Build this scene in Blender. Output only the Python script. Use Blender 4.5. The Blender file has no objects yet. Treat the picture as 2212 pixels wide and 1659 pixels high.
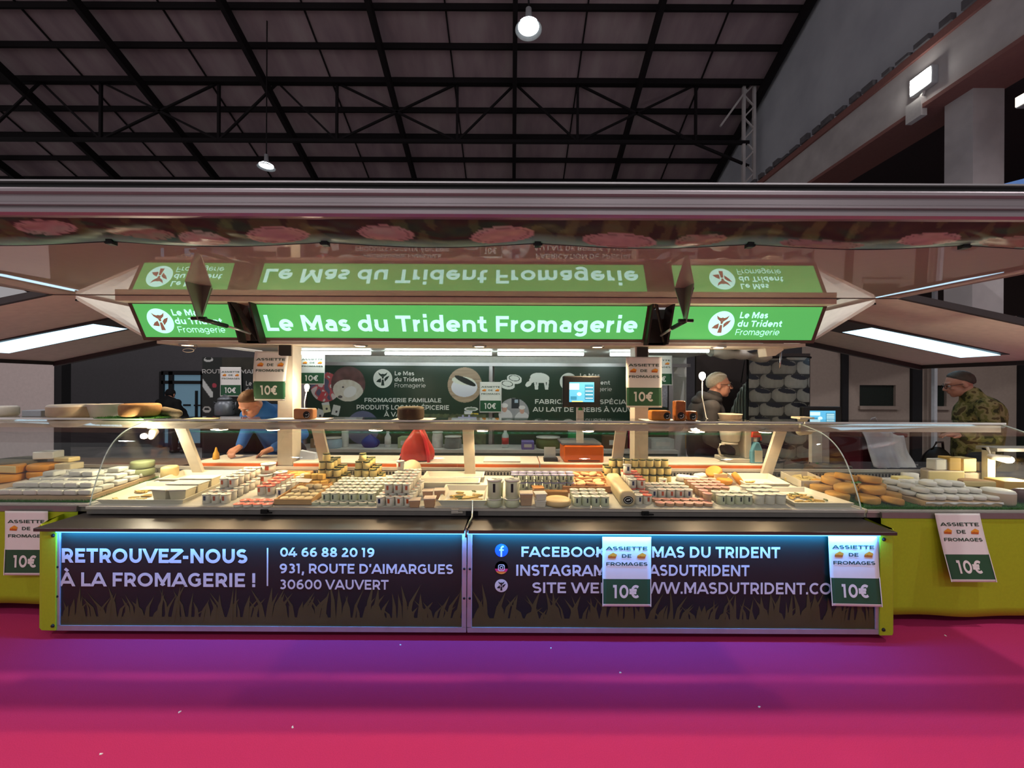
import bpy, bmesh, math, random
from mathutils import Vector, Matrix, noise
random.seed(7)
R = math.radians
C = bpy.context.scene.collection
sc = bpy.context.scene
# ---------------------------------------------------------------- camera
ROLL = 0.0047
CAMZ = 1.57
F = 850.0                                   # focal length in pixels of the 2212 px frame
cam = bpy.data.cameras.new('camera'); co = bpy.data.objects.new('camera', cam); C.objects.link(co)
cam.sensor_width = 36; cam.lens = F / 2212 * 36; cam.clip_end = 200
co.location = (0, 0, CAMZ); co.rotation_euler = (R(90), -ROLL, 0)
sc.camera = co
sc.view_settings.view_transform = 'Standard'; sc.view_settings.look = 'None'
sc.view_settings.exposure = 0.3; sc.view_settings.gamma = 1; sc.view_settings.use_curve_mapping = False
sc.cycles.use_denoising = True
sc.cycles.max_bounces = 8; sc.cycles.transparent_max_bounces = 32; sc.cycles.diffuse_bounces = 3
sc.cycles.glossy_bounces = 4; sc.cycles.sample_clamp_indirect = 4; sc.cycles.caustics_reflective = False; sc.cycles.caustics_refractive = False
# ---------------------------------------------------------------- world: the dim air of the hall
w = bpy.data.worlds.new('hall'); sc.world = w; w.use_nodes = True
w.node_tree.nodes['Background'].inputs[0].default_value = (0.80, 0.76, 0.78, 1)
w.node_tree.nodes['Background'].inputs[1].default_value = 0.32
# ---------------------------------------------------------------- lights
def light(name, kind, loc, energy, color, size=.1, size_y=None, aim=None, spot=None, blend=.5, shape=None):
    l = bpy.data.lights.new(name, kind); l.energy = energy; l.color = color
    if kind == 'AREA':
        l.size = size; l.shape = shape or ('RECTANGLE' if size_y else 'DISK')
        if size_y: l.size_y = size_y
    elif kind == 'SPOT':
        l.spot_size = R(spot); l.spot_blend = blend; l.shadow_soft_size = size
    else: l.shadow_soft_size = size
    o = bpy.data.objects.new(name, l); o.location = loc; C.objects.link(o)
    d = Vector(aim if aim else (loc[0], loc[1], loc[2] - 1)) - Vector(loc)
    o.rotation_euler = d.to_track_quat('-Z', 'Y').to_euler()
    return o
HALL = (1.0, .95, .96); WARM = (1.0, .72, .42); COOL = (.62, .80, 1.0); BLUE = (.04, .34, 1.0)
HIGHBAYS = [(-10.5, .8, 9), (-3.4, .8, 9), (3.4, .8, 9), (8.2, .8, 9), (.31, 8.2, 9.05), (-8.4, 13.4, 9.0), (-8, -6.5, 9), (-2.7, -6.5, 9), (2.7, -6.5, 9), (8, -6.5, 9)]
for i, p in enumerate(HIGHBAYS):
    light('highbay_light', 'SPOT', (p[0], p[1], p[2] - .12), (520 if i < 4 else 350 if i < 6 else 240), HALL, .10, spot=150, blend=.4)
light('flood_light', 'SPOT', (9.35, 8.9, 8.45), 900, (1, .95, .88), .12, aim=(2, 2, 2), spot=120)
light('ledge_led', 'AREA', (-1.52, 2.376, .660), 21, BLUE, 2.45, .012, aim=(-1.52, 2.408, .628))
light('ledge_led', 'AREA', (1.0, 2.376, .660), 21, BLUE, 2.45, .012, aim=(1.0, 2.408, .628))

# ---------------------------------------------------------------- materials
def hx(s):
    s = s.lstrip('#'); v = [int(s[i:i + 2], 16) / 255 for i in (0, 2, 4)]
    return tuple(c / 12.92 if c <= .04045 else ((c + .055) / 1.055) ** 2.4 for c in v)
MATS = {}
def mat(name, col, rough=.6, metal=0, spec=.4, var=.12, scale=18, bump=0, sss=0, stretch=None):
    if name in MATS: return MATS[name]
    m = bpy.data.materials.new(name); m.use_nodes = True; nt = m.node_tree; b = nt.nodes['Principled BSDF']
    c = hx(col) if isinstance(col, str) else col
    b.inputs['Roughness'].default_value = rough; b.inputs['Metallic'].default_value = metal
    b.inputs['Specular IOR Level'].default_value = spec
    tc = nt.nodes.new('ShaderNodeTexCoord'); no = nt.nodes.new('ShaderNodeTexNoise'); no.inputs['Scale'].default_value = scale
    no.inputs['Detail'].default_value = 3
    src = tc.outputs['Object']
    if stretch:
        mp = nt.nodes.new('ShaderNodeMapping'); mp.inputs['Scale'].default_value = stretch
        nt.links.new(src, mp.inputs[0]); src = mp.outputs[0]
    nt.links.new(src, no.inputs['Vector'])
    mx = nt.nodes.new('ShaderNodeMix'); mx.data_type = 'RGBA'
    mx.inputs[6].default_value = (*[x * (1 - var) for x in c], 1); mx.inputs[7].default_value = (*[min(1, x * (1 + var)) for x in c], 1)
    nt.links.new(no.outputs[0], mx.inputs[0]); nt.links.new(mx.outputs[2], b.inputs['Base Color'])
    if bump:
        bp = nt.nodes.new('ShaderNodeBump'); bp.inputs['Strength'].default_value = bump; bp.inputs['Distance'].default_value = .01
        nt.links.new(no.outputs[0], bp.inputs['Height']); nt.links.new(bp.outputs[0], b.inputs['Normal'])
    if sss:
        b.inputs['Subsurface Weight'].default_value = sss; b.inputs['Subsurface Radius'].default_value = (.01, .008, .005)
    MATS[name] = m; return m
def emit(name, col, strength):
    if name in MATS: return MATS[name]
    m = bpy.data.materials.new(name); m.use_nodes = True; b = m.node_tree.nodes['Principled BSDF']
    c = hx(col) if isinstance(col, str) else col
    b.inputs['Base Color'].default_value = (*[x * .5 for x in c], 1); b.inputs['Roughness'].default_value = .5
    b.inputs['Emission Color'].default_value = (*c, 1); b.inputs['Emission Strength'].default_value = strength
    MATS[name] = m; return m
def ramp_mat(name, cols, scale, rough=.8, detail=4, bump=0, stretch=None):
    m = bpy.data.materials.new(name); m.use_nodes = True; nt = m.node_tree; b = nt.nodes['Principled BSDF']
    b.inputs['Roughness'].default_value = rough; b.inputs['Specular IOR Level'].default_value = .25
    tc = nt.nodes.new('ShaderNodeTexCoord'); no = nt.nodes.new('ShaderNodeTexNoise'); no.inputs['Scale'].default_value = scale; no.inputs['Detail'].default_value = detail
    src = tc.outputs['Object']
    if stretch:
        mp = nt.nodes.new('ShaderNodeMapping'); mp.inputs['Scale'].default_value = stretch
        nt.links.new(src, mp.inputs[0]); src = mp.outputs[0]
    nt.links.new(src, no.inputs['Vector'])
    cr = nt.nodes.new('ShaderNodeValToRGB'); el = cr.color_ramp.elements
    while len(el) < len(cols): el.new(.5)
    for e, (p, c) in zip(el, cols): e.position = p; e.color = (*hx(c), 1)
    nt.links.new(no.outputs[0], cr.inputs[0]); nt.links.new(cr.outputs[0], b.inputs['Base Color'])
    if bump:
        bp = nt.nodes.new('ShaderNodeBump'); bp.inputs['Strength'].default_value = bump; bp.inputs['Distance'].default_value = .01
        nt.links.new(no.outputs[0], bp.inputs['Height']); nt.links.new(bp.outputs[0], b.inputs['Normal'])
    MATS[name] = m; return m
def glass(name, ior=1.45, tint=(.97, .985, .98), rough=0.0):
    if name in MATS: return MATS[name]
    m = bpy.data.materials.new(name); m.use_nodes = True; nt = m.node_tree; n = nt.nodes; n.clear()
    out = n.new('ShaderNodeOutputMaterial'); mx = n.new('ShaderNodeMixShader'); t = n.new('ShaderNodeBsdfTransparent'); g = n.new('ShaderNodeBsdfGlossy')
    f = n.new('ShaderNodeFresnel'); ge = n.new('ShaderNodeNewGeometry'); mr = n.new('ShaderNodeMapRange'); mr.inputs[3].default_value = ior; mr.inputs[4].default_value = 1 / ior
    nt.links.new(ge.outputs['Backfacing'], mr.inputs[0]); nt.links.new(mr.outputs[0], f.inputs[0]); t.inputs[0].default_value = (*tint, 1); g.inputs['Roughness'].default_value = rough
    nt.links.new(f.outputs[0], mx.inputs[0]); nt.links.new(t.outputs[0], mx.inputs[1]); nt.links.new(g.outputs[0], mx.inputs[2]); nt.links.new(mx.outputs[0], out.inputs[0])
    MATS[name] = m; return m
def print_mat(name, rough=.5, spec=.4):
    if name in MATS: return MATS[name]
    m = bpy.data.materials.new(name); m.use_nodes = True; nt = m.node_tree; b = nt.nodes['Principled BSDF']
    a = nt.nodes.new('ShaderNodeVertexColor'); a.layer_name = 'print'
    nt.links.new(a.outputs[0], b.inputs['Base Color']); b.inputs['Roughness'].default_value = rough; b.inputs['Specular IOR Level'].default_value = spec
    MATS[name] = m; return m
# ---------------------------------------------------------------- pixel <-> place
def uv(x, y):
    dx, up = x - 1106, -(y - 829.5)
    return dx - up * ROLL, dx * ROLL + up
def P(x, y, Y):
    a, b = uv(x, y); return Vector((a * Y / F, Y, CAMZ + b * Y / F))
def PX(x, Y): return (x - 1106) * Y / F
DZ0, DY0, DS = .752, 2.62, .088             # deck of the display cases: height, front, slope
def deck(Y): return DZ0 + DS * (Y - DY0)
def D(x, y, h=0):                           # where the sight line meets the deck (raised by h)
    a, b = uv(x, y)
    Y = (CAMZ - DZ0 - h + DS * DY0) / (-b / F + DS)
    return P(x, y, Y)
def atZ(x, y, Z):
    a, b = uv(x, y); return P(x, y, (Z - CAMZ) * F / b)
# ---------------------------------------------------------------- mesh builder
ORG = {}
class MB:
    def __init__(s): s.v = []; s.f = []; s.m = []; s.sm = []
    def add(s, vs, fs, m=0, smooth=False):
        k = len(s.v); s.v += [Vector(v) for v in vs]
        for f in fs: s.f.append([i + k for i in f]); s.m.append(m); s.sm.append(smooth)
        return s
    def box(s, x0, x1, y0, y1, z0, z1, m=0):
        return s.add([(x0, y0, z0), (x1, y0, z0), (x1, y1, z0), (x0, y1, z0), (x0, y0, z1), (x1, y0, z1), (x1, y1, z1), (x0, y1, z1)],
                     [(3, 2, 1, 0), (4, 5, 6, 7), (0, 1, 5, 4), (1, 2, 6, 5), (2, 3, 7, 6), (3, 0, 4, 7)], m)
    def hexa(s, b, t, m=0):                 # 4 bottom points, 4 top points
        return s.add(list(b) + list(t), [(3, 2, 1, 0), (4, 5, 6, 7), (0, 1, 5, 4), (1, 2, 6, 5), (2, 3, 7, 6), (3, 0, 4, 7)], m)
    def prism(s, poly, axis, a0, a1, m=0, smooth=False):   # poly in the two other axes
        def pt(p, a): return {'x': (a, p[0], p[1]), 'y': (p[0], a, p[1]), 'z': (p[0], p[1], a)}[axis]
        n = len(poly); vs = [pt(p, a0) for p in poly] + [pt(p, a1) for p in poly]
        s.add(vs, [[(i + 1) % n, i, i + n, (i + 1) % n + n] for i in range(n)], m, smooth)
        return s.add(vs, [list(range(n)), list(range(2 * n - 1, n - 1, -1))], m)
    def lathe(s, prof, n=20, c=(0, 0, 0), m=0, mats=None, axis='z', smooth=True):
        vs = []
        for r, z in prof:
            for i in range(n):
                a = 2 * math.pi * i / n; p = (r * math.cos(a), r * math.sin(a), z)
                if axis == 'y': p = (p[0], z, p[1])
                if axis == 'x': p = (z, p[0], p[1])
                vs.append((p[0] + c[0], p[1] + c[1], p[2] + c[2]))
        k = len(s.v); s.v += [Vector(v) for v in vs]
        for j in range(len(prof) - 1):
            for i in range(n):
                s.f.append([k + j * n + i, k + j * n + (i + 1) % n, k + (j + 1) * n + (i + 1) % n, k + (j + 1) * n + i]); s.m.append(mats[j] if mats else m); s.sm.append(smooth)
        for j, rev in ((0, True), (len(prof) - 1, False)):
            if prof[j][0] > 1e-5:
                f = [k + j * n + i for i in range(n)]
                s.f.append(f[::-1] if rev else f); s.m.append((mats[0] if rev else mats[-1]) if mats else m); s.sm.append(False)
        return s
    def tube(s, pts, r, n=8, m=0, smooth=True):
        pts = [Vector(p) for p in pts]; rr = r if isinstance(r, (list, tuple)) else [r] * len(pts); rings = []
        for i, p in enumerate(pts):
            d = (pts[min(i + 1, len(pts) - 1)] - pts[max(i - 1, 0)]).normalized()
            a = d.cross(Vector((0, 0, 1)) if abs(d.z) < .9 else Vector((1, 0, 0))).normalized(); b = d.cross(a)
            rings.append([p + rr[i] * (math.cos(2 * math.pi * k / n) * a + math.sin(2 * math.pi * k / n) * b) for k in range(n)])
        vs = [v for ring in rings for v in ring]
        fs = [[j * n + i, j * n + (i + 1) % n, (j + 1) * n + (i + 1) % n, (j + 1) * n + i] for j in range(len(pts) - 1) for i in range(n)]
        s.add(vs, fs, m, smooth)
        k = len(s.v) - len(vs)
        for q in (list(range(n))[::-1], list(range((len(pts) - 1) * n, len(pts) * n))): s.f.append([k + i for i in q]); s.m.append(m); s.sm.append(False)
        return s
    def bar(s, a, b, wx, wz, m=0):          # square bar between two points
        a, b = Vector(a), Vector(b); d = (b - a).normalized()
        u = d.cross(Vector((0, 0, 1)) if abs(d.z) < .95 else Vector((0, 1, 0))).normalized(); v = u.cross(d)
        q = lambda p: [p - u * wx / 2 - v * wz / 2, p + u * wx / 2 - v * wz / 2, p + u * wx / 2 + v * wz / 2, p - u * wx / 2 + v * wz / 2]
        return s.hexa(q(a), q(b), m)
    def ball(s, c, r, m=0, nu=16, nv=10, rot=None):
        r = r if isinstance(r, (tuple, list)) else (r, r, r); vs = []; c = Vector(c)
        for j in range(nv + 1):
            t = math.pi * j / nv
            for i in range(nu):
                a = 2 * math.pi * i / nu; p = Vector((r[0] * math.sin(t) * math.cos(a), r[1] * math.sin(t) * math.sin(a), -r[2] * math.cos(t)))
                vs.append(c + (rot @ p if rot else p))
        return s.add(vs, [[j * nu + i, j * nu + (i + 1) % nu, (j + 1) * nu + (i + 1) % nu, (j + 1) * nu + i] for j in range(nv) for i in range(nu)], m, True)
    def capsule(s, a, b, ra, rb, n=14):     # tapered limb with round ends
        a, b = Vector(a), Vector(b); d = b - a; L = d.length
        q = d.to_track_quat('Z', 'Y').to_matrix() if L > 1e-6 else Matrix.Identity(3)
        prof = [(ra * math.sin(t), -ra * math.cos(t)) for t in [math.pi / 2 * i / 5 for i in range(6)]] + [(rb * math.cos(t), L + rb * math.sin(t)) for t in [math.pi / 2 * i / 5 for i in range(6)]]
        vs = [a + q @ Vector((r * math.cos(2 * math.pi * i / n), r * math.sin(2 * math.pi * i / n), z)) for r, z in prof for i in range(n)]
        return s.add(vs, [[j * n + i, j * n + (i + 1) % n, (j + 1) * n + (i + 1) % n, (j + 1) * n + i] for j in range(len(prof) - 1) for i in range(n)], 0, True)
    def grid(s, nx, ny, fn, m=0, smooth=True, mf=None):
        k = len(s.v); s.v += [Vector(fn(i / nx, j / ny)) for j in range(ny + 1) for i in range(nx + 1)]
        for j in range(ny):
            for i in range(nx):
                s.f.append([k + j * (nx + 1) + i, k + j * (nx + 1) + i + 1, k + (j + 1) * (nx + 1) + i + 1, k + (j + 1) * (nx + 1) + i]); s.m.append(mf(i, j) if mf else m); s.sm.append(smooth)
        return s
    def build(s, name, mats, parent=None, origin=None, bevel=0, seg=2, norm=True, merge=False):
        org = ORG[parent.name] if parent is not None else (Vector(origin) if origin is not None else Vector((0, 0, 0)))
        me = bpy.data.meshes.new(name); me.from_pydata([v - org for v in s.v], [], s.f)
        for m in (mats if isinstance(mats, (list, tuple)) else [mats]): me.materials.append(m)
        me.polygons.foreach_set('material_index', s.m); me.polygons.foreach_set('use_smooth', s.sm)
        if norm or bevel or merge:
            bm = bmesh.new(); bm.from_mesh(me)
            if merge or bevel: bmesh.ops.remove_doubles(bm, verts=bm.verts, dist=1e-5)
            if bevel:
                es = [e for e in bm.edges if len(e.link_faces) == 2 and e.calc_face_angle(0) > .6]
                bmesh.ops.bevel(bm, geom=es, offset=bevel, segments=seg, profile=.5, affect='EDGES', clamp_overlap=True)
            if norm: bmesh.ops.recalc_face_normals(bm, faces=bm.faces)
            bm.to_mesh(me); bm.free()
        o = bpy.data.objects.new(name, me); C.objects.link(o); ORG[o.name] = org
        if parent is not None: o.parent = parent
        else: o.location = org
        return o
def tag(o, label, cat, group=None, kind=None):
    o['label'] = label; o['category'] = cat
    if group: o['group'] = group
    if kind: o['kind'] = kind
    return o
def thing(name, label, cat, loc=(0, 0, 0), group=None):
    o = bpy.data.objects.new(name, None); C.objects.link(o); o.location = loc; o.empty_display_size = .05; ORG[o.name] = Vector(loc)
    return tag(o, label, cat, group)
def struct(o): o['kind'] = 'structure'; return o
def dup(root, loc=None, rz=None, label=None, group=None, scale=None):
    c = root.copy(); C.objects.link(c); ORG[c.name] = Vector(loc) if loc is not None else ORG[root.name]
    for ch in list(root.children):
        k = ch.copy(); C.objects.link(k); k.parent = c
        for g in ch.children: q = g.copy(); C.objects.link(q); q.parent = k
    if loc is not None: c.location = loc
    if rz is not None: c.rotation_euler = (0, 0, rz)
    if scale: c.scale = scale
    if label: c['label'] = label
    if group: c['group'] = group
    return c
# ---------------------------------------------------------------- a bold geometric alphabet drawn with strokes
def arc(cx, cy, rx, ry, a0, a1, n=18): return [(cx + rx * math.cos(R(a0 + (a1 - a0) * i / n)), cy + ry * math.sin(R(a0 + (a1 - a0) * i / n))) for i in range(n + 1)]
def glyph(ch, w):
    h = w / 2; L = .09; S = lambda *p: (list(p), 0); E = lambda *p: (list(p), 1)
    st = S((L + h, 0), (L + h, 1))
    def bowl(x, lo, hi, k=1.05): ry = (hi - lo) / 2; return ([(L + h, hi), (x, hi)] + arc(x, lo + ry, ry * k, ry, 90, -90, 14)[1:] + [(L + h, lo)], 0)
    def ess(X, Wd, m): return (arc(Wd / 2, (X - h + m) / 2, Wd / 2 - .04 - h, (X - h - m) / 2, 35, 270, 16) + arc(Wd / 2, (h + m) / 2, Wd / 2 - .04 - h, (m - h) / 2, 90, -145, 16)[1:], 0)
    X = .75
    g = {
     ' ': (.36, []),
     'A': (1.06, [E((.06, 0), (.53, 1.0)), E((1.0, 0), (.53, 1.0)), S((.25, .29), (.82, .29))]),
     'B': (.95, [st, bowl(.52, .52, 1 - h), bowl(.56, h, .52)]),
     'C': (.98, [(arc(.57, .5, .5 - h, .5 - h, 48, 312, 24), 0)]),
     'D': (1.06, [st, bowl(.46, h, 1 - h, 1.05)]),
     'E': (.86, [st, S((L, 1 - h), (.79, 1 - h)), S((L, .51), (.72, .51)), S((L, h), (.8, h))]),
     'F': (.82, [st, S((L, 1 - h), (.79, 1 - h)), S((L, .47), (.72, .47))]),
     'G': (1.04, [(arc(.57, .5, .5 - h, .5 - h, 48, 330, 24), 0), S((.95 - h, .16), (.95 - h, .52)), S((.6, .5), (.95, .5))]),
     'I': (.18 + w, [st]),
     'K': (.96, [st, E((.2, .32), (.84, 1)), E((.42, .6), (.88, 0))]),
     'L': (.77, [st, S((L, h), (.75, h))]),
     'M': (1.27, [st, S((1.18 - h, 0), (1.18 - h, 1)), E((L + h, 1.02), (.635, .27)), E((1.18 - h, 1.02), (.635, .27))]),
     'N': (1.1, [st, S((1.01 - h, 0), (1.01 - h, 1)), E((L + h, 1.0), (1.01 - h, 0))]),
     'O': (1.16, [(arc(.58, .5, .53 - h, .5 - h, 0, 360, 30), 2)]),
     'P': (.92, [st, bowl(.5, .35, 1 - h)]),
     'R': (.95, [st, bowl(.5, .36, 1 - h), E((.55, .38), (.8, 0))]),
     'S': (.85, [ess(1, .84, .51)]),
     'T': (.86, [S((.02, 1 - h), (.84, 1 - h)), S((.43, 0), (.43, 1))]),
     'U': (1.05, [([(L + h, 1), (L + h, .43)] + arc(.525, .43, .435 - h, .43 - h, 180, 360, 16) + [(.96 - h, 1)], 0)]),
     'V': (1.02, [E((.06, 1), (.51, 0)), E((.96, 1), (.51, 0))]),
     'W': (1.56, [E((.07, 1), (.42, 0)), E((.78, 1), (.42, 0)), E((.78, 1), (1.14, 0)), E((1.49, 1), (1.14, 0))]),
     'X': (.96, [E((.08, 1), (.88, 0)), E((.88, 1), (.08, 0))]),
     'Z': (.88, [S((.08, 1 - h), (.8, 1 - h)), S((.06, h), (.82, h)), E((.76, 1 - w), (.12, w))]),
     '0': (.96, [(arc(.48, .5, .42 - h, .5 - h, 0, 360, 28), 2)]),
     '1': (.56, [S((.04, 1 - h), (.38, 1 - h)), S((.38 - h, 0), (.38 - h, 1))]),
     '2': (.86, [(arc(.4, .68, .33 - h, .32 - h, 155, -42, 16) + [(.13, h)], 0), S((.07, h), (.79, h))]),
     '3': (.86, [(arc(.39, .73, .34 - h, .27 - h, 140, -90, 14), 0), (arc(.39, .31, .37 - h, .31 - h, 90, -140, 14), 0)]),
     '4': (.96, [E((.55, 1), (.12, .33)), S((.04, .26), (.92, .26)), S((.62, 0), (.62, .6))]),
     '6': (.9, [(arc(.46, .33, .38 - h, .33 - h, 0, 360, 24), 2), (arc(.58, .45, .5 - h, .55 - h, 75, 190, 14), 0)]),
     '8': (.9, [(arc(.45, .74, .33 - h, .27 - h * .8, 0, 360, 22), 2), (arc(.45, .28, .39 - h, .29 - h, 0, 360, 24), 2)]),
     '9': (.9, [(arc(.44, .67, .38 - h, .33 - h, 0, 360, 24), 2), (arc(.32, .55, .5 - h, .55 - h, 10, -105, 14), 0)]),
     '€': (1.0, [(arc(.62, .5, .46 - h, .5 - h, 52, 308, 22), 0), S((.02, .61), (.7, .61)), S((.02, .4), (.66, .4))]),
     '!': (.36, [S((.18, .3), (.18, 1)), S((.18, 0), (.18, w * 1.05))]),
     '.': (.32, [S((.16, 0), (.16, w * 1.05))]),
     ',': (.34, [S((.17, w), (.17, -.02)), S((.16, .04), (.11, -.2))]),
     "'": (.3, [S((.17, 1), (.13, .68))]),
     '-': (.5, [S((.06, .4), (.44, .4))]),
     'a': (.775, [S((.7 - h, 0), (.7 - h, .46)), (arc(.38, .44, .32 - h, X - .44 - h, 0, 140, 12), 0), ([(.7 - h, .44), (.34, .44)] + arc(.34, .22 + h / 2, .28 - h, .22 - h / 2, 90, 270, 10)[1:] + [(.55, h), (.7 - h, .2)], 0)]),
     'd': (.88, [(arc(.42, X / 2, .37 - h, X / 2 - h, 0, 360, 24), 2), S((.79 - h, 0), (.79 - h, 1.05))]),
     'e': (.86, [(arc(.43, X / 2, .38 - h, X / 2 - h, -4, 312, 24), 0), S((.1, X / 2 - .01), (.79, X / 2 - .01))]),
     'g': (.9, [(arc(.42, X / 2 + .02, .37 - h, X / 2 - h - .02, 0, 360, 24), 2), ([(.79 - h, X), (.79 - h, .02)] + arc(.43, .02, .36 - h, .29 - h, 0, -150, 14)[1:], 0)]),
     'i': (.2 + w, [S((.1 + h, 0), (.1 + h, X)), S((.1 + h, .88), (.1 + h, .9 + w))]),
     'm': (1.235, [S((L + h, 0), (L + h, X)), (arc(.38, .43, .3 - h, X - .43 - h, 180, 0, 12) + [(.68 - h, 0)], 0), (arc(.92 - h, .43, .32 - h, X - .43 - h, 180, 0, 12) + [(1.24 - 2 * h, 0)], 0)]),
     'n': (.88, [S((L + h, 0), (L + h, X)), (arc(.44, .41, .36 - h, X - .41 - h, 180, 0, 14) + [(.8 - h, 0)], 0)]),
     'o': (.9, [(arc(.45, X / 2, .4 - h, X / 2 - h, 0, 360, 24), 2)]),
     'r': (.56, [S((L + h, 0), (L + h, X)), (arc(.46, .4, .35 - h, X - .4 - h, 170, 88, 8), 0)]),
     's': (.68, [ess(X, .68, X / 2 + .01)]),
     't': (.58, [([(.25, .96), (.25, .26)] + arc(.47, .26, .22, .26 - h, 180, 290, 10)[1:], 0), S((.02, X - h), (.5, X - h))]),
     'u': (.88, [([(L + h, X), (L + h, .34)] + arc(.44, .34, .36 - h, .34 - h, 180, 360, 14), 0), S((.8 - h, 0), (.8 - h, X))]),
    }
    if ch == 'É': a, b = glyph('E', w); return a, b + [S((.36, 1.08), (.58, 1.27))]
    if ch == 'À': a, b = glyph('A', w); return a, b + [S((.38, 1.27), (.6, 1.08))]
    return g[ch]
def clip(poly, lo, hi):
    for sgn, lim in ((1, lo), (-1, hi)):
        out = []
        for i in range(len(poly)):
            a, b = poly[i - 1], poly[i]; ia, ib = sgn * (a[1] - lim) >= -1e-9, sgn * (b[1] - lim) >= -1e-9
            if ia != ib: t = (lim - a[1]) / (b[1] - a[1]); out.append((a[0] + t * (b[0] - a[0]), lim))
            if ib: out.append(b)
        poly = out
        if len(poly) < 3: return None
    return poly
def stroke(pts, w, flag):
    pts = [Vector(p) for p in pts]; n = len(pts); h = w / 2
    if flag == 1:
        d = (pts[1] - pts[0]).normalized(); pts = [pts[0] - d * w, pts[1] + d * w]
    L = []; Rr = []
    for i in range(n):
        if flag == 2: a, b = pts[i - 1] if i else pts[-2], pts[i + 1] if i < n - 1 else pts[1]
        else: a, b = pts[max(i - 1, 0)], pts[min(i + 1, n - 1)]
        d1 = (pts[i] - a).normalized() if (pts[i] - a).length > 1e-9 else (b - pts[i]).normalized()
        d2 = (b - pts[i]).normalized() if (b - pts[i]).length > 1e-9 else d1
        n1, n2 = Vector((-d1.y, d1.x)), Vector((-d2.y, d2.x)); m = n1 + n2
        m = m.normalized() if m.length > 1e-6 else n1
        k = h / max(.45, m.dot(n1)); L.append(pts[i] + m * k); Rr.append(pts[i] - m * k)
    out = []
    for i in range(n - 1):
        q = [tuple(L[i]), tuple(L[i + 1]), tuple(Rr[i + 1]), tuple(Rr[i])]
        if flag == 1: q = clip(q, 0, 1)
        if q: out.append(q)
    return out
def text_polys(s, w=.19, track=0):
    x = 0; out = []
    for ch in s:
        adv, sts = glyph(ch, w)
        for k, (pts, fl) in enumerate(sts): out += [([(p[0] + x, p[1]) for p in q], k) for q in stroke(pts, w, fl)]
        x += adv + track
    return out, x - track
class Flat:                                  # drawing on a plane: origin, right, up, towards the viewer
    def __init__(s, mb, O, U=(1, 0, 0), V=(0, 0, 1), N=(0, -1, 0)): s.mb = mb; s.O = Vector(O); s.U = Vector(U); s.V = Vector(V); s.N = Vector(N)
    def pt(s, x, y, d): return s.O + s.U * x + s.V * y + s.N * d
    def poly(s, pts, m=0, d=.001): s.mb.add([s.pt(x, y, d) for x, y in pts], [list(range(len(pts)))], m)
    def text(s, t, x0, x1, y, cap, m=0, d=.002, w=.19, track=0):
        ps, W = text_polys(t, w, track); k = (x1 - x0) / W
        for q, n in ps: s.poly([(x0 + a * k, y + b * cap) for a, b in q], m, d + n * 8e-5)
    def ell(s, cx, cy, rx, ry=None, m=0, d=.001, n=36, a0=0): s.poly([(cx + rx * math.cos(2 * math.pi * i / n + a0), cy + (ry or rx) * math.sin(2 * math.pi * i / n + a0)) for i in range(n)], m, d)
    def line(s, pts, w, m=0, d=.002):
        for q in stroke(pts, w, 0): s.poly(q, m, d)
    def logo(s, cx, cy, r, mw=0, md=1, d=.002):
        s.ell(cx, cy, r, r, mw, d)
        T = lambda pts: s.poly([(cx + a * r, cy + b * r) for a, b in pts], md, d + .0015)
        T([(-.5, .68), (-.38, .38), (-.15, .2), (0, .24), (.15, .2), (.38, .38), (.5, .68), (.3, .52), (.14, .46), (0, .5), (-.14, .46), (-.3, .52)])
        T([(-.13, .24), (0, .22), (.13, .24), (.07, -.02), (-.07, -.02)])
        T([(-.09, -.1), (.09, -.1), (.17, -.74), (-.17, -.74)])
        T([(-.7, -.36), (-.5, -.12), (-.2, .04), (-.17, -.3), (-.22, -.42)])
        T([(.16, -.02), (.36, .18), (.7, .3), (.52, -.02), (.2, -.34)])
def painted(name, parent, O, U, V, W, H, nx, ny, fn, rough=.5, spec=.4, origin=None, warp=None):
    O, U, V = Vector(O), Vector(U), Vector(V); mb = MB()
    mb.grid(nx, ny, lambda a, b: (O + U * (a * W) + V * (b * H)) if warp is None else warp(a, b), 0, warp is not None)
    o = mb.build(name, print_mat('printed_%s' % name, rough, spec), parent, origin, norm=False)
    at = o.data.color_attributes.new('print', 'FLOAT_COLOR', 'POINT'); cols = []
    for j in range(ny + 1):
        for i in range(nx + 1): cols += [*fn(i / nx, j / ny), 1]
    at.data.foreach_set('color', cols); return o
# ================================================================ SETTING
m_carpet = mat('red_carpet', (.50, .031, .125), .95, spec=.1, var=.25, scale=260, bump=.25)
m_roof = ramp_mat('roof_sheeting', [(.3, '#94808a'), (.5, '#a8939a'), (.7, '#b5a5a9')], 1.2, .9, 6, stretch=(1.2, .12, 1))
m_steel_dark = mat('roof_steel', '#1d191c', .7, spec=.2)
m_pale = ramp_mat('clerestory_cladding', [(.3, '#bcc0ca'), (.7, '#d0d4dc')], .8, .9, 5)
m_conc = ramp_mat('concrete', [(.35, '#c2bcbc'), (.65, '#d6d0cf')], 1.5, .9, 5)
m_flange_glow = mat('carpet_lit_flange', '#9a6a64', .9)  # red bounce light from the carpet put into the flange colour
mb = MB(); mb.box(-40, 40, -14, 45, -.12, -.012); struct(mb.build('floor', ramp_mat('grey_bounce_concrete', [(.3, '#7d7a76'), (.7, '#97938e')], 1.5, .8, 6)))  # unseen grey concrete beyond the carpet, added to bounce neutral light
mb = MB(); mb.box(-16, 16, .45, 3.5, -.012, 0); tag(mb.build('aisle_carpet', m_carpet, origin=(0, 2, 0)), 'red needle felt carpet running along the front of the stall', 'carpet')
roofz = lambda y: CAMZ + 18 - .42 * y
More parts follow.
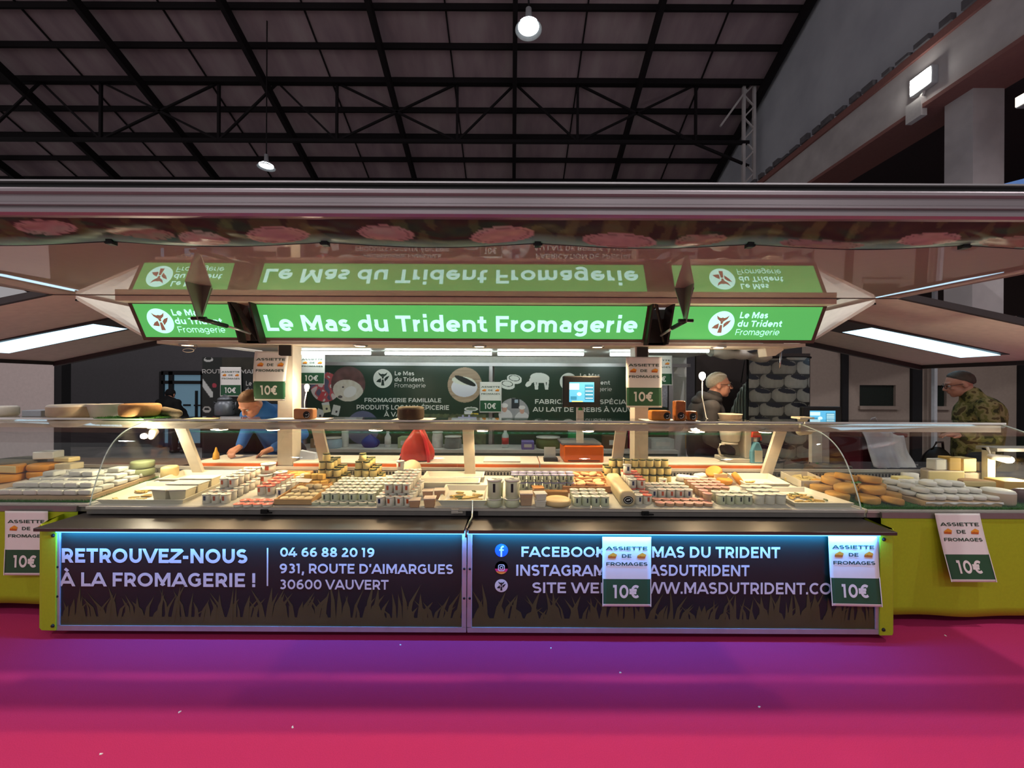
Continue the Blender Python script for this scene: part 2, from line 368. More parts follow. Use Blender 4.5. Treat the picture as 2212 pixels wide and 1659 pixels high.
mb = MB(); mb.hexa([(-34, -6, roofz(-6)), (9.75, -6, roofz(-6)), (9.75, 31, roofz(31)), (-34, 31, roofz(31))], [(-34, -6, roofz(-6) + .2), (9.75, -6, roofz(-6) + .2), (9.75, 31, roofz(31) + .2), (-34, 31, roofz(31) + .2)])
struct(mb.build('ceiling', m_roof))
for k in range(9):
    y = 13.0 + k * 1.02; z = roofz(y) - .1
    mb = MB(); mb.box(-33, 9.6, y - .04, y + .04, z - .10, z + .10); struct(mb.build('roof_beam', m_steel_dark))
for k in range(-7, 3):
    x = .05 + k * 4.72; mb = MB(); a, b = (x, 4, roofz(4) - .45), (x, 30, roofz(30) - .45)
    mb.bar(a, b, .16, .34); struct(mb.build('roof_beam', m_steel_dark))
for k in range(-6, 2):                        # thin sheeting ribs between the rafters
    x = .05 + k * 4.72 + 2.4; mb = MB(); mb.bar((x, 6, roofz(6) - .03), (x, 30, roofz(30) - .03), .05, .05); struct(mb.build('roof_beam', m_steel_dark))
mb = MB(); TY = 15.2                          # the truss across the hall
tp = lambda x, y: P(x, y, TY)
xs = [-170, -45, 85, 215, 340, 470, 597, 725, 855, 985, 1110, 1245, 1372, 1500, 1615]
zt, zb = P(1106, 181, TY).z, P(1106, 306, TY).z; X = [PX(x, TY) for x in xs]
mb.bar((X[0] - 6, TY, zt), (X[-1], TY, zt), .14, .14); mb.bar((X[0] - 6, TY, zb), (X[-1], TY, zb), .12, .12)
for i, x in enumerate(X):
    if i % 2: mb.bar((x, TY, zb), (x, TY, zt), .09, .09)
for i in range(1, len(X) - 2, 2):
    a, b, mid = X[i], X[i + 2], X[i + 1]
    if i % 4 == 3: mb.bar((a, TY, zt), (b, TY, zb), .07, .07); mb.bar((b, TY, zt), (a, TY, zb), .07, .07)
    else: mb.bar((a, TY, zb), (mid, TY, zt), .07, .07); mb.bar((mid, TY, zt), (b, TY, zb), .07, .07)
mb.bar((X[-1], TY, zb - .9), (X[-2] - .6, TY, zb + .2), .08, .08)
struct(mb.build('roof_truss', m_steel_dark))
mb = MB(); cx = PX(1615, TY)                  # lattice column at the wall
for s in (-.2, .2): mb.box(cx + s - .05, cx + s + .05, TY - .05, TY + .05, 0, zt + .1)
for k in range(30):
    z = .3 + k * .43
    if z < zt: mb.bar((cx - .2, TY, z), (cx + .2, TY, z + .43), .05, .05) if k % 2 else mb.bar((cx + .2, TY, z), (cx - .2, TY, z + .43), .05, .05)
mb.bar((cx - .1, TY, zt - .2), (cx - 1.1, TY, zt - 1.6), .07, .07);
struct(mb.build('lattice_column', m_conc))
mb = MB(); mb.prism([(-6, 9.2), (31, 9.2), (31, roofz(31)), (-6, roofz(-6))], 'x', 9.7, 9.9); struct(mb.build('wall_right', m_pale))
mb = MB(); mb.box(9.35, 10.3, -6, 30, 7.95, 9.2); struct(mb.build('concrete_beam', m_conc))
mb = MB(); mb.box(9.25, 10.4, -6, 30, 7.86, 7.95); mb.box(9.28, 9.35, -6, 30, 9.12, 9.3); struct(mb.build('trim_1', m_flange_glow))
mb = MB()
for k in range(60):                           # crumbling edge along the top of the beam
    y = 2 + k * .45; mb.box(9.22, 9.34, y, y + random.uniform(.2, .4), 9.3, 9.36 + random.random() * .16)
struct(mb.build('trim_2', mat('rough_stone', '#6c6a6e', .95, var=.4, scale=6)))
mb = MB(); mb.box(9.7, 10.36, 8.3, 8.85, 0, 7.9); struct(mb.build('concrete_column', m_conc))
mb = MB(); mb.box(19, 19.2, -6, 31, 0, 7.87); struct(mb.build('wall_right_2', mat('aisle_wall', '#4a3c3a', .9)))
mb = MB(); mb.box(10.3, 30, -6, 31, 7.87, 8.0); struct(mb.build('ceiling_2', mat('aisle_ceiling', '#3d3338', .9)))
# walls behind the trailer
m_wg = mat('grey_wall', '#4c4a4d', .9); m_tan = mat('tan_partition', '#8d7f74', .85); m_blk = mat('black_post', '#0b0b0e', .6)
mb = MB(); mb.box(-30, -3.2, 9.6, 9.8, 0, 3.2); struct(mb.build('wall_back', m_wg))
mb = MB(); mb.box(-12, PX(121, 7), 7, 7.12, 0, 3.0); struct(mb.build('wall_left', mat('pale_partition', '#b9aca8', .85)))
mb = MB(); mb.box(PX(121, 7), PX(137, 7), 6.97, 7.12, 0, 3.0); struct(mb.build('trim_3', m_blk))
YB = 8.0
mb = MB(); a, b, c_, d_ = PX(1740, YB), PX(1857, YB), PX(1935, YB), 14
zs, zl = P(1896, 877, YB).z, P(1896, 832, YB).z
mb.box(a, b, YB, YB + .1, 0, 3); mb.box(c_, PX(2018, YB), YB, YB + .1, 0, 3); mb.box(b, c_, YB, YB + .1, 0, zs); mb.box(b, c_, YB, YB + .1, zl, 3)
mb.box(PX(2018, YB), PX(2045, YB), YB, YB + .1, 0, zs); mb.box(PX(2018, YB), PX(2045, YB), YB, YB + .1, zl, 3); mb.box(PX(2045, YB), PX(2196, YB), YB, YB + .1, 0, 3)
struct(mb.build('wall_back_2', m_tan))
for n, (x0, x1) in enumerate(((1815, 1828), (1965, 1986), (2196, 2260))):
    mb = MB(); mb.box(PX(x0, YB), PX(x1, YB), YB - .06, YB + .06, 0, 3); struct(mb.build('trim_%d' % (4 + n), m_blk))
for n, (x0, x1) in enumerate(((1857, 1935), (2018, 2045))):
    r = struct(bpy.data.objects.new('window_%d' % (n + 1), None)); C.objects.link(r); r.location = (PX(x0, YB), YB, zs); ORG[r.name] = r.location.copy()
    mb = MB(); mb.box(PX(x0, YB), PX(x1, YB), YB + .05, YB + .07, zs, zl); mb.build('pane', mat('dark_green_pane', '#1c241f', .25), r)
    mb = MB(); mb.box(PX(x0, YB) - .03, PX(x1, YB) + .03, YB - .05, YB, zs - .07, zs); mb.build('sill', m_tan, r)
mb = MB(); mb.box(-5.5, 12, 13, 13.1, 0, 3); struct(mb.build('wall_back_3', m_wg))
# glazed door at the back left with daylight behind it
YD = 9.55
r = struct(bpy.data.objects.new('door_1', None)); C.objects.link(r); r.location = (PX(395, YD), YD, 0); ORG[r.name] = r.location.copy()
x0, x1 = PX(352, YD), PX(441, YD); zt1, zm = P(395, 810, YD).z, P(395, 826, YD).z
mb = MB(); mb.box(x0, x1, YD, YD + .03, .1, zt1); mb.build('pane', emit('door_daylight', '#5a7686', .55), r)
mb = MB()
for x in (x0, PX(372, YD), x1): mb.box(x - .05, x + .05, YD - .05, YD, 0, zt1 + .08)
mb.box(x0, x1, YD - .05, YD, zm - .04, zm + .04); mb.box(x0, x1, YD - .05, YD, zt1, zt1 + .1); mb.box(PX(424, YD), PX(428, YD), YD - .04, YD, .5, zm - .2)
mb.build('frame', m_blk, r)
mb = MB(); mb.box(PX(400, YD), PX(414, YD), YD - .06, YD - .02, P(400, 877, YD).z, P(400, 873, YD).z); mb.box(PX(423, YD), PX(440, YD), YD - .06, YD - .02, P(430, 877, YD).z, P(430, 874, YD).z); mb.build('handle', m_blk, r)
# ================================================================ HALL LAMPS
m_lamp = mat('lamp_housing', '#c9ced2', .4, .3); m_lens = emit('highbay_glow', (.85, .95, 1), 14)
for i, p in enumerate(HIGHBAYS):
    if i in (4, 5):
        lab = 'round high-bay lamp hung under the roof above the middle of the stall' if i == 4 else 'smaller distant high-bay lamp hanging above the awning, seen below the roof truss'
    else: lab = 'round high-bay lamp high over the carpet in front of the stall'
    t = thing('highbay_lamp', lab, 'lamp', p, 'high-bay lamps of the hall')
    mb = MB(); mb.lathe([(.06, .34), (.07, .12), (.12, .08), (.28, -.1), (.275, -.1), (.115, .06), (.0, .06)], 28, p); mb.build('reflector', m_lamp, t, norm=False)
    mb = MB(); mb.lathe([(.0, -.02), (.22, -.02), (.23, -.04), (.0, -.05)], 28, p); mb.build('lens', m_lens, t)
    mb = MB(); mb.tube([(p[0], p[1], p[2] + .33), (p[0], p[1], roofz(p[1]) - .05)], .02); mb.build('suspension_cable', m_steel_dark, t)
fp = Vector((9.2, 8.9, 8.45)); t = thing('flood_light', 'bright white floodlight fixed to the concrete beam beside the column', 'floodlight', fp)
mb = MB(); mb.box(fp.x, fp.x + .15, fp.y - .25, fp.y + .25, fp.z - .2, fp.z + .2); mb.build('housing', m_lamp, t, bevel=.02)
mb = MB(); mb.prism([(fp.y - .2, fp.z - .16), (fp.y + .2, fp.z - .16), (fp.y + .2, fp.z + .16), (fp.y - .2, fp.z + .16)], 'x', fp.x - .03, fp.x); mb.build('lens', emit('flood_glow', (1, .97, .9), 40), t)
mb = MB(); mb.box(fp.x + .02, fp.x + .16, fp.y + .0, fp.y + .35, fp.z - .75, fp.z - .32); mb.bar((fp.x + .08, fp.y, fp.z - .2), (fp.x + .08, fp.y + .1, fp.z - .4), .05, .05); mb.build('ballast_box', mat('white_box', '#dcd8d6', .6), t)
p = P(2212, 215, 7.5); t = thing('flood_light', 'dim small floodlight on the aisle side beyond the column', 'floodlight', p)
mb = MB(); mb.box(p.x - .02, p.x + .3, p.y - .12, p.y + .12, p.z - .1, p.z + .12); mb.build('housing', m_lamp, t, bevel=.02)
mb = MB(); mb.box(p.x - .04, p.x - .02, p.y - .1, p.y + .1, p.z - .08, p.z + .1); mb.build('lens', emit('small_flood_glow', (1, .9, .7), 3), t)
mb = MB(); mb.bar((p.x + .2, p.y, p.z + .1), (p.x + .4, p.y, 6.6), .05, .05); mb.build('mounting_arm', m_steel_dark, t)
a = P(2150, 408, 5.2); mb = MB(); mb.prism([(a.x - .6, a.z - .12), (a.x + 2.2, a.z + .62), (a.x + 2.2, a.z + .52), (a.x - .6, a.z - .22)], 'y', 5.2, 8)
o = tag(mb.build('stall_canopy', mat('blue_canvas', '#5c86c8', .6), origin=a), 'blue canvas canopy of a neighbouring stall just over the awning roof', 'canopy')
for y in (5.3, 7.8): mb = MB(); mb.box(a.x + 2.0, a.x + 2.06, y, y + .06, 0, a.z + .5); mb.build('pole', m_lamp, o)

# ================================================================ TRAILER
m_alu = mat('brushed_aluminium', '#b9b4b6', .38, .75, var=.06, scale=40); m_cream = mat('cream_laminate', '#e0d4c0', .45); m_white = mat('white_laminate', '#ddd9d2', .4)
m_brown = mat('bronze_trim', '#5d4840', .5); m_flap = mat('glossy_flap_skin', '#b3a497', .014, spec=.5, var=.04); m_flap.node_tree.nodes['Principled BSDF'].inputs['IOR'].default_value = 2.4; m_wing = mat('wing_laminate', '#efe6d6', .55)
m_dkgreen = mat('dark_green_print', '#1d3128', .35); m_dark = mat('dark_plate', '#2b2724', .5, .3); m_wprint = mat('white_print', '#e6e8e2', .5); m_black = mat('black_plastic', '#0d0d0f', .45)
m_rail = mat('dark_rail', '#3b3433', .5)
ZF = 2.25; FY0, FY1 = 1.79, 3.07; zf = lambda y: ZF - .03 * (FY1 - y); FX0, FX1 = -3.61, 3.0
TR = thing('market_trailer', 'long open cheese trailer with raised glossy flap and drooping side wings', 'trailer', (-.3, 4.4, 0))
mb = MB(); mb.hexa([(FX0, FY0, zf(FY0)), (FX1, FY0, zf(FY0)), (FX1, FY1, ZF), (FX0, FY1, ZF)], [(FX0, FY0, zf(FY0) + .04), (FX1, FY0, zf(FY0) + .04), (FX1, FY1, ZF + .04), (FX0, FY1, ZF + .04)]); mb.build('canopy_flap', m_flap, TR)
mb = MB(); mb.box(FX0, FX1, FY1 - .004, FY1, ZF - .004, ZF); mb.build('flap_edge_trim', m_rail, TR)
mb = MB(); mb.box(-3.10, 2.53, FY1 + .0, 3.24, ZF - .045, ZF + .03); mb.build('header_strip', m_cream, TR)
# side wings
for s, hxx, ox in ((1, 2.86, 5.06), (-1, -3.44, -5.66)):
    wz = lambda x: 2.284 - .21 * abs(x - hxx)
    mb = MB(); mb.hexa([(hxx, 3.08, wz(hxx)), (ox, 3.08, wz(ox)), (ox, 4.85, wz(ox)), (hxx, 4.85, wz(hxx))], [(hxx, 3.08, wz(hxx) + .04), (ox, 3.08, wz(ox) + .04), (ox, 4.85, wz(ox) + .04), (hxx, 4.85, wz(hxx) + .04)])
    wg = mb.build('side_wing', m_wing, TR)
    mb = MB(); mb.bar((hxx, 4.87, wz(hxx) - .01), (ox, 4.87, wz(ox) - .01), .05, .09); mb.bar((hxx, 3.06, wz(hxx) + .02), (ox, 3.06, wz(ox) + .02), .03, .05); mb.bar((ox, 3.06, wz(ox)), (ox, 4.88, wz(ox)), .03, .08); mb.build('wing_rail', m_rail, TR)
    mb = MB(); mb.bar((hxx, 3.1, ZF - .034), (hxx, 4.85, ZF - .034), .012, .014); mb.build('wing_hinge', m_black, TR)
    # inner hood between the wing and the sign
    mb = MB(); xi = 2.54 if s > 0 else -3.10; mb.hexa([(xi, 3.33, 1.94), (hxx, 3.1, ZF - .03), (hxx, 4.85, ZF - .03), (xi, 4.9, 1.94)], [(xi, 3.33, 1.96), (hxx, 3.1, ZF), (hxx, 4.85, ZF), (xi, 4.9, 1.96)]); mb.build('wing_hood', m_wing, TR)
    # long panel light let into the wing
    la, lb = (hxx + s * .34, hxx + s * 1.88)
    dn = lambda x, d: wz(x) - d
    t = thing('wing_light', 'cool white panel light under the wing over the %s' % ('orange rind cheese counter' if s > 0 else 'counter with cheese wheels on its shelf'), 'light', ((la + lb) / 2, 3.98, dn((la + lb) / 2, .05)), 'wing panel lights')
    mb = MB(); mb.hexa([(la - s * .04, 3.78, dn(la, .014)), (lb + s * .04, 3.78, dn(lb, .014)), (lb + s * .04, 4.2, dn(lb, .014)), (la - s * .04, 4.2, dn(la, .014))], [(la - s * .04, 3.78, dn(la, .0)), (lb + s * .04, 3.78, dn(lb, .0)), (lb + s * .04, 4.2, dn(lb, .0)), (la - s * .04, 4.2, dn(la, .0))]); mb.build('frame', m_rail, t)
    mb = MB(); mb.hexa([(la, 3.82, dn(la, .019)), (lb, 3.82, dn(lb, .019)), (lb, 4.16, dn(lb, .019)), (la, 4.16, dn(la, .019))], [(la, 3.82, dn(la, .014)), (lb, 3.82, dn(lb, .014)), (lb, 4.16, dn(lb, .014)), (la, 4.16, dn(la, .014))]); mb.build('diffuser', emit('wing_light_glow', (.50, .80, 1.0), 1.75), t)
    mb = MB(); mb.tube([(la - s * .02, 4.0, dn(la, .03)), (la - s * .16, 3.98, dn(la, .06)), (la - s * .26, 3.8, 2.08)], [.025, .02, .015]); mb.build('cable_gland', m_black, t)
# ceiling, posts, back wall
mb = MB(); mb.box(-2.98, 2.46, 3.3, 3.62, 1.895, 1.92); mb.build('front_valance', m_cream, TR)
mb = MB(); mb.box(-2.98, 2.46, 3.62, 5.6, 1.955, 2.0); mb.build('ceiling_panel', m_white, TR)
mb = MB(); mb.box(-2.98, 2.46, 5.42, 5.46, 1.815, 1.86); mb.build('back_header', m_alu, TR)
mb = MB(); mb.box(-2.98, 2.46, 5.55, 5.6, .1, 1.96); mb.build('back_wall', m_white, TR)
for x in (-2.88, -.30, 2.2): mb = MB(); mb.box(x - .03, x + .03, 5.44, 5.52, .1, 1.83); mb.build('back_mullion', m_alu, TR)
for x0, x1 in ((-2.0, -1.874), (1.05, 1.165)):
    mb = MB(); mb.box(x0, x1, 3.36, 3.50, .868, 1.895); mb.build('post', m_cream, TR)
    mb = MB(); mb.box(x0 + .015, x1 - .01, 3.345, 3.36, 1.80, 1.89); mb.build('post_cap', m_dark, TR)
for x in (-2.15, 1.19):                       # folding flap hinges with gas struts
    f = MB(); f.prism([(3.08, 2.23), (3.26, 2.2), (3.36, 1.9), (3.22, 1.9)], 'x', x - .09, x - .075); f.prism([(3.08, 2.23), (3.26, 2.2), (3.36, 1.9), (3.22, 1.9)], 'x', x + .075, x + .09)
    f.box(x - .09, x + .09, 3.3, 3.32, 1.9, 2.2)
    f.bar((x - .06, 3.1, 2.22), (x + .06, 3.24, 1.93), .012, .035); f.build('hinge_bracket', m_dark, TR)
    f = MB(); f.prism([(2.58, ZF), (2.82, ZF), (2.72, 2.0), (2.69, 2.0)], 'x', x - .004, x + .004); f.prism([(x - .07, ZF), (x + .07, ZF), (x, 2.02)], 'y', 2.72, 2.728)
    f.build('flap_lug', mat('zinc_plate', '#8d8a80', .4, .7), TR)
    f = MB(); f.tube([(x, 2.7, 2.01), (x + .01, 2.95, 1.995)], .016); f.tube([(x + .01, 2.95, 1.995), (x + .02, 3.2, 1.97)], .009, m=1); f.tube([(x - .05, 2.7, 2.01), (x + .05, 2.7, 2.01)], .012)
    f.build('gas_strut', [m_black, m_alu], TR)
# ---------------- awning cassette with rolled banner
AW = thing('awning_cassette', 'full-width aluminium awning cassette along the front edge of the flap', 'awning', (-.3, 1.74, 2.3))
prof = [(1.69, 2.400), (1.684, 2.392), (1.684, 2.380), (1.70, 2.374), (1.70, 2.345), (1.692, 2.338), (1.692, 2.328), (1.705, 2.324), (1.705, 2.314), (1.695, 2.31), (1.695, 2.296), (1.71, 2.288), (1.80, 2.288), (1.80, 2.400)]
prof = [(y - .085, 2.262 + (z - 2.293) * .95) for y, z in prof]
mb = MB(); mb.prism(prof, 'x', -3.7, 3.1); mb.build('casing', mat('awning_aluminium', '#a59a9e', .33, .55, var=.08, scale=30, stretch=(.05, 1, 1)), AW)
mb = MB(); mb.box(-3.7, 3.1, 1.63, 1.715, 2.363, 2.394); mb.build('shadow_gap', m_black, AW)  # solid black strip standing in for the shaded gap below the rail
mb = MB(); mb.box(-3.7, 3.1, 1.615, 1.715, 2.394, 2.401); mb.build('top_rail', m_alu, AW)
clips = [PX(x, 1.775) for x in (-225, 240, 702, 1160, 1617, 2080, 2540)]
blobs = [(150, 488, 62, 13, 0), (330, 500, 70, 12, 1), (460, 506, 52, 16, 2), (617, 502, 62, 18, 0), (845, 494, 58, 14, 0), (1085, 500, 66, 18, 2), (1330, 508, 78, 16, 0), (1500, 507, 56, 14, 1), (1762, 515, 88, 12, 3), (1975, 503, 62, 14, 0), (2155, 510, 62, 15, 1), (-60, 505, 60, 15, 0)]
bc = [(.46, .34, .28), (.36, .30, .20), (.50, .38, .30), (.32, .28, .22)]
def vprint_sheen(a, b):
    px = -225 + a * 2765; py = 470 + b * 56
    n = noise.noise(Vector((px * .012, py * .05, 0))) * .5 + .5; n2 = noise.noise(Vector((px * .05, py * .12, 4))) * .5 + .5
    c = Vector((.018 + .05 * n * n2, .028 + .06 * n * n2, .012 + .015 * n))
    for k in range(3):                          # printed grass blades
        g = noise.noise(Vector((px * .02 + k * 7, py * .015 - px * .006, k)));
        if g > .28: c = c.lerp(Vector((.16, .20, .06)), .35)
    if b > .55:  # sheen of the green signs, painted as mint towards the hem
        q = min(1, (b - .55) / .35); c = c.lerp(Vector((.26, .72, .50)), q * (.5 + .5 * n))
    for x, y, rx, ry, k in blobs:
        d = ((px - x) / rx) ** 2 + ((py - y) / ry) ** 2
        if d < 1: c = Vector(bc[k]) * (.8 + .35 * n2) if not (.62 < d < .72) else Vector(bc[k]) * .55
    return c
def vwarp(a, b):
    x = PX(-225, 1.775) + a * (PX(2540, 1.775) - PX(-225, 1.775))
    i = max(0, min(5, sum(1 for c in clips[1:] if c <= x))); t = (x - clips[i]) / (clips[i + 1] - clips[i])
    sag = math.sin(math.pi * t) ** 1.2
    fold = (1 - abs(2 * t - 1)) ; wr = noise.noise(Vector((x * 3.2 + b * 1.5, b * 1.2, 2))) * .03 + noise.noise(Vector((x * 9 - b * 3, b * 2, 5))) * .012
    y = 1.645 + .13 * b + wr * .7 * math.sin(math.pi * min(1, b * 1.0)) * .8 - .012 * sag * b
    z = 2.262 - .057 * b - .024 * sag * b * b - abs(math.sin(math.pi * b)) * (.018 * sag + .004) + wr * .5 * math.sin(math.pi * b)
    return (x, y, z)
va = painted('banner_fabric', AW, (0, 0, 0), (1, 0, 0), (0, 0, 1), 1, 1, 560, 22, vprint_sheen, .36, .35, warp=vwarp)
va.modifiers.new('thickness', 'SOLIDIFY').thickness = .002
mb = MB()
n = 240; mb.tube([Vector(vwarp(i / n, 1)) for i in range(n + 1)], .0035, 6); mb.build('hem_cord', m_black, AW)
for c in clips[1:-1]: mb = MB(); z = 2.203; mb.box(c - .014, c + .014, 1.76, 1.788, z - .014, z + .018); mb.tube([(c - .02, 1.765, z - .006), (c + .02, 1.765, z - .006)], .006); mb.build('fabric_clip', m_black, AW)
# ---------------- backlit signs
m_sg = emit('sign_green', (.085, .42, .10), .82); m_sl = emit('sign_letters', (.50, .98, .84), 1.0)
m_sb = emit('sign_brown', (.30, .13, .09), .6)
ST, SB = Vector((0, 3.15, 2.232)), Vector((0, 3.30, 1.925)); SV = (ST - SB).normalized(); SH = (ST - SB).length; SN = Vector((0, -SV.z, SV.y)) * 1
def sign(x0, x1, label):
    t = thing('backlit_sign', label, 'sign', ((x0 + x1) / 2, 3.3, 1.925), 'backlit green fascia signs')
    mb = MB(); fr = .026; d = .09; O = Vector((x0, SB.y, SB.z)); U = Vector((1, 0, 0)); W = x1 - x0
    q = lambda u, v, k: O + U * u + SV * v + SN * k
    for a, b, c, e in ((0, W, 0, fr), (0, W, SH - fr * 1.3, SH), (0, fr, fr, SH - fr), (W - fr, W, fr, SH - fr)):
        mb.hexa([q(a, c, -d), q(b, c, -d), q(b, c, .006), q(a, c, .006)], [q(a, e, -d), q(b, e, -d), q(b, e, .006), q(a, e, .006)])
    mb.build('frame', m_brown, t)
    mb = MB(); mb.hexa([q(fr, fr, -d), q(W - fr, fr, -d), q(W - fr, fr, 0), q(fr, fr, 0)], [q(fr, SH - fr, -d), q(W - fr, SH - fr, -d), q(W - fr, SH - fr, 0), q(fr, SH - fr, 0)]); mb.build('lit_face', m_sg, t)
    mb = MB(); return t, Flat(mb, O, U, SV, SN), mb
sx = lambda px: PX(px, 3.23)
t, f, mb = sign(-2.097, 1.112, 'wide green lit sign reading Le Mas du Trident Fromagerie in the middle of the fascia')
f.text('Le Mas du Trident Fromagerie', sx(569) + 2.097, sx(1379) + 2.097, .085, .136, 0, .002, .2); mb.build('lettering', m_sl, t)
for x0, x1, lx, t0, lab in ((-3.085, -2.195, 347, 377, 'small green lit sign with round logo nearest the bending man in blue'), (1.275, 2.525, 1557, 1592, 'green lit sign with round logo nearest the coffee maker')):
    t, f, mb = sign(x0, x1, lab); b = lambda p: sx(p) - x0
    f.logo(b(lx), .165, .105, 0, 1)
    for i, (s, k) in enumerate((('Le Mas', 66), ('du Trident', 104), ('Fromagerie', 104))): f.text(s, b(t0), b(t0 + (k if x0 < 0 else k * .93)), .212 - i * .072, .052, 0, .002, .2 if i < 2 else .11)
    mb.build('lettering', [m_sl, m_sb], t)
# ---------------- small round spots under the front valance
m_spot = emit('warm_spot_glow', (1, .72, .38), 9)
SPOTS = [('above the bending man in blue', 405), ('above the sheep photo banner', 778), ('above the dark wheel on the shelf', 1035), ('beside the price poster on the cream post', 1290), ('above the grey-haired man', 1552)]
for lab, px in SPOTS:
    x = PX(px, 3.35); t = thing('ceiling_spot', 'round warm spot in the cream valance ' + lab, 'spotlight', (x, 3.35, 1.89), 'warm valance spots')
    mb = MB(); mb.lathe([(.03, 1.897), (.062, 1.897), (.058, 1.886), (.044, 1.884), (.044, 1.89), (.03, 1.892)], 24, (x, 3.35, 0)); mb.build('bezel', m_alu, t)
    mb = MB(); mb.lathe([(0, 1.893), (.043, 1.893), (.04, 1.884), (.0, 1.881)], 24, (x, 3.35, 0)); mb.build('lens', m_spot, t)
    light('valance_spot_light', 'SPOT', (x, 3.35, 1.872), 36, WARM, .035, aim=(x, 3.1, .8), spot=140)
# ---------------- fluorescent tubes on the ceiling
m_tube = emit('tube_glow', (.80, 1.0, .97), 14)
TUB = [(650, 800, 4.65, 'between the blue price poster and the mullion'), (832, 1062, 4.65, 'over the banner with the cheese and feather'), (1075, 1260, 4.65, 'over the banner with the white sheep'), (1318, 1378, 4.65, 'short piece half hidden by the cream post'), (1402, 1530, 4.1, 'nearest the grey-haired man')]
for x0, x1, Y, lab in TUB:
    a, b = PX(x0, Y), PX(x1, Y); t = thing('tube_light', 'cool white fluorescent tube under the trailer ceiling, ' + lab, 'light', ((a + b) / 2, Y, 1.93), 'ceiling tube lights')
    mb = MB(); mb.box(a, b, Y - .03, Y + .03, 1.945, 1.957); mb.build('batten', m_white, t)
    mb = MB(); mb.tube([(a, Y, 1.927), (b, Y, 1.927)], .02, 12); mb.build('tube', m_tube, t)
# ================================================================ LOWER FRONT: printed panels, ledge, LED strip, lime covers
m_lilac = mat('panel_frame_aluminium', '#b7adb4', .4, .5); m_text = mat('panel_lettering', '#d9d3d6', .5); m_panel = mat('panel_print', '#0d241e', .33, spec=.5, var=.05)
m_grassp = mat('printed_grass', '#4d4928', .5, var=.2, scale=9)
FYp = 2.41
def px(x): return PX(x, FYp)
def pz(y, x=1106): return P(x, y, FYp).z
def counter_panel(x0, x1, label):
    t = thing('printed_counter_front', label, 'counter panel', ((x0 + x1) / 2, FYp, .05))
    mb = MB(); mb.box(x0 + .005, x1 - .005, FYp, FYp + .03, .052, .672); mb.build('board', m_panel, t)
    mb = MB(); a = FYp - .008
    mb.box(x0, x1, a, FYp + .032, .05, .082); mb.box(x0, x0 + .028, a, FYp + .032, .082, .674); mb.box(x1 - .028, x1, a, FYp + .032, .082, .674); mb.box(x0 + .028, x1 - .028, a + .002, FYp + .03, .664, .674)
    mb.build('frame', m_lilac, t, bevel=.002, seg=1)
    mb = MB(); f = Flat(mb, (0, FYp, 0)); rnd = random.Random(int(x0 * 100))
    f.poly([(x0 + .028, .082), (x1 - .028, .082), (x1 - .028, .135), (x0 + .028, .135)], 0, .0008)
    x = x0 + .03
    while x < x1 - .05:
        b = rnd.uniform(.018, .045); h = rnd.uniform(.06, .16) if rnd.random() < .8 else rnd.uniform(.15, .21); l = rnd.uniform(-.09, .09); y = .12 + rnd.uniform(0, .03)
        tx = max(x0 + .03, min(x1 - .03, x + b / 2 + l))
        f.poly([(x, .1), (x + b, .1), (x + b * .9 + l * .3, y + h * .45), (tx, y + h), (x + b * .25 + l * .25, y + h * .45)], 0, .0008 + rnd.random() * .0008)
        x += rnd.uniform(.012, .034)
    mb.build('printed_grass', m_grassp, t)
    for sx_ in (x0 + .014, x1 - .014):
        for z in (.26, .44): mb = MB(); mb.lathe([(.0, -.004), (.006, -.003), (.008, 0)], 10, (sx_, FYp - .008, z), axis='y'); mb.build('screw', m_black, t)
    return t
SEAM = px(1011)
LX0, RX1 = px(124), px(1901)
pl = counter_panel(LX0, SEAM - .003, 'black printed counter panel reading RETROUVEZ-NOUS with the phone number and street address')
mb = MB(); f = Flat(mb, (0, FYp, 0))
def ln(f, s, xa, xb, yb, yt, w=.17): f.text(s, px(xa), px(xb), pz(yb, (xa + xb) / 2), (yb - yt) * FYp / F, 0, .0015, w + .035)
ln(f, 'RETROUVEZ-NOUS', 133, 538, 1216, 1185, .19); ln(f, 'À LA FROMAGERIE !', 131, 556, 1267, 1237, .17)
ln(f, '04 66 88 20 19', 606, 812, 1203, 1183, .17); ln(f, "931, ROUTE D'AIMARGUES", 605, 982, 1239, 1218, .16); ln(f, '30600 VAUVERT', 605, 842, 1273, 1252, .15)
f.line([(px(580), pz(1268)), (px(580), pz(1186))], .009, 0, .0015)
mb.build('lettering', m_text, pl)
pr = counter_panel(SEAM + .003, RX1, 'black printed counter panel with social media icons and the website line')
mb = MB(); f = Flat(mb, (0, FYp, 0))
ln(f, 'FACEBOOK', 1126, 1310, 1203, 1181, .17); ln(f, 'MAS DU TRIDENT', 1408, 1687, 1205, 1181, .17); ln(f, 'INSTAGRAM', 1115, 1312, 1244, 1220, .16); ln(f, 'MASDUTRIDENT', 1376, 1621, 1244, 1220, .16)
ln(f, 'SITE WEB', 1151, 1322, 1281, 1258, .15); ln(f, 'WWW.MASDUTRIDENT.COM', 1362, 1828, 1283, 1258, .15)
mb.build('lettering', m_text, pr)
r_ = 14 * FYp / F
mb = MB(); f = Flat(mb, (0, FYp, 0)); cx, cz = px(1085), pz(1189); f.ell(cx, cz, r_, r_, 0, .001)
f.line([(cx + .014, cz + .024), (cx + .006, cz + .024), (cx - .001, cz + .016), (cx - .001, cz - r_ * .98)], .0105, 1, .002); f.line([(cx - .014, cz + .003), (cx + .014, cz + .003)], .0095, 1, .0022)
mb.build('round_blue_icon', [mat('icon_blue', '#1b62e8', .4), m_text], pr)
mb = MB(); f = Flat(mb, (0, FYp, 0)); cx, cz = px(1085), pz(1226)
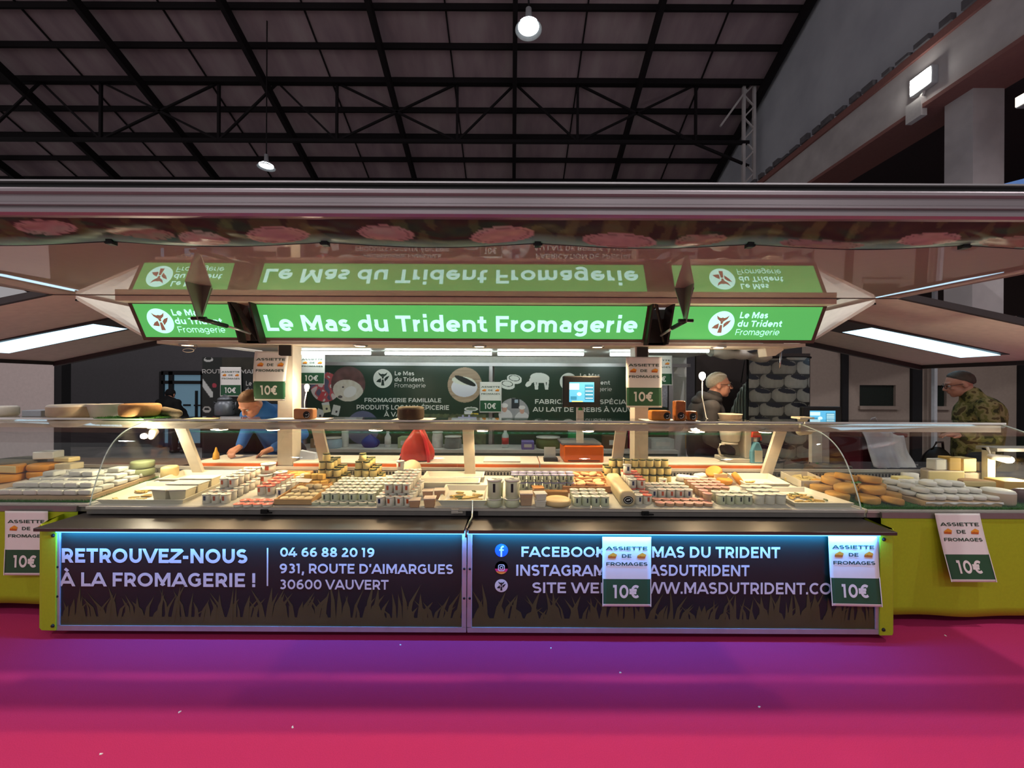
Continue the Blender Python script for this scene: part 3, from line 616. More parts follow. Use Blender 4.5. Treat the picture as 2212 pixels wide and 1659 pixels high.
for i, c in enumerate((0, 1, 2)): f.poly([(cx + r_ * math.cos(R(a)), cz + r_ * math.sin(R(a))) for a in range(0, 361, 10) if True], 0, .001)
f.poly([(cx + r_ * math.cos(R(a)), cz + r_ * math.sin(R(a))) for a in range(190, 351, 8)], 1, .0013); f.poly([(cx + r_ * math.cos(R(a)), cz + r_ * math.sin(R(a))) for a in range(215, 326, 8)], 2, .0016)
q = .018; f.line([(cx - q + .006, cz + q), (cx + q - .006, cz + q), (cx + q, cz + q - .006), (cx + q, cz - q + .006), (cx + q - .006, cz - q), (cx - q + .006, cz - q), (cx - q, cz - q + .006), (cx - q, cz + q - .006), (cx - q + .006, cz + q)], .005, 3, .003)
f.line(arc(cx, cz, .0085, .0085, 0, 360, 20), .0045, 3, .003); f.ell(cx + .0115, cz + .0115, .0025, .0025, 3, .003)
mb.build('round_camera_icon', [mat('icon_violet', '#a02fb8', .4), mat('icon_pink', '#e0366e', .4), mat('icon_orange', '#f0923c', .4), m_text], pr)
mb = MB(); f = Flat(mb, (0, FYp, 0)); f.logo(px(1085), pz(1265), r_, 0, 1, .001); mb.build('logo_icon', [m_text, m_panel], pr)
# dark steel ledge in two halves
m_ledge = mat('dark_steel_ledge', '#5a5451', .38, .8, var=.1, scale=5, stretch=(1, 4, 1)); m_steel = mat('stainless_steel', '#a7a5a6', .25, .85, var=.08, scale=8)
LZ = .694
for x0, x1, lab in ((-2.86, SEAM - .012, 'dark steel ledge above the RETROUVEZ-NOUS panel'), (SEAM + .012, 2.31, 'dark steel ledge above the social media panel')):
    mb = MB(); mb.box(x0, x1, 2.352, 2.70, LZ - .012, LZ); mb.box(x0, x1, 2.352, 2.362, LZ - .02, LZ - .012)
    tag(mb.build('counter_ledge', m_ledge, origin=((x0 + x1) / 2, 2.5, LZ), bevel=.002, seg=1), lab, 'ledge', 'steel ledges')
mb = MB(); mb.tube([(SEAM, 2.345, .655), (SEAM, 2.35, .705), (SEAM + .02, 2.5, .72), (SEAM + .01, 2.62, .79)], .007)
o = tag(mb.build('ledge_strap', m_steel, origin=(SEAM, 2.35, .655)), 'thin bright strap over the seam between the two dark ledges', 'strap')
mb = MB(); mb.box(SEAM - .03, SEAM + .05, 2.585, 2.6, .70, .735); mb.build('buckle', m_black, o)
mb = MB()
mb.box(-2.74, 2.22, 2.366, 2.376, .6635, .6715)
o = tag(mb.build('led_strip', emit('led_blue', (.12, .42, 1), 2.2), origin=(-.2, 2.37, .677)), 'thin glowing blue LED strip along the underside of the ledges', 'led strip')
# lime green end covers
m_lime = mat('lime_fabric', '#a8b81c', .75, var=.1, scale=60)
mb = MB()
def cover(pts, z0, z1, label):
    mb = MB(); n = len(pts)
    inner = [(p[0] * 1, p[1] + .012) for p in pts]
    mb.prism([*pts, *inner[::-1]], 'z', z0, z1); t = tag(mb.build('side_cover', m_lime, origin=(pts[0][0], pts[0][1], z0), bevel=.004), label, 'cover', 'lime end covers')
    return t
c1 = cover([(-2.772, 2.395), (-2.86, 2.398), (-2.90, 2.42), (-2.95, 2.50), (-2.99, 2.62)], .055, .69, 'lime green fabric cover at the end of the RETROUVEZ-NOUS panel')
c2 = cover([(2.246, 2.395), (2.325, 2.398), (2.352, 2.42), (2.36, 2.62)], .05, .69, 'lime green fabric cover at the end of the social media panel')
for c, x in ((c1, -2.788), (c2, 2.268)):
    for z in (.635, .085): mb = MB(); mb.lathe([(0, -.008), (.008, -.007), (.012, 0)], 10, (x, 2.396, z), axis='y'); mb.build('stud', m_dark, c)

# ================================================================ GLASS DISPLAY CASES
m_glass = glass('case_glass'); m_edge = mat('glass_edge', '#cfe3df', .2, var=.05); m_deck = mat('deck_liner', '#d8d3c6', .45); m_casein = mat('case_body', '#8c8884', .4, .6); m_lip = mat('case_lip', '#c4bdb2', .4, .3)
CTRL = [(2.60, .70), (2.605, .752), (2.622, .83), (2.655, .94), (2.70, 1.06), (2.757, 1.15), (2.83, 1.213), (2.915, 1.248), (3.02, 1.278), (3.12, 1.30)]
def spline(c, k=5):
    out = []
    for i in range(1, len(c) - 2):
        p = [Vector(q) for q in c[i - 1:i + 3]]
        for j in range(k): t = j / k; out.append(tuple(.5 * ((2 * p[1]) + (p[2] - p[0]) * t + (2 * p[0] - 5 * p[1] + 4 * p[2] - p[3]) * t * t + (3 * p[1] - p[0] - 3 * p[2] + p[3]) * t ** 3)))
    return out + [c[-2]]
PROF = spline(CTRL)
SZ = 1.285                                      # glass shelf
def profile(y): return [(a + y, b) for a, b in PROF]
SLANT = .28
def shear(mb, x0, x1, sl):                 # the middle case and its right neighbour meet along a slanted end
    for v in mb.v:
        if sl == 1 and v.x > x1 - .05 or sl == -1 and v.x < x0 + .05: v.x -= SLANT * max(0, v.y - 2.6)
    return mb
def case(x0, x1, label, panes, posts, yo=0, base=True, ends=(True, True), z0=.1, sl=0):
    class MB(globals()['MB']):
        def build(s, *a, **k): shear(s, x0, x1, sl); return super().build(*a, **k)
    t = thing('display_case', label, 'display case', ((x0 + x1) / 2, 2.9 + yo, z0), None)
    mb = MB(); mb.box(x0 + .02, x1 - .02, 2.72 + yo, 3.25 + yo, z0, .70); mb.build('cabinet', m_dark, t)
    mb = MB(); mb.prism([(2.60 + yo, .70), (2.60 + yo, .745), (2.60 + yo + .012, DZ0), (3.27 + yo, deck(3.27)), (3.27 + yo, .70)], 'x', x0, x1); mb.build('deck', m_deck, t)
    mb = MB(); mb.box(x0, x1, 2.592 + yo, 2.60 + yo, .70, .732, 0); mb.box(x0, x1, 2.585 + yo, 2.603 + yo, .732, .752, 1); mb.build('front_fascia', [m_casein, m_lip], t, bevel=.002, seg=1)
    mb = MB(); mb.box(x0, x1, 3.262 + yo, 3.285 + yo, .850, .873); mb.build('back_rail', m_lip, t)
    mb = MB(); mb.box(x0, x1, 3.272 + yo, 3.28 + yo, .80, .850, 0); 
    n = int((x1 - x0) / .027)
    for k in range(n): x = x0 + .01 + k * (x1 - x0) / n; mb.box(x, x + .012, 3.264 + yo, 3.272 + yo, .805, .838, 1)
    mb.box(x0, x1, 3.264 + yo, 3.272 + yo, .838, .845, 1); mb.build('vent_grille', [m_black, m_casein], t)
    pr = profile(yo); k = len(panes) - 1
    for a, b in zip(panes[:-1], panes[1:]):
        out = [(y, z) for y, z in pr]; inn = [(y + .006, z - .003) for y, z in pr]
        mb = MB(); n_ = len(out) - 1
        for sd_ in (out, inn): mb.grid(1, n_, lambda u, v, sd_=sd_: (a + .002 + u * (b - a - .004), *sd_[min(n_, round(v * n_))]))
        for x_ in (a + .002, b - .002): mb.add([(x_, *q) for q in out] + [(x_, *q) for q in inn], [(i, i + 1, i + n_ + 2, i + n_ + 1) for i in range(n_)])
        for i_ in (0, n_): mb.add([(a + .002, *out[i_]), (b - .002, *out[i_]), (b - .002, *inn[i_]), (a + .002, *inn[i_])], [(0, 1, 2, 3)])
        o = mb.build('front_pane', m_glass, t)
    for on, x in zip(ends, (x0 + .01, x1 - .01)):
        if not on: continue
        poly = [(y + .008, z) for y, z in pr] + [(3.2 + yo, 1.278), (3.26 + yo, .87), (3.26 + yo, deck(3.26))]
        mb = MB(); mb.prism(poly, 'x', x - .004, x + .004, 0); mb.build('end_pane', m_glass, t)
        mb = MB(); mb.tube([(x, y - .001, z) for y, z in pr], .0035, 6); mb.build('pane_edge', m_edge, t)
    mb = MB(); mb.box(x0, x1, 3.0 + yo, 3.27 + yo, SZ - .006, SZ + .004); mb.build('glass_shelf', m_glass, t)
    mb = MB(); mb.box(x0, x1, 2.992 + yo, 3.0 + yo, SZ - .007, SZ + .007); mb.build('shelf_edge', mat('lit_glass_edge', '#f3f5f2', .3, var=.02), t)  # light caught in the shelf edge put into its white colour
    mb = MB(); mb.box(x0, x1, 3.025 + yo, 3.06 + yo, SZ - .070, SZ - .018); mb.build('shelf_rail', m_cream, t)
    for x in posts:
        mb = MB(); mb.hexa([(x - .043, 3.235 + yo, .80), (x + .043, 3.235 + yo, .80), (x + .043, 3.262 + yo, .80), (x - .043, 3.262 + yo, .80)], [(x - .043, 3.03 + yo, SZ - .03), (x + .043, 3.03 + yo, SZ - .03), (x + .043, 3.057 + yo, SZ - .03), (x - .043, 3.057 + yo, SZ - .03)]); mb.build('slanted_post', m_cream, t)
    return t
CX0, CX1 = -2.80, 2.325
mc = case(CX0, CX1, 'long curved glass display case in the middle filled with pots, jars and trays of cheese', [CX0, PX(575, 2.6), PX(985, 2.6), PX(1395, 2.6), CX1], [-2.57, -1.51, -.34, .85, 2.09], sl=1)
for x in (575, 985, 1395):
    mb = MB(); xx = PX(x, 2.59); z = .712 if x != 985 else .72; mb.box(xx - .025, xx + .02, 2.575, 2.592, z, z + .028); mb.box(xx - .008, xx + .05, 2.57, 2.58, z + .004, z + .012); mb.build('pane_clip', m_black if x != 985 else m_lip, mc)
lc = case(-5.1, -2.82, 'curved glass display case of square white cheeses behind the lime cover', [-5.1, -2.82], [], .05, ends=(True, False))
rc = case(2.34, 3.76, 'curved glass display case of orange rounds and white rounds by the camouflage jacket', [2.34, 3.76], [], 0, ends=(False, True), sl=-1)
# lamps under the shelf of the main case
m_case = emit('case_lamp_glow', (1, .80, .50), 11)
for px_, lab in ((480, 'above the pots next to the first slanted post'), (592, 'above the crate of soft cheeses and yellow cubes'), (815, 'above the second jar pyramid'), (1043, 'above the two tall tubs'), (1270, 'above the wooden box of soft rounds'), (1500, 'above the long row of pink-lidded pots'), (1652, 'above the corner tray of slices')):
    x = PX(px_, 3.03); t = thing('case_lamp', 'small warm lamp under the glass shelf ' + lab, 'lamp', (x, 3.03, 1.215), 'warm lamps under the shelf')
    mb = MB(); mb.lathe([(.05, 1.224), (.05, 1.213), (.04, 1.211)], 20, (x, 3.025, 0)); mb.build('housing', m_alu, t)
    mb = MB(); mb.lathe([(0, 1.215), (.043, 1.215), (.04, 1.206), (0, 1.203)], 20, (x, 3.025, 0)); mb.build('lens', m_case, t)
    light('case_lamp_light', 'SPOT', (x, 3.025, 1.195), 11, WARM, .03, aim=(x, 2.9, .8), spot=150)
# side counters with lime cloth
def side_counter(x0, x1, yf, zb, label, wob):
    t = thing('cloth_counter', label, 'counter', ((x0 + x1) / 2, yf, 0), 'side counters')
    mb = MB(); rnd = random.Random(3)
    fr = lambda a, b: (x0 + a * (x1 - x0), yf - .006 * math.sin(a * 23 + wob) * (1 - b) - .012 * (1 - b) * math.sin(a * 7 + wob), zb + .012 * math.sin(a * 9 + wob) * (1 - b) + b * (.735 - zb))
    mb.grid(60, 12, fr); o = mb.build('cloth', m_lime, t, norm=False); o.modifiers.new('thickness', 'SOLIDIFY').thickness = .004
    mb = MB(); mb.box(x0, x1, yf - .006, yf + .02, .705, .742); mb.build('front_rail', m_casein, t)
    mb = MB(); [mb.box(x, x + .06, yf + .1, yf + .16, 0, .7) for x in (x0 + .1, x1 - .2)]; mb.build('leg', m_dark, t)
    return t
side_counter(-5.1, -2.90, 2.63, .075, 'lime cloth covered counter beside the RETROUVEZ-NOUS panel end cover', 0)
side_counter(2.42, 4.3, 2.575, .07, 'lime cloth covered counter below the orange and white rind cheeses', 1.3)

# ================================================================ PRICE POSTERS
m_paper = mat('poster_paper', '#efece6', .6, var=.03); m_pgreen = mat('poster_green', '#28583a', .55, var=.06); m_ptext = mat('poster_ink', '#2c4a38', .6); m_icon = mat('cheese_icon_orange', '#f0a030', .5); m_icon2 = mat('cheese_icon_dark', '#c8641e', .5)
def poster(top, label, w=.297, h=.42, tilt=0, bend=None, yaw=0, sz=1, rail=True):
    bend = bend or (lambda u, v: 0)
    t = thing('price_poster', label, 'poster', top, 'cheese plate price posters')
    mb = MB(); mb.grid(10, 28, lambda a, b: (-w / 2 + a * w, 0, -h + b * h), 0, True, lambda i, j: 1 if (0 < j < 11) else 0)
    for v in mb.v:                              # white border beside the green field
        pass
    fl = MB(); f = Flat(fl, (-w / 2, 0, -h)); k = w / .297
    def T(s, x0, x1, yb, cap, m, wd): f.text(s, x0 * w, x1 * w, yb * h, cap * h, m, .0016, wd)
    T('ASSIETTE', .07, .93, .81, .052, 0, .2); T('DE', .39, .60, .70, .052, 0, .2); T('FROMAGES', .07, .93, .585, .05, 0, .2)
    T('10€', .21, .77, .12, .19, 1, .2)
    for cx in (.2, .8):
        f.poly([((cx + a) * w, (.725 + b) * h) for a, b in ((-.09, -.03), (.07, -.035), (.1, .02), (.02, .05), (-.08, .01))], 2, .0012)
        f.poly([((cx + a) * w, (.725 + b) * h) for a, b in ((-.09, -.03), (.07, -.035), (.085, -.005), (-.085, -.002))], 3, .0015)
        f.ell((cx - .02) * w, .722 * h, .012 * w, .008 * h, 3, .0018, 10)
    for m_ in (mb, fl):
        nv = []
        for v in m_.v:
            u_, v_ = v.x / w + .5, v.z / h + 1
            nv.append(Vector((v.x + tilt * v.z, v.y + bend(u_, v_), v.z)))
        m_.v = nv
    org = Vector(top)
    for m_ in (mb, fl): m_.v = [v + org for v in m_.v]
    o = mb.build('sheet', [m_paper, m_pgreen], t, norm=False); o.modifiers.new('thickness', 'SOLIDIFY').thickness = .0008
    # white side margins of the green field
    e = MB(); 
    g = Flat(e, org + Vector((-w / 2, 0, -h)))
    for x0, x1 in ((0, .018), (.982, 1)): g.poly([(x0 * w, 0), (x1 * w, 0), (x1 * w, .41 * h), (x0 * w, .41 * h)], 0, .0012)
    e.v = [Vector((v.x + tilt * (v.z - org.z), v.y + bend((v.x - org.x) / w + .5, (v.z - org.z) / h + 1), v.z)) for v in e.v]
    e.build('white_margin', m_paper, t, norm=False)
    fl.build('lettering', [m_ptext, m_paper, m_icon, m_icon2], t, norm=False)
    if yaw: t.rotation_euler = (0, 0, yaw)
    return t
cv = lambda u, v: -.012 * (1 - v) ** 2
poster(P(1354, 1160, 2.396), 'price poster taped over the middle of the FACEBOOK and INSTAGRAM lines', bend=lambda u, v: -.006 * (1 - v) ** 2)
poster(P(1842, 1157, 2.394), 'price poster taped at the end of the website line beside the lime cover', tilt=-.03, bend=lambda u, v: -.014 * (1 - v) ** 2 - .01 * (1 - v) * u)
poster(P(2068, 1109, 2.553), 'price poster hanging crooked on the lime cloth under the white rind rounds', .292, .42, tilt=-.125, bend=lambda u, v: -.05 * (1 - v) ** 1.3)
poster(P(57, 1104, 2.61), 'price poster on the lime cloth partly hidden by the end cover', .285, .42, tilt=-.02, bend=cv)
poster(P(588, 759, 3.345), 'warm lit price poster on the cream post above the bending man in blue', .278, .42, tilt=.045, bend=lambda u, v: -.02 * math.sin(math.pi * v) + .05 * (v - .5) * (u - .5))
poster(P(1391, 771, 3.345), 'price poster on the cream post beside the screen of the orange weighing scale', .305, .43, bend=cv)
poster(P(675, 766, 4.73), 'bluish price poster hanging under the tube light before the sheep photo', .30, .36, bend=cv)
poster(P(1425, 768, 4.75), 'price poster under the ceiling tubes mostly hidden behind the post poster', .30, .36, bend=cv)
poster(P(1060, 825, 5.385), 'small distant price poster on the mullion between the two green banners', .298, .42)
poster(P(498, 793, 6.28), 'dim price poster on the dark rear banner above the milk churn', .335, .47, tilt=-.03, bend=cv)
# ================================================================ BACK BANNERS (printed)
YW = 5.40
def bx(x): return PX(x, YW)
def bz(y): return P(1106, y, YW).z
GRN = Vector(hx('#1f3a2c'))
def mix(a, b, t): return Vector(a).lerp(Vector(b), max(0, min(1, t)))
def nz(x, y, s, k=0): return noise.noise(Vector((x * s, y * s, k))) * .5 + .5
def inell(x, y, cx, cy, rx, ry, rot=0):
    dx, dy = x - cx, y - cy; c, s_ = math.cos(rot), math.sin(rot); a, b = dx * c + dy * s_, -dx * s_ + dy * c
    return (a / rx) ** 2 + (b / ry) ** 2
def ban1(a, b):
    x = 664 + a * (1056 - 664); y = 960 - b * (960 - 791); c = GRN.copy()
    if inell(x, y, 703, 838, 32, 32) < 1:        # a crowd with red and white clothes
        n = nz(x, y, .07, 3); c = Vector((.75, .66, .66)) if n > .56 else Vector((.55, .10, .12)) if n > .44 else Vector((.12, .12, .2))
        if y > 848 and abs(x - 700 + (y - 848) * .6) < 5: c = Vector((.6, .07, .09))
    if inell(x, y, 752, 831, 37, 38) < 1:        # a sheep seen close, dark barn behind
        n = nz(x, y, .08, 5); c = mix((.05, .03, .03), (.22, .1, .1), n)
        if inell(x, y, 752, 846, 33, 24, .2) < 1: c = mix((.62, .55, .46), (.8, .76, .7), nz(x, y, .15))
        if inell(x, y, 756, 848, 15, 11, -.5) < 1: c = Vector((.82, .80, .80))
        if inell(x, y, 735, 859, 5, 3) < 1 or inell(x, y, 741, 838, 2.5, 2) < 1: c = Vector((.12, .10, .10))
    if inell(x, y, 1004, 832, 37, 38) < 1:       # white cheese and dark feather on planks
        c = mix((.34, .24, .17), (.50, .38, .27), nz(x * .3, y * 2.2, .12)) * (.6 if int(y / 9) % 2 and (y % 9) < 1 else 1)
        if inell(x, y, 1003, 837, 28, 21) < 1 and y > 812: c = mix((.62, .62, .72), (.85, .85, .9), (860 - y) / 40)
        if inell(x, y, 1001, 823, 25, 9, .12) < 1: c = mix((.72, .74, .62), (.85, .85, .8), nz(x, y, .4))
        if inell(x, y, 1005, 823, 25, 6, .43) < 1: c = Vector((.012, .018, .016))
    for cx, cy, rt, yl in ((691, 897, .35, 0), (705, 882, -.2, 1), (726, 888, .22, 0)):
        q = max(abs((x - cx) * math.cos(rt) + (y - cy) * math.sin(rt)) / 8, abs(-(x - cx) * math.sin(rt) + (y - cy) * math.cos(rt)) / 11)
        if q < 1: c = Vector((.72, .72, .5)) if yl and y > cy - 5 else Vector((.75, .78, .76))
        if q < 1 and inell(x, y, cx + 1, cy + 3, 2.5, 2.5) < 1: c = Vector((.06, .06, .06))
    if inell(x, y, 784, 925, 36, 36) < 1 and y > 880: c = mix((.10, .11, .2), (.18, .19, .32), nz(x, y, .03))
    if inell(x, y, 1018, 884, 15, 4.5) < 1: c = Vector((.75, .78, .75)) if inell(x, y, 1018, 884, 11, 3) > 1 else Vector((.2, .26, .2))
    if 1003 < x < 1020 and 888 < y < 904: c = Vector((.6, .66, .75)) if (y // 5) % 2 else Vector((.75, .78, .8))
    if 1018 < x < 1034 and 893 < y < 908: c = Vector((.72, .55, .08))
    if 905 < x < 1050 and y > 897 - 4 * nz(x, 0, .2): c = mix((.03, .04, .03), (.16, .2, .1), nz(x, y, .12, 9))
    if 990 < x < 1030 and 897 < y < 912 and (abs(x - 1000) < 2 or abs(x - 1014) < 2 or abs(y - 903) < 2): c = Vector((.45, .45, .7))
    return c
def ban2(a, b):
    x = 1068 + a * (1442 - 1068); y = 960 - b * (960 - 791); c = GRN.copy(); W = Vector((.78, .80, .76))
    for cx, cy in ((1111, 817), (1096, 829)):
        if inell(x, y, cx, cy, 16, 8, .15) < 1 or inell(x, y, cx, cy + 4, 16, 8, .15) < 1: c = W
        if .42 < inell(x, y, cx, cy, 16, 8, .15) < .6: c = GRN
    if inell(x, y, 1166, 816, 21, 11, .1) < 1 or inell(x, y, 1142, 829, 8, 5, -.7) < 1 or inell(x, y, 1150, 820, 8, 6, -.8) < 1: c = W
    for lx, k in ((1155, .15), (1162, -.1), (1176, .2), (1184, -.1)):
        if 822 < y < 841 and abs(x - lx - (y - 822) * k) < 2.1: c = W
    if inell(x, y, 1110, 892, 33, 32) < 1:
        c = mix((.28, .28, .3), (.42, .42, .45), nz(x, y, .05))
        if 1105 < x < 1122 and 861 < y < 882: c = Vector((.02, .03, .04)) if not (1112 < x < 1119 and 863 < y < 870) else Vector((.4, .5, .6))
        for cx, cy, s in ((1128, 888, 1), (1090, 884, 1.1)):
            if inell(x, y, cx, cy + 18, 16 * s, 17 * s) < 1: c = Vector((.72, .70, .72))
            if inell(x, y, cx, cy - 1, 5 * s, 7 * s) < 1: c = Vector((.6, .34, .27))
            if inell(x, y, cx, cy - 8, 7 * s, 4.5 * s) < 1: c = Vector((.8, .78, .78))
    if inell(x, y, 1440, 852, 28, 26) < 1: c = mix((.25, .26, .34), (.6, .6, .66), nz(x, y, .25))
    if inell(x, y, 1163, 910, 14, 6) < 1: c = mix((.1, .12, .1), (.6, .6, .6), nz(x, y, .3))
    return c
for fn, x0, x1, lab in ((ban1, 664, 1056, 'dark green printed banner with sheep photo, feather cheese photo and FROMAGERIE FAMILIALE'), (ban2, 1068, 1442, 'dark green printed banner with white sheep drawing behind the weighing scale')):
    O = (bx(x0), YW, bz(960)); t = thing('wall_banner', lab, 'banner', (bx((x0 + x1) / 2), YW, bz(960)), 'green banners on the trailer back wall')
    painted('printed_sheet', t, O, (1, 0, 0), (0, 0, 1), bx(x1) - bx(x0), bz(791) - bz(960), 500, 210, fn, .3, .5)
    mb = MB(); mb.box(bx(x0), bx(x1), YW + .002, YW + .02, bz(960), bz(791)); mb.build('backing', m_white, t)
    mb = MB(); f = Flat(mb, (0, YW, 0)); q = YW / F
    def T(s, xa, xb, yb, yt, w=.19): f.text(s, bx(xa), bx(xb), bz(yb), (yb - yt) * q, 0, .004, w)
    if x0 == 664:
        f.logo(bx(827), bz(819), 20.5 * q, 0, 1, .003)
        T('Le Mas', 852, 895, 812, 803); T('du Trident', 852, 916, 825, 816); T('Fromagerie', 852, 920, 838, 829, .1)
        T('FROMAGERIE FAMILIALE', 787, 954, 870, 861); T('PRODUITS LOCAUX. ÉPICERIE', 770, 971, 886, 876); T('À VAUVERT', 830, 916, 901, 891)
    else:
        f.logo(bx(1228), bz(824), 19 * q, 0, 1, .003)
        T('Le Mas', 1252, 1296, 815, 806); T('du Trident', 1252, 1318, 830, 821); T('Fromagerie', 1252, 1322, 844, 835, .1)
        T('FABRICATION DE SPÉCIALITÉS', 1155, 1395, 872, 862); T('AU LAIT DE BREBIS À VAUVERT', 1151, 1398, 889, 879)
    mb.build('lettering', [m_wprint, m_dkgreen], t)
# rear banner on the side of the stall, seen past the bending man
Y6 = 6.3
rx = lambda x: PX(x, Y6)
rz = lambda y, x=530: P(x, y, Y6).z
def ban3(a, b):
    x = 437 + a * (660 - 437); y = 1010 - b * (1010 - 772); c = Vector((.012, .016, .014)); W = Vector((.5, .52, .5))
    if inell(x, y, 450, 777, 10, 5) < 1 and inell(x, y, 450, 775, 7, 3) > 1: c = W
    if 437 < x < 460 and abs((y - 826) - (x - 437) * 1.35) < 9 and y < 858: c = W
    if inell(x, y, 463, 833, 5, 5) < 1: c = Vector((.35, .04, .06))
    if y < 800 and x > 480: c = mix((.015, .016, .012), (.05, .045, .03), nz(x, y, .06))
    if inell(x, y, 447, 885, 9, 7) < 1 and inell(x, y, 447, 884, 6, 3) > 1: c = Vector((.45, .44, .4))
    if inell(x, y, 632, 835, 11, 12) < 1: c = mix((.25, .26, .26), (.6, .6, .6), nz(x, y, .2))
    if 600 < x < 645 and y > 855: c = mix((.02, .03, .02), (.25, .27, .2), nz(x, y, .12, 2))
    return c
t = thing('rear_banner', 'very dark rear banner with ROUTE lettering behind the milk churn', 'banner', (rx(548), Y6, rz(1010)))
painted('printed_sheet', t, (rx(437), Y6, rz(1010)), (1, 0, 0), (0, 0, 1), rx(660) - rx(437), rz(772) - rz(1010), 170, 180, ban3, .5, .3)
mb = MB(); mb.box(rx(437), rx(660), Y6 + .002, Y6 + .02, rz(1010), rz(772)); mb.build('backing', m_blk, t)
mb = MB(); f = Flat(mb, (0, Y6, 0)); q = Y6 / F; m_dimtext = mat('dim_print', '#b9b8b4', .6)
f.text("ROUTE D'AIMARGUES VAUVERT", rx(436), rx(668), rz(807), 9 * q, 0, .004, .15); f.text('Le Mas', rx(531), rx(570), rz(833), 10 * q, 0, .004, .17); f.text('du Trident', rx(530), rx(594), rz(848), 11 * q, 0, .004, .17); f.text('Fromagerie', rx(530), rx(598), rz(862), 10 * q, 0, .004, .1)
mb.build('lettering', m_dimtext, t)
mb = MB(); [mb.box(x, x + .05, Y6 + .02, Y6 + .06, 0, rz(1010) + .3) for x in (rx(445), rx(650))]; mb.build('stand', m_blk, t)
# milk churn on a dark cabinet with a printed plate
cz = P(487, 897, 6.0).z
t = thing('dark_cabinet', 'low dark cabinet with FROMAGERIE plate carrying the grey milk churn', 'cabinet', (PX(490, 6.0), 6.0, 0))
mb = MB(); mb.box(PX(440, 5.9), PX(528, 5.9), 5.9, 6.18, 0, cz); mb.build('body', m_blk, t, bevel=.01)
mb = MB(); f = Flat(mb, (0, 5.9, 0)); f.text('FROMAGERIE', PX(453, 5.9), PX(512, 5.9), cz - .075, .045, 0, .004, .2); f.text('LE MAS DU TRIDENT', PX(453, 5.9), PX(512, 5.9), cz - .13, .03, 0, .004, .2); mb.build('lettering', m_dimtext, t)
t = thing('milk_churn', 'grey aluminium milk churn with domed lid on the dark cabinet', 'milk churn', (PX(486, 6.03), 6.03, cz))
m_churn = mat('churn_aluminium', '#7e8388', .4, .6)
mb = MB(); mb.lathe([(.0, cz), (.125, cz), (.13, cz + .01), (.13, cz + .16), (.1, cz + .2), (.085, cz + .225)], 28, (PX(486, 6.03), 6.03, 0)); mb.build('body', m_churn, t)
mb = MB(); mb.lathe([(.09, cz + .225), (.098, cz + .235), (.09, cz + .26), (.04, cz + .285), (.02, cz + .31), (.0, cz + .315)], 28, (PX(486, 6.03), 6.03, 0)); mb.build('lid', m_churn, t)
mb = MB()
for s in (-1, 1): c = PX(486, 6.03); mb.tube([(c + s * .115, 6.03, cz + .17), (c + s * .165, 6.03, cz + .2), (c + s * .16, 6.03, cz + .11), (c + s * .128, 6.03, cz + .09)], .01)
mb.build('handle', m_churn, t)
# ================================================================ WORK SURFACES
m_board = mat('white_cutting_board', '#e2d8c8', .5); m_orange = mat('orange_board_core', '#d8692a', .5); m_orange2 = mat('orange_plastic', '#d2651c', .4)
WZ = .905
for x0, x1, lab in ((422, 590, 'white and orange cutting board under the bending man in blue'), (634, 1166, 'long white and orange cutting board with red bag and paper on it'), (1168, 1370, 'white and orange cutting board carrying the weighing scale'), (1408, 1662, 'white and orange cutting board carrying the coffee maker')):
    a, b = PX(x0, 3.3), PX(x1, 3.3)
    mb = MB(); mb.box(a, b, 3.30, 3.64, WZ - .010, WZ, 0); mb.box(a, b, 3.30, 3.64, WZ - .038, WZ - .010, 1)
    tag(mb.build('cutting_board', [m_board, m_orange], origin=((a + b) / 2, 3.47, WZ), bevel=.002, seg=1), lab, 'cutting board', 'cutting boards behind the case')
t = thing('work_counter', 'grey steel work counter under the cutting boards', 'counter', (-.25, 3.47, 0))
mb = MB(); mb.box(-2.72, 2.26, 3.30, 3.66, .82, WZ - .038); mb.build('top', m_steel, t)
mb = MB(); mb.box(-2.70, 2.24, 3.32, 3.62, .0, .82); mb.build('body', m_dark, t)
t = thing('rear_shelf_unit', 'pale rear counter along the trailer back wall loaded with supplies', 'counter', (-.3, 5.15, 0))
mb = MB(); mb.box(-2.8, 2.1, 4.95, 5.39, .70, .74); mb.build('top', m_white, t)
mb = MB(); mb.box(-2.8, 2.1, 4.98, 5.39, 0, .70); mb.build('body', mat('grey_green_cupboard', '#7f8880', .6), t)
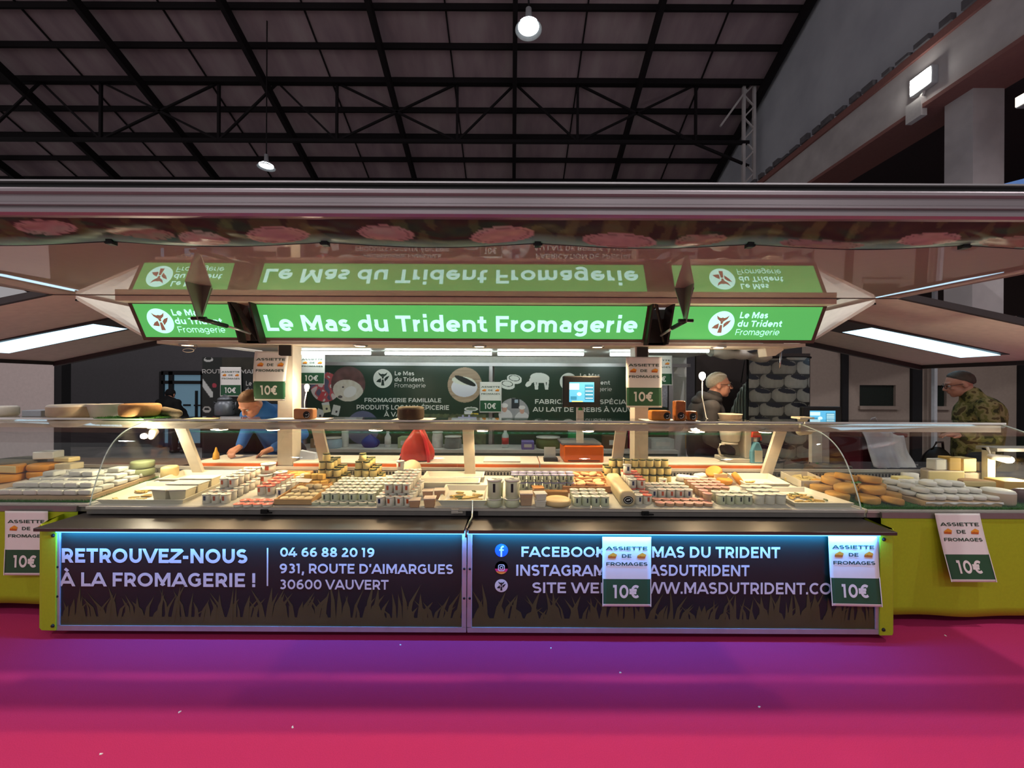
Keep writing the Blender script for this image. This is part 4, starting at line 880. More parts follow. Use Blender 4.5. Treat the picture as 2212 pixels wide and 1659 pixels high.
# supplies on the rear counter
rnd = random.Random(11)
SUP = [('cardboard_box', 'box', 'low brown cardboard box on the rear counter', '#8f7a5c', .26, .12), ('paper_cups', 'cups', 'stack of white paper cups on the rear counter', '#d8d8d4', .045, .2), ('green_canister', 'canister', 'green canister on the rear counter near the scale', '#1f8a4c', .07, .22),
 ('blue_bag', 'bag', 'crumpled deep blue bag on the rear counter', '#2c3a8c', .11, .17), ('milk_bottle', 'bottle', 'white milk bottle on the rear counter', '#dfe2e2', .04, .2), ('red_label_bottle', 'bottle', 'clear bottle with red label behind the middle slanted post', '#b9c4c2', .045, .24),
 ('plastic_tub', 'tub', 'pale blue plastic tub on the rear counter', '#a9c2d2', .12, .13), ('cheese_box', 'box', 'pale green box on the rear counter', '#a3b58c', .2, .14), ('paper_roll', 'roll', 'fat white paper roll on the rear counter', '#d9d6d2', .07, .2), ('brown_crate', 'crate', 'dark brown crate on the rear counter', '#5f4a33', .3, .16),
 ('pink_packet', 'packet', 'tall magenta packet on the rear counter by the cream post', '#c0245c', .05, .3), ('grey_pot', 'pot', 'grey metal pot on the rear counter', '#7d8280', .11, .15), ('lilac_box', 'box', 'lilac box on the rear counter', '#7f74b5', .16, .1), ('white_crate', 'crate', 'white plastic crate on the rear counter', '#cfd3d0', .3, .13),
 ('olive_basket', 'basket', 'olive basket of greens on the rear counter', '#66703f', .16, .14), ('tan_box', 'box', 'tan carton on the rear counter', '#b5966a', .22, .18)]
xs = [700, 745, 1240, 800, 838, 1092, 722, 880, 945, 1330, 1362, 980, 1140, 1430, 1185, 1500]
for (nm, cat, lab, col, w_, h_), xp in zip(SUP, xs):
    x = PX(xp, 5.12); m = mat('supply_' + nm, col, .55, var=.2); y = 5.1 + rnd.uniform(-.05, .1)
    t = thing(nm, lab, cat, (x, y, .74), 'supplies on the rear counter')
    mb = MB()
    if cat in ('box', 'crate', 'packet'):
        mb.box(x - w_ / 2, x + w_ / 2, y - .09, y + .09, .74, .74 + h_); mb.build('body', m, t, bevel=.006)
        mb = MB(); mb.box(x - w_ * .3, x + w_ * .3, y - .0925, y - .09, .74 + h_ * .3, .74 + h_ * .7); mb.build('label_patch', m_white, t)
    elif cat == 'bag':
        mb.grid(20, 12, lambda a, b: (x + w_ * math.cos(2 * math.pi * a) * math.sin(math.pi * min(.97, b * .75 + .25)) * (1 + .15 * math.sin(a * 31)), y + w_ * .7 * math.sin(2 * math.pi * a) * math.sin(math.pi * min(.97, b * .75 + .25)), .74 + h_ * b)); mb.build('body', m, t)
    else:
        nk = .45 if cat == 'bottle' else .9; w2 = w_
        mb.lathe([(0, .74), (w2 * .95, .74), (w2, .755), (w2, .74 + h_ * .66), (w2 * nk, .74 + h_ * .85), (w2 * nk, .74 + h_), (0, .74 + h_)], 20, (x, y, 0)); mb.build('body', m, t)
        mb = MB(); mb.lathe([(w2 * nk * 1.08, .74 + h_ * .94), (w2 * nk * 1.1, .74 + h_ * 1.03), (0, .74 + h_ * 1.04)], 20, (x, y, 0)); mb.build('lid', mat('red_cap', '#c03a34', .4) if 'red' in nm else m_white, t)
        if cat == 'bottle': mb = MB(); mb.lathe([(w2 * 1.01, .74 + h_ * .2), (w2 * 1.01, .74 + h_ * .55)], 20, (x, y, 0)); mb.build('label_patch', mat('red_label', '#b83a35', .5) if 'red' in nm else m_white, t, norm=False)
# ---------------- weighing scales
def scale(cx, Y, zb, lab, body, scr, colw, zs0, zs1, sw, full):
    t = thing('weighing_scale', lab, 'scale', (cx, Y, zb))
    mb = MB(); mb.box(cx - .17, cx + .17, Y - .02, Y + (.26 if full else .1), zb, zb + .145); mb.build('body', body, t, bevel=.012)
    if full: mb = MB(); mb.box(cx - .135, cx + .135, Y - .024, Y - .018, zb + .012, zb + .02); mb.build('slot', m_black, t); mb = MB(); mb.box(cx - .19, cx + .15, Y - .01, Y + .3, zb + .15, zb + .165); mb.build('weighing_plate', m_steel, t)
    mb = MB(); mb.box(cx - colw, cx + colw, Y + .16, Y + .2, zb + .14, zs0 + .03); mb.lathe([(0, -.003), (.018, -.002), (.02, .0)], 16, (cx, Y + .158, zb + .44 if full else zb + .12), 1, axis='y'); mb.build('column', [m_white, mat('green_sticker', '#1e9a4a', .5)], t)
    yb = Y + .1
    mb = MB(); mb.box(cx - sw, cx + sw, yb, yb + .05, zs0, zs1); s = mb.build('screen_housing', m_black, t, bevel=.01)
    mb = MB(); w2, h2 = sw * .66, (zs1 - zs0); z0, z1 = zs0 + h2 * .17, zs1 - h2 * .2; ys = yb - .002
    f = Flat(mb, (cx, ys, 0)); f.poly([(-w2, z0), (w2, z0), (w2, z1), (-w2, z1)], 0, 0)
    f.poly([(-w2, z0 + (z1 - z0) * .62), (-w2 * .2, z0 + (z1 - z0) * .62), (-w2 * .2, z1 - .012), (-w2, z1 - .012)], 1, .001); f.poly([(w2 * .25, z0 + .02), (w2 * .95, z0 + .02), (w2 * .95, z1 - .02), (w2 * .25, z1 - .02)], 2, .001)
    f.poly([(-w2 * .8, z0), (w2 * .1, z0), (w2 * .1, z0 + .01), (-w2 * .8, z0 + .01)], 3, .001)
    for k in range(4): zz = z0 + .03 + k * (z1 - z0 - .05) / 4; f.poly([(w2 * .3, zz), (w2 * .9, zz), (w2 * .9, zz + .008), (w2 * .3, zz + .008)], 1, .002)
    f.ell(-w2 * .2, z0 + (z1 - z0) * .4, .02, .016, 1, .0015); f.poly([(-w2 * .9, z0 + .02), (-w2 * .4, z0 + .02), (-w2 * .4, z0 + .05), (-w2 * .9, z0 + .05)], 2, .0015)
    mb.build('display', [emit('screen_blue', (.10, .42, .66), 1), emit('screen_pale', (.55, .8, .85), 1), emit('screen_deep', (.03, .22, .36), 1), emit('screen_yellow', (.7, .75, .25), .9)], s)
    mb = MB(); mb.box(cx - colw * .6, cx + colw * .6, Y + .154, Y + .16, zs0 - .05, zs0 - .03); mb.build('label_patch', m_wprint, t)
    return t
zz = lambda x, y, Y: P(x, y, Y).z
scale(PX(1261, 3.36), 3.36, WZ, 'orange weighing scale with black touch screen on a column, standing on a cutting board', m_orange2, None, .03, zz(1261, 880, 3.46), zz(1261, 812, 3.46), .165, True)
scale(PX(1797, 3.36), 3.36, .74, 'weighing scale with a blue screen near the maroon bin', mat('grey_scale_body', '#5d564e', .4, .4), None, .045, zz(1797, 921, 3.5), zz(1797, 878, 3.5), .17, False)
mb = MB(); mb.box(1.9 + .5, 3.6, 3.30, 3.52, .70, .74); t2 = tag(mb.build('side_table', mat('brown_table', '#6b5646', .6), origin=(3.0, 3.5, 0)), 'brown work table under the scale with the blue screen', 'table')
mb = MB(); [mb.box(x, x + .05, y, y + .05, 0, .70) for x in (2.42, 3.5) for y in (3.32, 3.46)]; mb.build('leg', m_dark, t2)
mb = MB(); mb.box(-4.6, -2.9, 3.42, 3.8, .80, .84); t2 = tag(mb.build('side_table', mat('brown_table', '#6b5646', .6), origin=(-3.7, 3.6, 0)), 'brown work table behind the two green-rind wheels', 'table')
mb = MB(); [mb.box(x, x + .05, y, y + .05, 0, .80) for x in (-4.5, -2.98) for y in (3.5, 3.74)]; mb.build('leg', m_dark, t2)
# ---------------- coffee maker, spray bottle, bag, papers
cx = PX(1594, 3.38); Y = 3.38; m_cof = mat('coffee_maker_plastic', '#d9d2c2', .35)
t = thing('coffee_maker', 'cream coffee maker with glass jug standing on the cutting board', 'coffee maker', (cx, Y, WZ))
mb = MB(); mb.box(cx - .1, cx + .11, Y - .02, Y + .2, WZ, WZ + .035); mb.box(cx + .06, cx + .115, Y - .01, Y + .19, WZ + .035, WZ + .36); mb.build('body', m_cof, t, bevel=.008)
mb = MB(); mb.lathe([(.06, WZ + .165), (.075, WZ + .18), (.095, WZ + .33), (.0, WZ + .33)], 26, (cx - .02, Y + .08, 0)); mb.build('filter_basket', m_cof, t)
mb = MB(); mb.lathe([(.075, WZ + .33), (.092, WZ + .41), (.098, WZ + .412), (.094, WZ + .405), (.077, WZ + .335)], 26, (cx - .02, Y + .08, 0)); mb.build('filter_paper', mat('filter_paper', '#c9b7a2', .7), t)
jug = MB(); jug.lathe([(.0, WZ + .037), (.075, WZ + .037), (.082, WZ + .06), (.078, WZ + .11), (.06, WZ + .155), (.062, WZ + .16)], 26, (cx - .03, Y + .07, 0)); j = jug.build('glass_jug', glass('jug_glass'), t)
mb = MB(); mb.tube([(cx - .085, Y + .05, WZ + .15), (cx - .13, Y + .04, WZ + .15), (cx - .145, Y + .04, WZ + .11), (cx - .13, Y + .04, WZ + .06), (cx - .1, Y + .05, WZ + .05)], .009); mb.lathe([(.066, WZ + .15), (.066, WZ + .165), (0, WZ + .17)], 20, (cx - .03, Y + .07, 0)); mb.build('jug_handle', m_cof, j)
cx = PX(1634, 3.36)
t = thing('spray_bottle', 'blue and white spray bottle with red head beside the coffee maker', 'bottle', (cx, 3.36, WZ))
mb = MB(); mb.prism([(cx - .055, WZ), (cx + .045, WZ), (cx + .05, WZ + .1), (cx + .02, WZ + .18), (cx - .015, WZ + .18), (cx - .05, WZ + .1)], 'y', 3.34, 3.40); mb.build('body', mat('spray_blue', '#5f9cb5', .35), t, bevel=.01)
mb = MB(); mb.box(cx - .025, cx + .04, 3.336, 3.339, WZ + .012, WZ + .11); mb.build('label_patch', mat('spray_label', '#d8d6c2', .5), t)
mb = MB(); mb.lathe([(.0, WZ + .18), (.017, WZ + .18), (.014, WZ + .22)], 14, (cx, 3.37, 0)); mb.build('neck', m_white, t)
mb = MB(); mb.prism([(cx - .04, WZ + .22), (cx + .03, WZ + .22), (cx + .04, WZ + .24), (cx + .025, WZ + .265), (cx - .03, WZ + .265)], 'y', 3.352, 3.388); mb.tube([(cx + .03, 3.37, WZ + .25), (cx + .05, 3.37, WZ + .215), (cx + .045, 3.37, WZ + .19)], .006); mb.build('trigger_head', mat('spray_red', '#c8362c', .4), t, bevel=.004)
cx = PX(903, 3.40)
t = thing('red_bag', 'translucent red bag with a long strap slumped on the cutting board', 'bag', (cx, 3.40, WZ))
def bagf(a, b):
    th = 2 * math.pi * a; r = (.05 + .085 * math.sin(math.pi * min(1, (1 - b) * .62 + .12))) * (1 + .06 * math.sin(5 * th + b * 6)); k = 1 - .55 * b
    return (cx - .01 + .02 * b + r * 1.0 * math.cos(th) * k * 1.25, 3.40 + .6 * r * math.sin(th) * k, WZ + .01 + .26 * b)
m_red = mat('red_plastic_bag', '#b8403a', .3, var=.25, scale=25)
mb = MB(); mb.grid(36, 18, bagf); mb.build('body', m_red, t)
mb = MB(); mb.tube([(cx + .03, 3.36, WZ + .265), (cx + .07, 3.35, WZ + .2), (cx + .105, 3.33, WZ + .07), (cx + .11, 3.32, WZ + .0)], [.012, .014, .016, .012]); mb.tube([(cx - .09, 3.39, WZ + .08), (cx - .14, 3.38, WZ + .05), (cx - .15, 3.38, WZ + .01)], .012); mb.build('strap', mat('red_strap', '#cc2f3a', .35), t)
def sheet(x0, x1, y0, y1, z, lab, nm='paper_sheet', m=None, th=.003, rz=0):
    mb = MB(); mb.box(x0, x1, y0, y1, z, z + th); return tag(mb.build(nm, m or m_paper, origin=((x0 + x1) / 2, (y0 + y1) / 2, z)), lab, 'paper')
sheet(PX(1045, 3.33), PX(1125, 3.33), 3.32, 3.52, WZ + .001, 'small stack of white paper on the board left of the scale', th=.014)
mb = MB(); a, b = PX(652, 3.45), PX(684, 3.45); mb.hexa([(a, 3.42, WZ), (b, 3.42, WZ), (b, 3.5, WZ), (a, 3.5, WZ)], [(a, 3.43, WZ + .075), (b, 3.43, WZ + .05), (b, 3.46, WZ + .055), (a, 3.46, WZ + .08)])
tag(mb.build('notepad', mat('pale_blue_paper', '#b9c3d8', .6), origin=((a + b) / 2, 3.45, WZ)), 'pale blue notepad leaning beside the second slanted post', 'notepad')
a = PX(1190, 3.4); t = thing('receipt_printer', 'small dark holder with white card beside the orange scale', 'printer', (a, 3.4, WZ))
mb = MB(); mb.box(a - .06, a + .06, 3.37, 3.45, WZ, WZ + .03); mb.build('base', m_dark, t, bevel=.004)
mb = MB(); mb.box(a - .055, a + .045, 3.41, 3.415, WZ + .03, WZ + .12); mb.build('card', mat('pale_card', '#bac4cc', .6), t)
a = PX(473, 3.45); t = thing('squeeze_bottle', 'small yellow squeeze bottle with pointed cap near the fist on the board', 'bottle', (a, 3.42, WZ))
mb = MB(); mb.lathe([(0, WZ), (.024, WZ), (.026, WZ + .01), (.022, WZ + .05), (.012, WZ + .07), (.006, WZ + .1), (.0, WZ + .105)], 18, (a, 3.42, 0)); mb.build('body', mat('yellow_bottle', '#e2a838', .35), t)
# clip lamps on wires
for lx, ly, Y, lab in ((1517, 812, 3.34, 'glaring bare clip lamp right behind the grey-haired man'), (663, 836, 3.34, 'small glaring clip lamp under the bluish price poster')):
    p = P(lx, ly, Y); s = 1 if lx > 1000 else .75; t = thing('clip_lamp', lab, 'lamp', (p.x, p.y, SZ + .004))
    mb = MB(); mb.ball(p, (.026 * s, .026 * s, .034 * s)); mb.build('bulb', emit('bulb_glow', (1, .9, .72), 22), t)
    mb = MB(); mb.tube([(p.x, p.y, p.z - .03), (p.x - .01, p.y - .02, (p.z + SZ) / 2), (p.x + .01, p.y - .05, SZ + .01), (p.x + .01, p.y - .08, SZ + .004)], .004); mb.lathe([(.0, p.z - .04), (.014, p.z - .04), (.016, p.z - .02), (.0, p.z - .015)], 12, (p.x, p.y, 0)); mb.build('stem', m_white, t)
    light('clip_lamp_light', 'POINT', (p.x, p.y - .06, p.z), 4, (1, .85, .62), .03)
# ================================================================ THINGS BEHIND, right hand
def sack_banner():
    Ys = 4.6; x0, x1 = PX(1618, Ys), PX(1748, Ys); z1, z0 = zz(1680, 772, Ys), .4
    def fn(a, b):
        px_, py_ = a * 2.6, b * 9.2; row = math.floor(py_); fy = py_ - row; off = (row % 2) * .5; fx = (px_ + off + .12 * noise.noise(Vector((row, 3, 0)))) % 1.0
        d = inell(fx, fy, .5, .45, .46, .47); dim = 1.0
        wob = .25 * (nz(a * 2.6, b * 9, 2.3) - .5)
        d = (abs(fx - .5) / .49) ** 3 + (abs(fy - .45 + wob) / .5) ** 3
        if d > 1: c = Vector((.03, .026, .02))
        else: c = mix((.46, .43, .35), (.26, .24, .19), d * .7 + .6 * (nz(a, b, 22) - .3)) * (.7 + .5 * nz(row, math.floor(px_ + off), 1.7))
        if inell(fx, fy, .62 + .2 * wob, .78, .36, .17, -.32) < 1 or inell(fx, fy, .62 + .2 * wob, -.22, .36, .17, -.32) < 1: c = Vector((.012, .013, .022))
        return c
    t = thing('printed_banner', 'tall printed banner of stacked white sacks with black bands behind the grey-haired man', 'banner', ((x0 + x1) / 2, Ys, z0))
    def wp(a, b): return (x0 + a * (x1 - x0), Ys + .02 * math.sin(a * 6), z0 + b * (z1 - z0))
    o = painted('printed_sheet', t, (0, 0, 0), (1, 0, 0), (0, 0, 1), 1, 1, 130, 260, fn, .6, .2, warp=wp); o.modifiers.new('thickness', 'SOLIDIFY').thickness = .004
    mb = MB(); mb.tube([(x0 - .02, Ys, z1), (x1 + .02, Ys, z1)], .012); [mb.tube([(x, Ys + .03, 0), (x, Ys + .03, z1)], .012) for x in (x0, x1)]; mb.build('stand', m_blk, t)
sack_banner()
# grey curtain and dark backdrop between the trailer end and the sack banner
Yc = 4.9; mb = MB(); x0, x1 = PX(1582, Yc), PX(1620, Yc)
mb.grid(40, 10, lambda a, b: (x0 + a * (x1 - x0) + (1 - b) * 0 - (.0 if b > .95 else .02 * (1 - a)), Yc + .015 * math.sin(a * 40), .3 + b * (1.62 - .3 - .35 * (1 - a) ** 2)))
o = tag(mb.build('apron', mat('grey_cloth', '#8f9890', .8, bump=.2), origin=((x0 + x1) / 2, Yc, 1.6), norm=False), 'pale grey apron hanging before the grey-haired man', 'apron'); o.modifiers.new('thickness', 'SOLIDIFY').thickness = .006
mb = MB(); mb.tube([((x0 + x1) / 2, Yc, 1.6), ((x0 + x1) / 2 + .05, Yc, 1.95)], .006); mb.build('neck_loop', m_black, o)
mb = MB(); mb.box(2.48, PX(1750, 5.3), 5.3, 5.34, 0, 2.0); tag(mb.build('dark_screen', mat('dark_brown_screen', '#2b2320', .9), origin=(3.0, 5.3, 0)), 'dark brown screen standing behind the hanging grey apron', 'screen')
# crumpled tarp rolled under the wing
mb = MB(); ta, tb = P(1535, 766, 4.3), P(1655, 778, 4.3)
mb.grid(60, 16, lambda a, b: (ta.x + a * (tb.x - ta.x), 4.3 + .1 * math.cos(2 * math.pi * b) + .02 * noise.noise(Vector((a * 6, b * 3, 0))), ta.z + a * (tb.z - ta.z) + .03 + (.05 + .025 * noise.noise(Vector((a * 5, 1, 2)))) * math.sin(2 * math.pi * b) + .018 * noise.noise(Vector((a * 4 + b * 2, b * 5, 7)))))
o = tag(mb.build('rolled_tarp', mat('pale_tarp', '#bdb6ac', .5, bump=.2), origin=((ta.x + tb.x) / 2, 4.3, ta.z)), 'crumpled pale tarp rolled up under the ceiling by the nearest tube light', 'tarp')
mb = MB(); [mb.tube([(x, 4.3, ta.z), (x, 4.3, 1.96)], .01) for x in (ta.x + .05, ta.x + .3)]; mb.build('tie', m_white, o)
p = P(1662, 757, 3.5); t = thing('junction_box', 'cream junction box with hanging hook under the green sign near the coffee maker', 'box', tuple(p))
mb = MB(); mb.prism([(p.x - .08, p.z + .05), (p.x + .07, p.z + .05), (p.x + .09, p.z), (p.x + .02, p.z - .05), (p.x - .06, p.z - .06)], 'y', 3.44, 3.56); mb.build('body', m_cream, t, bevel=.006)
mb = MB(); mb.tube([(p.x + .1, 3.5, p.z + .1), (p.x + .1, 3.5, p.z - .08), (p.x + .09, 3.5, p.z - .16)], .008); mb.box(p.x - .08, p.x + .1, 3.46, 3.5, p.z + .04, p.z + .15); mb.build('hook', m_steel, t)
p = P(412, 757, 3.45); mb = MB(); mb.tube([(p.x - .02 + .05 * math.cos(R(a)), 3.45, p.z + .016 * math.sin(R(a))) for a in range(-40, 330, 15)] + [(p.x + .06, 3.45, p.z + .04), (p.x + .06, 3.45, p.z + .11)], .003); tag(mb.build('wire_loop', m_white, origin=p), 'thin white wire loop under the sign nearest the bending man', 'wire')
# maroon bin, white bag, black bag, blue tumbler, black box behind the right-hand case
a = PX(1868, 4.1); t = thing('maroon_bin', 'tall maroon plastic bin behind the orange rounds', 'bin', (a, 4.1, 0)); m_mar = mat('maroon_plastic', '#5c1424', .4)
mb = MB(); mb.prism([(a - .2, .0), (a + .2, 0), (a + .22, 1.06), (a - .22, 1.06)], 'y', 3.9, 4.3); mb.build('body', m_mar, t, bevel=.02)
mb = MB(); mb.box(a - .235, a + .235, 3.88, 4.32, 1.06, 1.10); mb.build('lid', m_mar, t, bevel=.01)
def bagshape(nm, lab, m, c, w_, d_, z0, z1, seed):
    mb = MB(); mb.grid(40, 24, lambda u, v: (c[0] + (w_ * math.cos(2 * math.pi * u)) * (math.sin(math.pi * min(.98, .16 + v * .82)) ** .6) * (1 + .16 * noise.noise(Vector((3 * math.cos(2 * math.pi * u) + seed, 3 * math.sin(2 * math.pi * u), v * 3)))), c[1] + d_ * math.sin(2 * math.pi * u) * (math.sin(math.pi * min(.98, .16 + v * .82)) ** .6), z0 + v * (z1 - z0)))
    t = tag(mb.build(nm, m, origin=(c[0], c[1], z0)), lab, 'bag'); mb = MB(); mb.tube([(c[0] - w_ * .4, c[1], z1 - .03), (c[0] - w_ * .2, c[1] - .02, z1 + .05), (c[0] + w_ * .2, c[1] - .02, z1 + .05), (c[0] + w_ * .4, c[1], z1 - .03)], .01); mb.build('handle', m, t); return t
bt = PX(1930, 3.9); mb = MB(); mb.box(bt - .3, bt + .42, 3.7, 4.1, .56, .60); o = tag(mb.build('side_table', m_dark, origin=(bt, 3.9, 0)), 'dark low table carrying the white bag and black bag', 'table')
mb = MB(); [mb.box(x, x + .04, y, y + .04, 0, .56) for x in (bt - .28, bt + .36) for y in (3.74, 4.04)]; mb.build('leg', m_dark, o)
mb = MB(); bx0, bx1 = PX(1880, 3.78), PX(1978, 3.78)
mb.grid(40, 24, lambda u, v: (bx0 + (bx1 - bx0) * (u * (1 - .12 * v) + .05 * v), 3.74 + .24 * v * (1 if v < .85 else 1.02) + .05 * noise.noise(Vector((u * 5, v * 4, 1))), .80 + (.34 - .10 * u * (1 - v)) * min(1, v * 1.7) - .06 * u * (1 - v) + .035 * noise.noise(Vector((u * 4, v * 3, 8)))))
mb.grid(20, 14, lambda u, v: (bx0 + .07 + .15 * u + .02 * math.sin(9 * v), 3.9 + .06 * math.sin(math.pi * v), 1.12 + .14 * v * math.sin(math.pi * min(1, u * .9 + .1)) + .02 * noise.noise(Vector((u * 6, v * 6, 3)))))
o = tag(mb.build('plastic_bag', mat('pale_plastic_bag', '#c4c6ca', .35), origin=(bt, 3.82, .8)), 'crumpled pale grey plastic bag in front of the maroon bin', 'bag'); o.modifiers.new('t', 'SOLIDIFY').thickness = .004
bagshape('black_bag', 'black bag behind the big yellow cheese block', mat('black_bag_skin', '#17130f', .5), (bt + .33, 3.8), .14, .12, .60, .98, 5)
mb = MB(); mb.box(bt - .22, bt + .2, 3.72, 3.98, .60, .79); tag(mb.build('dark_box', m_blk, origin=(bt, 3.8, .6)), 'dark box under the big pale grey plastic bag', 'box')
# ================================================================ PEOPLE
m_skin = mat('skin', '#c98e74', .5, var=.08, sss=.0, scale=12); m_skin_r = mat('skin_ruddy', '#b98570', .5, var=.1, scale=12)
def remeshed(mb, name, mats, parent, voxel=.008, smooth=6):
    o = mb.build(name, mats, parent, norm=True)
    md = o.modifiers.new('r', 'REMESH'); md.mode = 'VOXEL'; md.voxel_size = voxel; md.use_smooth_shade = True
    if smooth: s = o.modifiers.new('s', 'SMOOTH'); s.iterations = smooth; s.factor = .5
    dg = bpy.context.evaluated_depsgraph_get(); dg.update(); me = bpy.data.meshes.new_from_object(o.evaluated_get(dg)); old = o.data
    o.modifiers.clear(); o.data = me; bpy.data.meshes.remove(old)
    for p in me.polygons: p.use_smooth = True
    if not me.materials: me.materials.append(mats)
    return o
def person(label, loc, facing, J, skin, hair, jacket, trousers, head, glasses=None, hood=None, apron=None, hands=()):
    """J: joints in world axes relative to the feet point; head = (centre, forward, up)"""
    t = thing('person', label, 'person', loc); O = Vector(loc)
    V = lambda p: O + Vector(p)
    hc, hf, hu = Vector(head[0]) + O, Vector(head[1]).normalized(), Vector(head[2]).normalized()
    hr = hf.cross(hu).normalized(); hu = hr.cross(hf).normalized(); M = Matrix((hr, -hf, hu)).transposed()   # local: x right, -y forward, z up
    H = lambda x, y, z: hc + M @ Vector((x, y, z))
    b = MB()
    # head
    b.ball(H(0, .012, .03), (.076, .096, .088), rot=M); b.ball(H(0, -.03, -.045), (.058, .066, .066), rot=M); b.ball(H(0, -.062, -.088), (.026, .026, .022), rot=M)
    b.ball(H(0, -.072, .028), (.056, .022, .018), rot=M); b.capsule(H(0, -.09, .018), H(0, -.112, -.022), .009, .013); b.ball(H(.012, -.102, -.026), .009); b.ball(H(-.012, -.102, -.026), .009)
    for s in (-1, 1): b.ball(H(s * .078, .014, -.008), (.011, .022, .033), rot=M); b.ball(H(s * .04, -.062, -.022), (.022, .02, .02), rot=M)
    b.ball(H(0, -.089, -.052), (.024, .012, .006), rot=M); b.ball(H(0, -.088, -.062), (.022, .012, .007), rot=M)
    b.capsule(V(J['neck']), H(0, .025, -.05), .062, .055)
    b.capsule(V(J['chest']), V(J['neck']), .11, .06); b.capsule(V(J['pelvis']), V(J['chest']), .13, .14)
    for s in ('l', 'r'):
        b.capsule(V(J['chest']), V(J['sh' + s]), .1, .05); b.capsule(V(J['sh' + s]), V(J['el' + s]), .048, .036); b.capsule(V(J['el' + s]), V(J['wr' + s]), .038, .026)
        b.capsule(V(J['pelvis']), V(J['hip' + s]), .11, .09); b.capsule(V(J['hip' + s]), V(J['kn' + s]), .085, .055); b.capsule(V(J['kn' + s]), V(J['an' + s]), .053, .036)
        an = V(J['an' + s]); ff = Vector(facing); b.capsule(an + Vector((0, 0, -.03)) - ff * .03, an + ff * .15 + Vector((0, 0, -.045)), .034, .028)
        # hand: palm, four fingers, thumb
        w = V(J['wr' + s]); hd, hn = J.get('hand' + s, (Vector(J['wr' + s]) - Vector(J['el' + s]), (0, 0, 1))); hd = Vector(hd).normalized(); hn = Vector(hn); hn = (hn - hd * hn.dot(hd)).normalized(); sd = hd.cross(hn).normalized() * (1 if s == 'r' else -1)
        curl = J.get('curl' + s, .5)
        pc = w + hd * .05; b.capsule(w, w + hd * .085, .026, .024); b.capsule(w + hd * .03 + sd * .022, w + hd * .085 + sd * .024, .015, .014); b.capsule(w + hd * .03 - sd * .022, w + hd * .085 - sd * .026, .015, .014)
        for k, L in enumerate((.068, .076, .07, .056)):
            p = w + hd * .09 + sd * (.027 - .018 * k); ang = 0
            for q in range(3):
                ang += curl * (.5 if q == 0 else .75); d = hd * math.cos(ang) - hn * math.sin(ang); l = L * (.45, .32, .23)[q]
                b.capsule(p, p + d * l, .0092 - q * .0008, .0086 - q * .0008, 8); p = p + d * l
        p = w + hd * .025 + sd * .028; d = (hd * .75 + sd * .75 - hn * .2).normalized(); b.capsule(p, p + d * .045, .012, .0105, 8); p = p + d * .045; d = (hd * .95 + sd * .2 - hn * .3 * (1 + curl)).normalized(); b.capsule(p, p + d * .035, .0105, .009, 8)
    remeshed(b, 'body', skin, t, .0062, 5)
    e = MB()
    for s in (-1, 1): e.ball(H(s * .031, -.0775, .004), .0108); e.ball(H(s * .031, -.0855, .002), .0055, 1)
    e.build('eyes', [mat('eye_white', '#e6e0d8', .3), mat('iris', '#3a3026', .3)], t)
    # hair
    hm, line = hair
    hb = MB(); nu, nv = 40, 26
    def hf_(a, c):
        th = 2 * math.pi * a; ph = math.pi * c; x, y, z = math.sin(ph) * math.cos(th), math.sin(ph) * math.sin(th), -math.cos(ph)
        k = line(x, y, z); n_ = noise.noise(Vector((x * 7, y * 7, z * 9))) * .035 + noise.noise(Vector((x * 22, y * 22, z * 8))) * .025
        r = 1.0 + (.055 + n_) * k - .14 * (1 - k); return H(x * .080 * r, .012 + y * .100 * r, .028 + z * .094 * r)
    hb.grid(nu, nv, hf_); hb.build('hair', hm, t, merge=True)
    bb = MB()
    for s in (-1, 1): bb.tube([H(s * .014, -.090, .026), H(s * .03, -.094, .032), H(s * .05, -.082, .027)], [.003, .004, .002], 6)
    bb.build('eyebrows', hm, t)
    # jacket
    jm, jk = jacket
    g = MB(); up = jk
    g.capsule(V(J['chest']), V(J['neck']) + (V(J['neck']) - V(J['chest'])).normalized() * .012, .15, .077); g.capsule(V(J['pelvis']) + (V(J['chest']) - V(J['pelvis'])) * -.1, V(J['chest']), .165, .175)
    for s in ('l', 'r'):
        g.capsule(V(J['chest']), V(J['sh' + s]), .15, .078); g.capsule(V(J['sh' + s]), V(J['el' + s]), .074, .058); wv = V(J['wr' + s]); ev = V(J['el' + s]); g.capsule(ev, ev + (wv - ev) * .92, .057, .042)
    remeshed(g, 'jacket', jm, t, .011, 5)
    if hood:
        g = MB(); nk = V(J['neck']); bk = -Vector(facing)
        for a in range(0, 360, 20):
            ca, sa = math.cos(R(a)), math.sin(R(a)); side = Vector((0, 0, 1)).cross(Vector(facing))
            p = nk + Vector(facing) * (.075 * ca - .03) + side * (.095 * sa) + Vector((0, 0, .0 + .02 * -ca)); g.ball(p, .036 + .014 * max(0, -ca))
        g.ball(nk + bk * .12 + Vector((0, 0, -.03)), (.075, .09, .055)); remeshed(g, 'hood', hood, t, .009, 6)
    g = MB(); g.capsule(V(J['pelvis']), V(J['pelvis']) + Vector((0, 0, .06)), .15, .155)
    for s in ('l', 'r'): g.capsule(V(J['pelvis']), V(J['hip' + s]), .14, .115); g.capsule(V(J['hip' + s]), V(J['kn' + s]), .108, .08); g.capsule(V(J['kn' + s]), V(J['an' + s]) + Vector((0, 0, .0)), .08, .068)
    remeshed(g, 'trousers', trousers, t, .012, 5)
    g = MB(); ff = Vector(facing)
    for s in ('l', 'r'): an = V(J['an' + s]); g.capsule(an - ff * .04 + Vector((0, 0, -.028)), an + ff * .16 + Vector((0, 0, -.04)), .05, .042)
    so = remeshed(g, 'shoes', mat('dark_shoe', '#1c1917', .5), t, .009, 4)
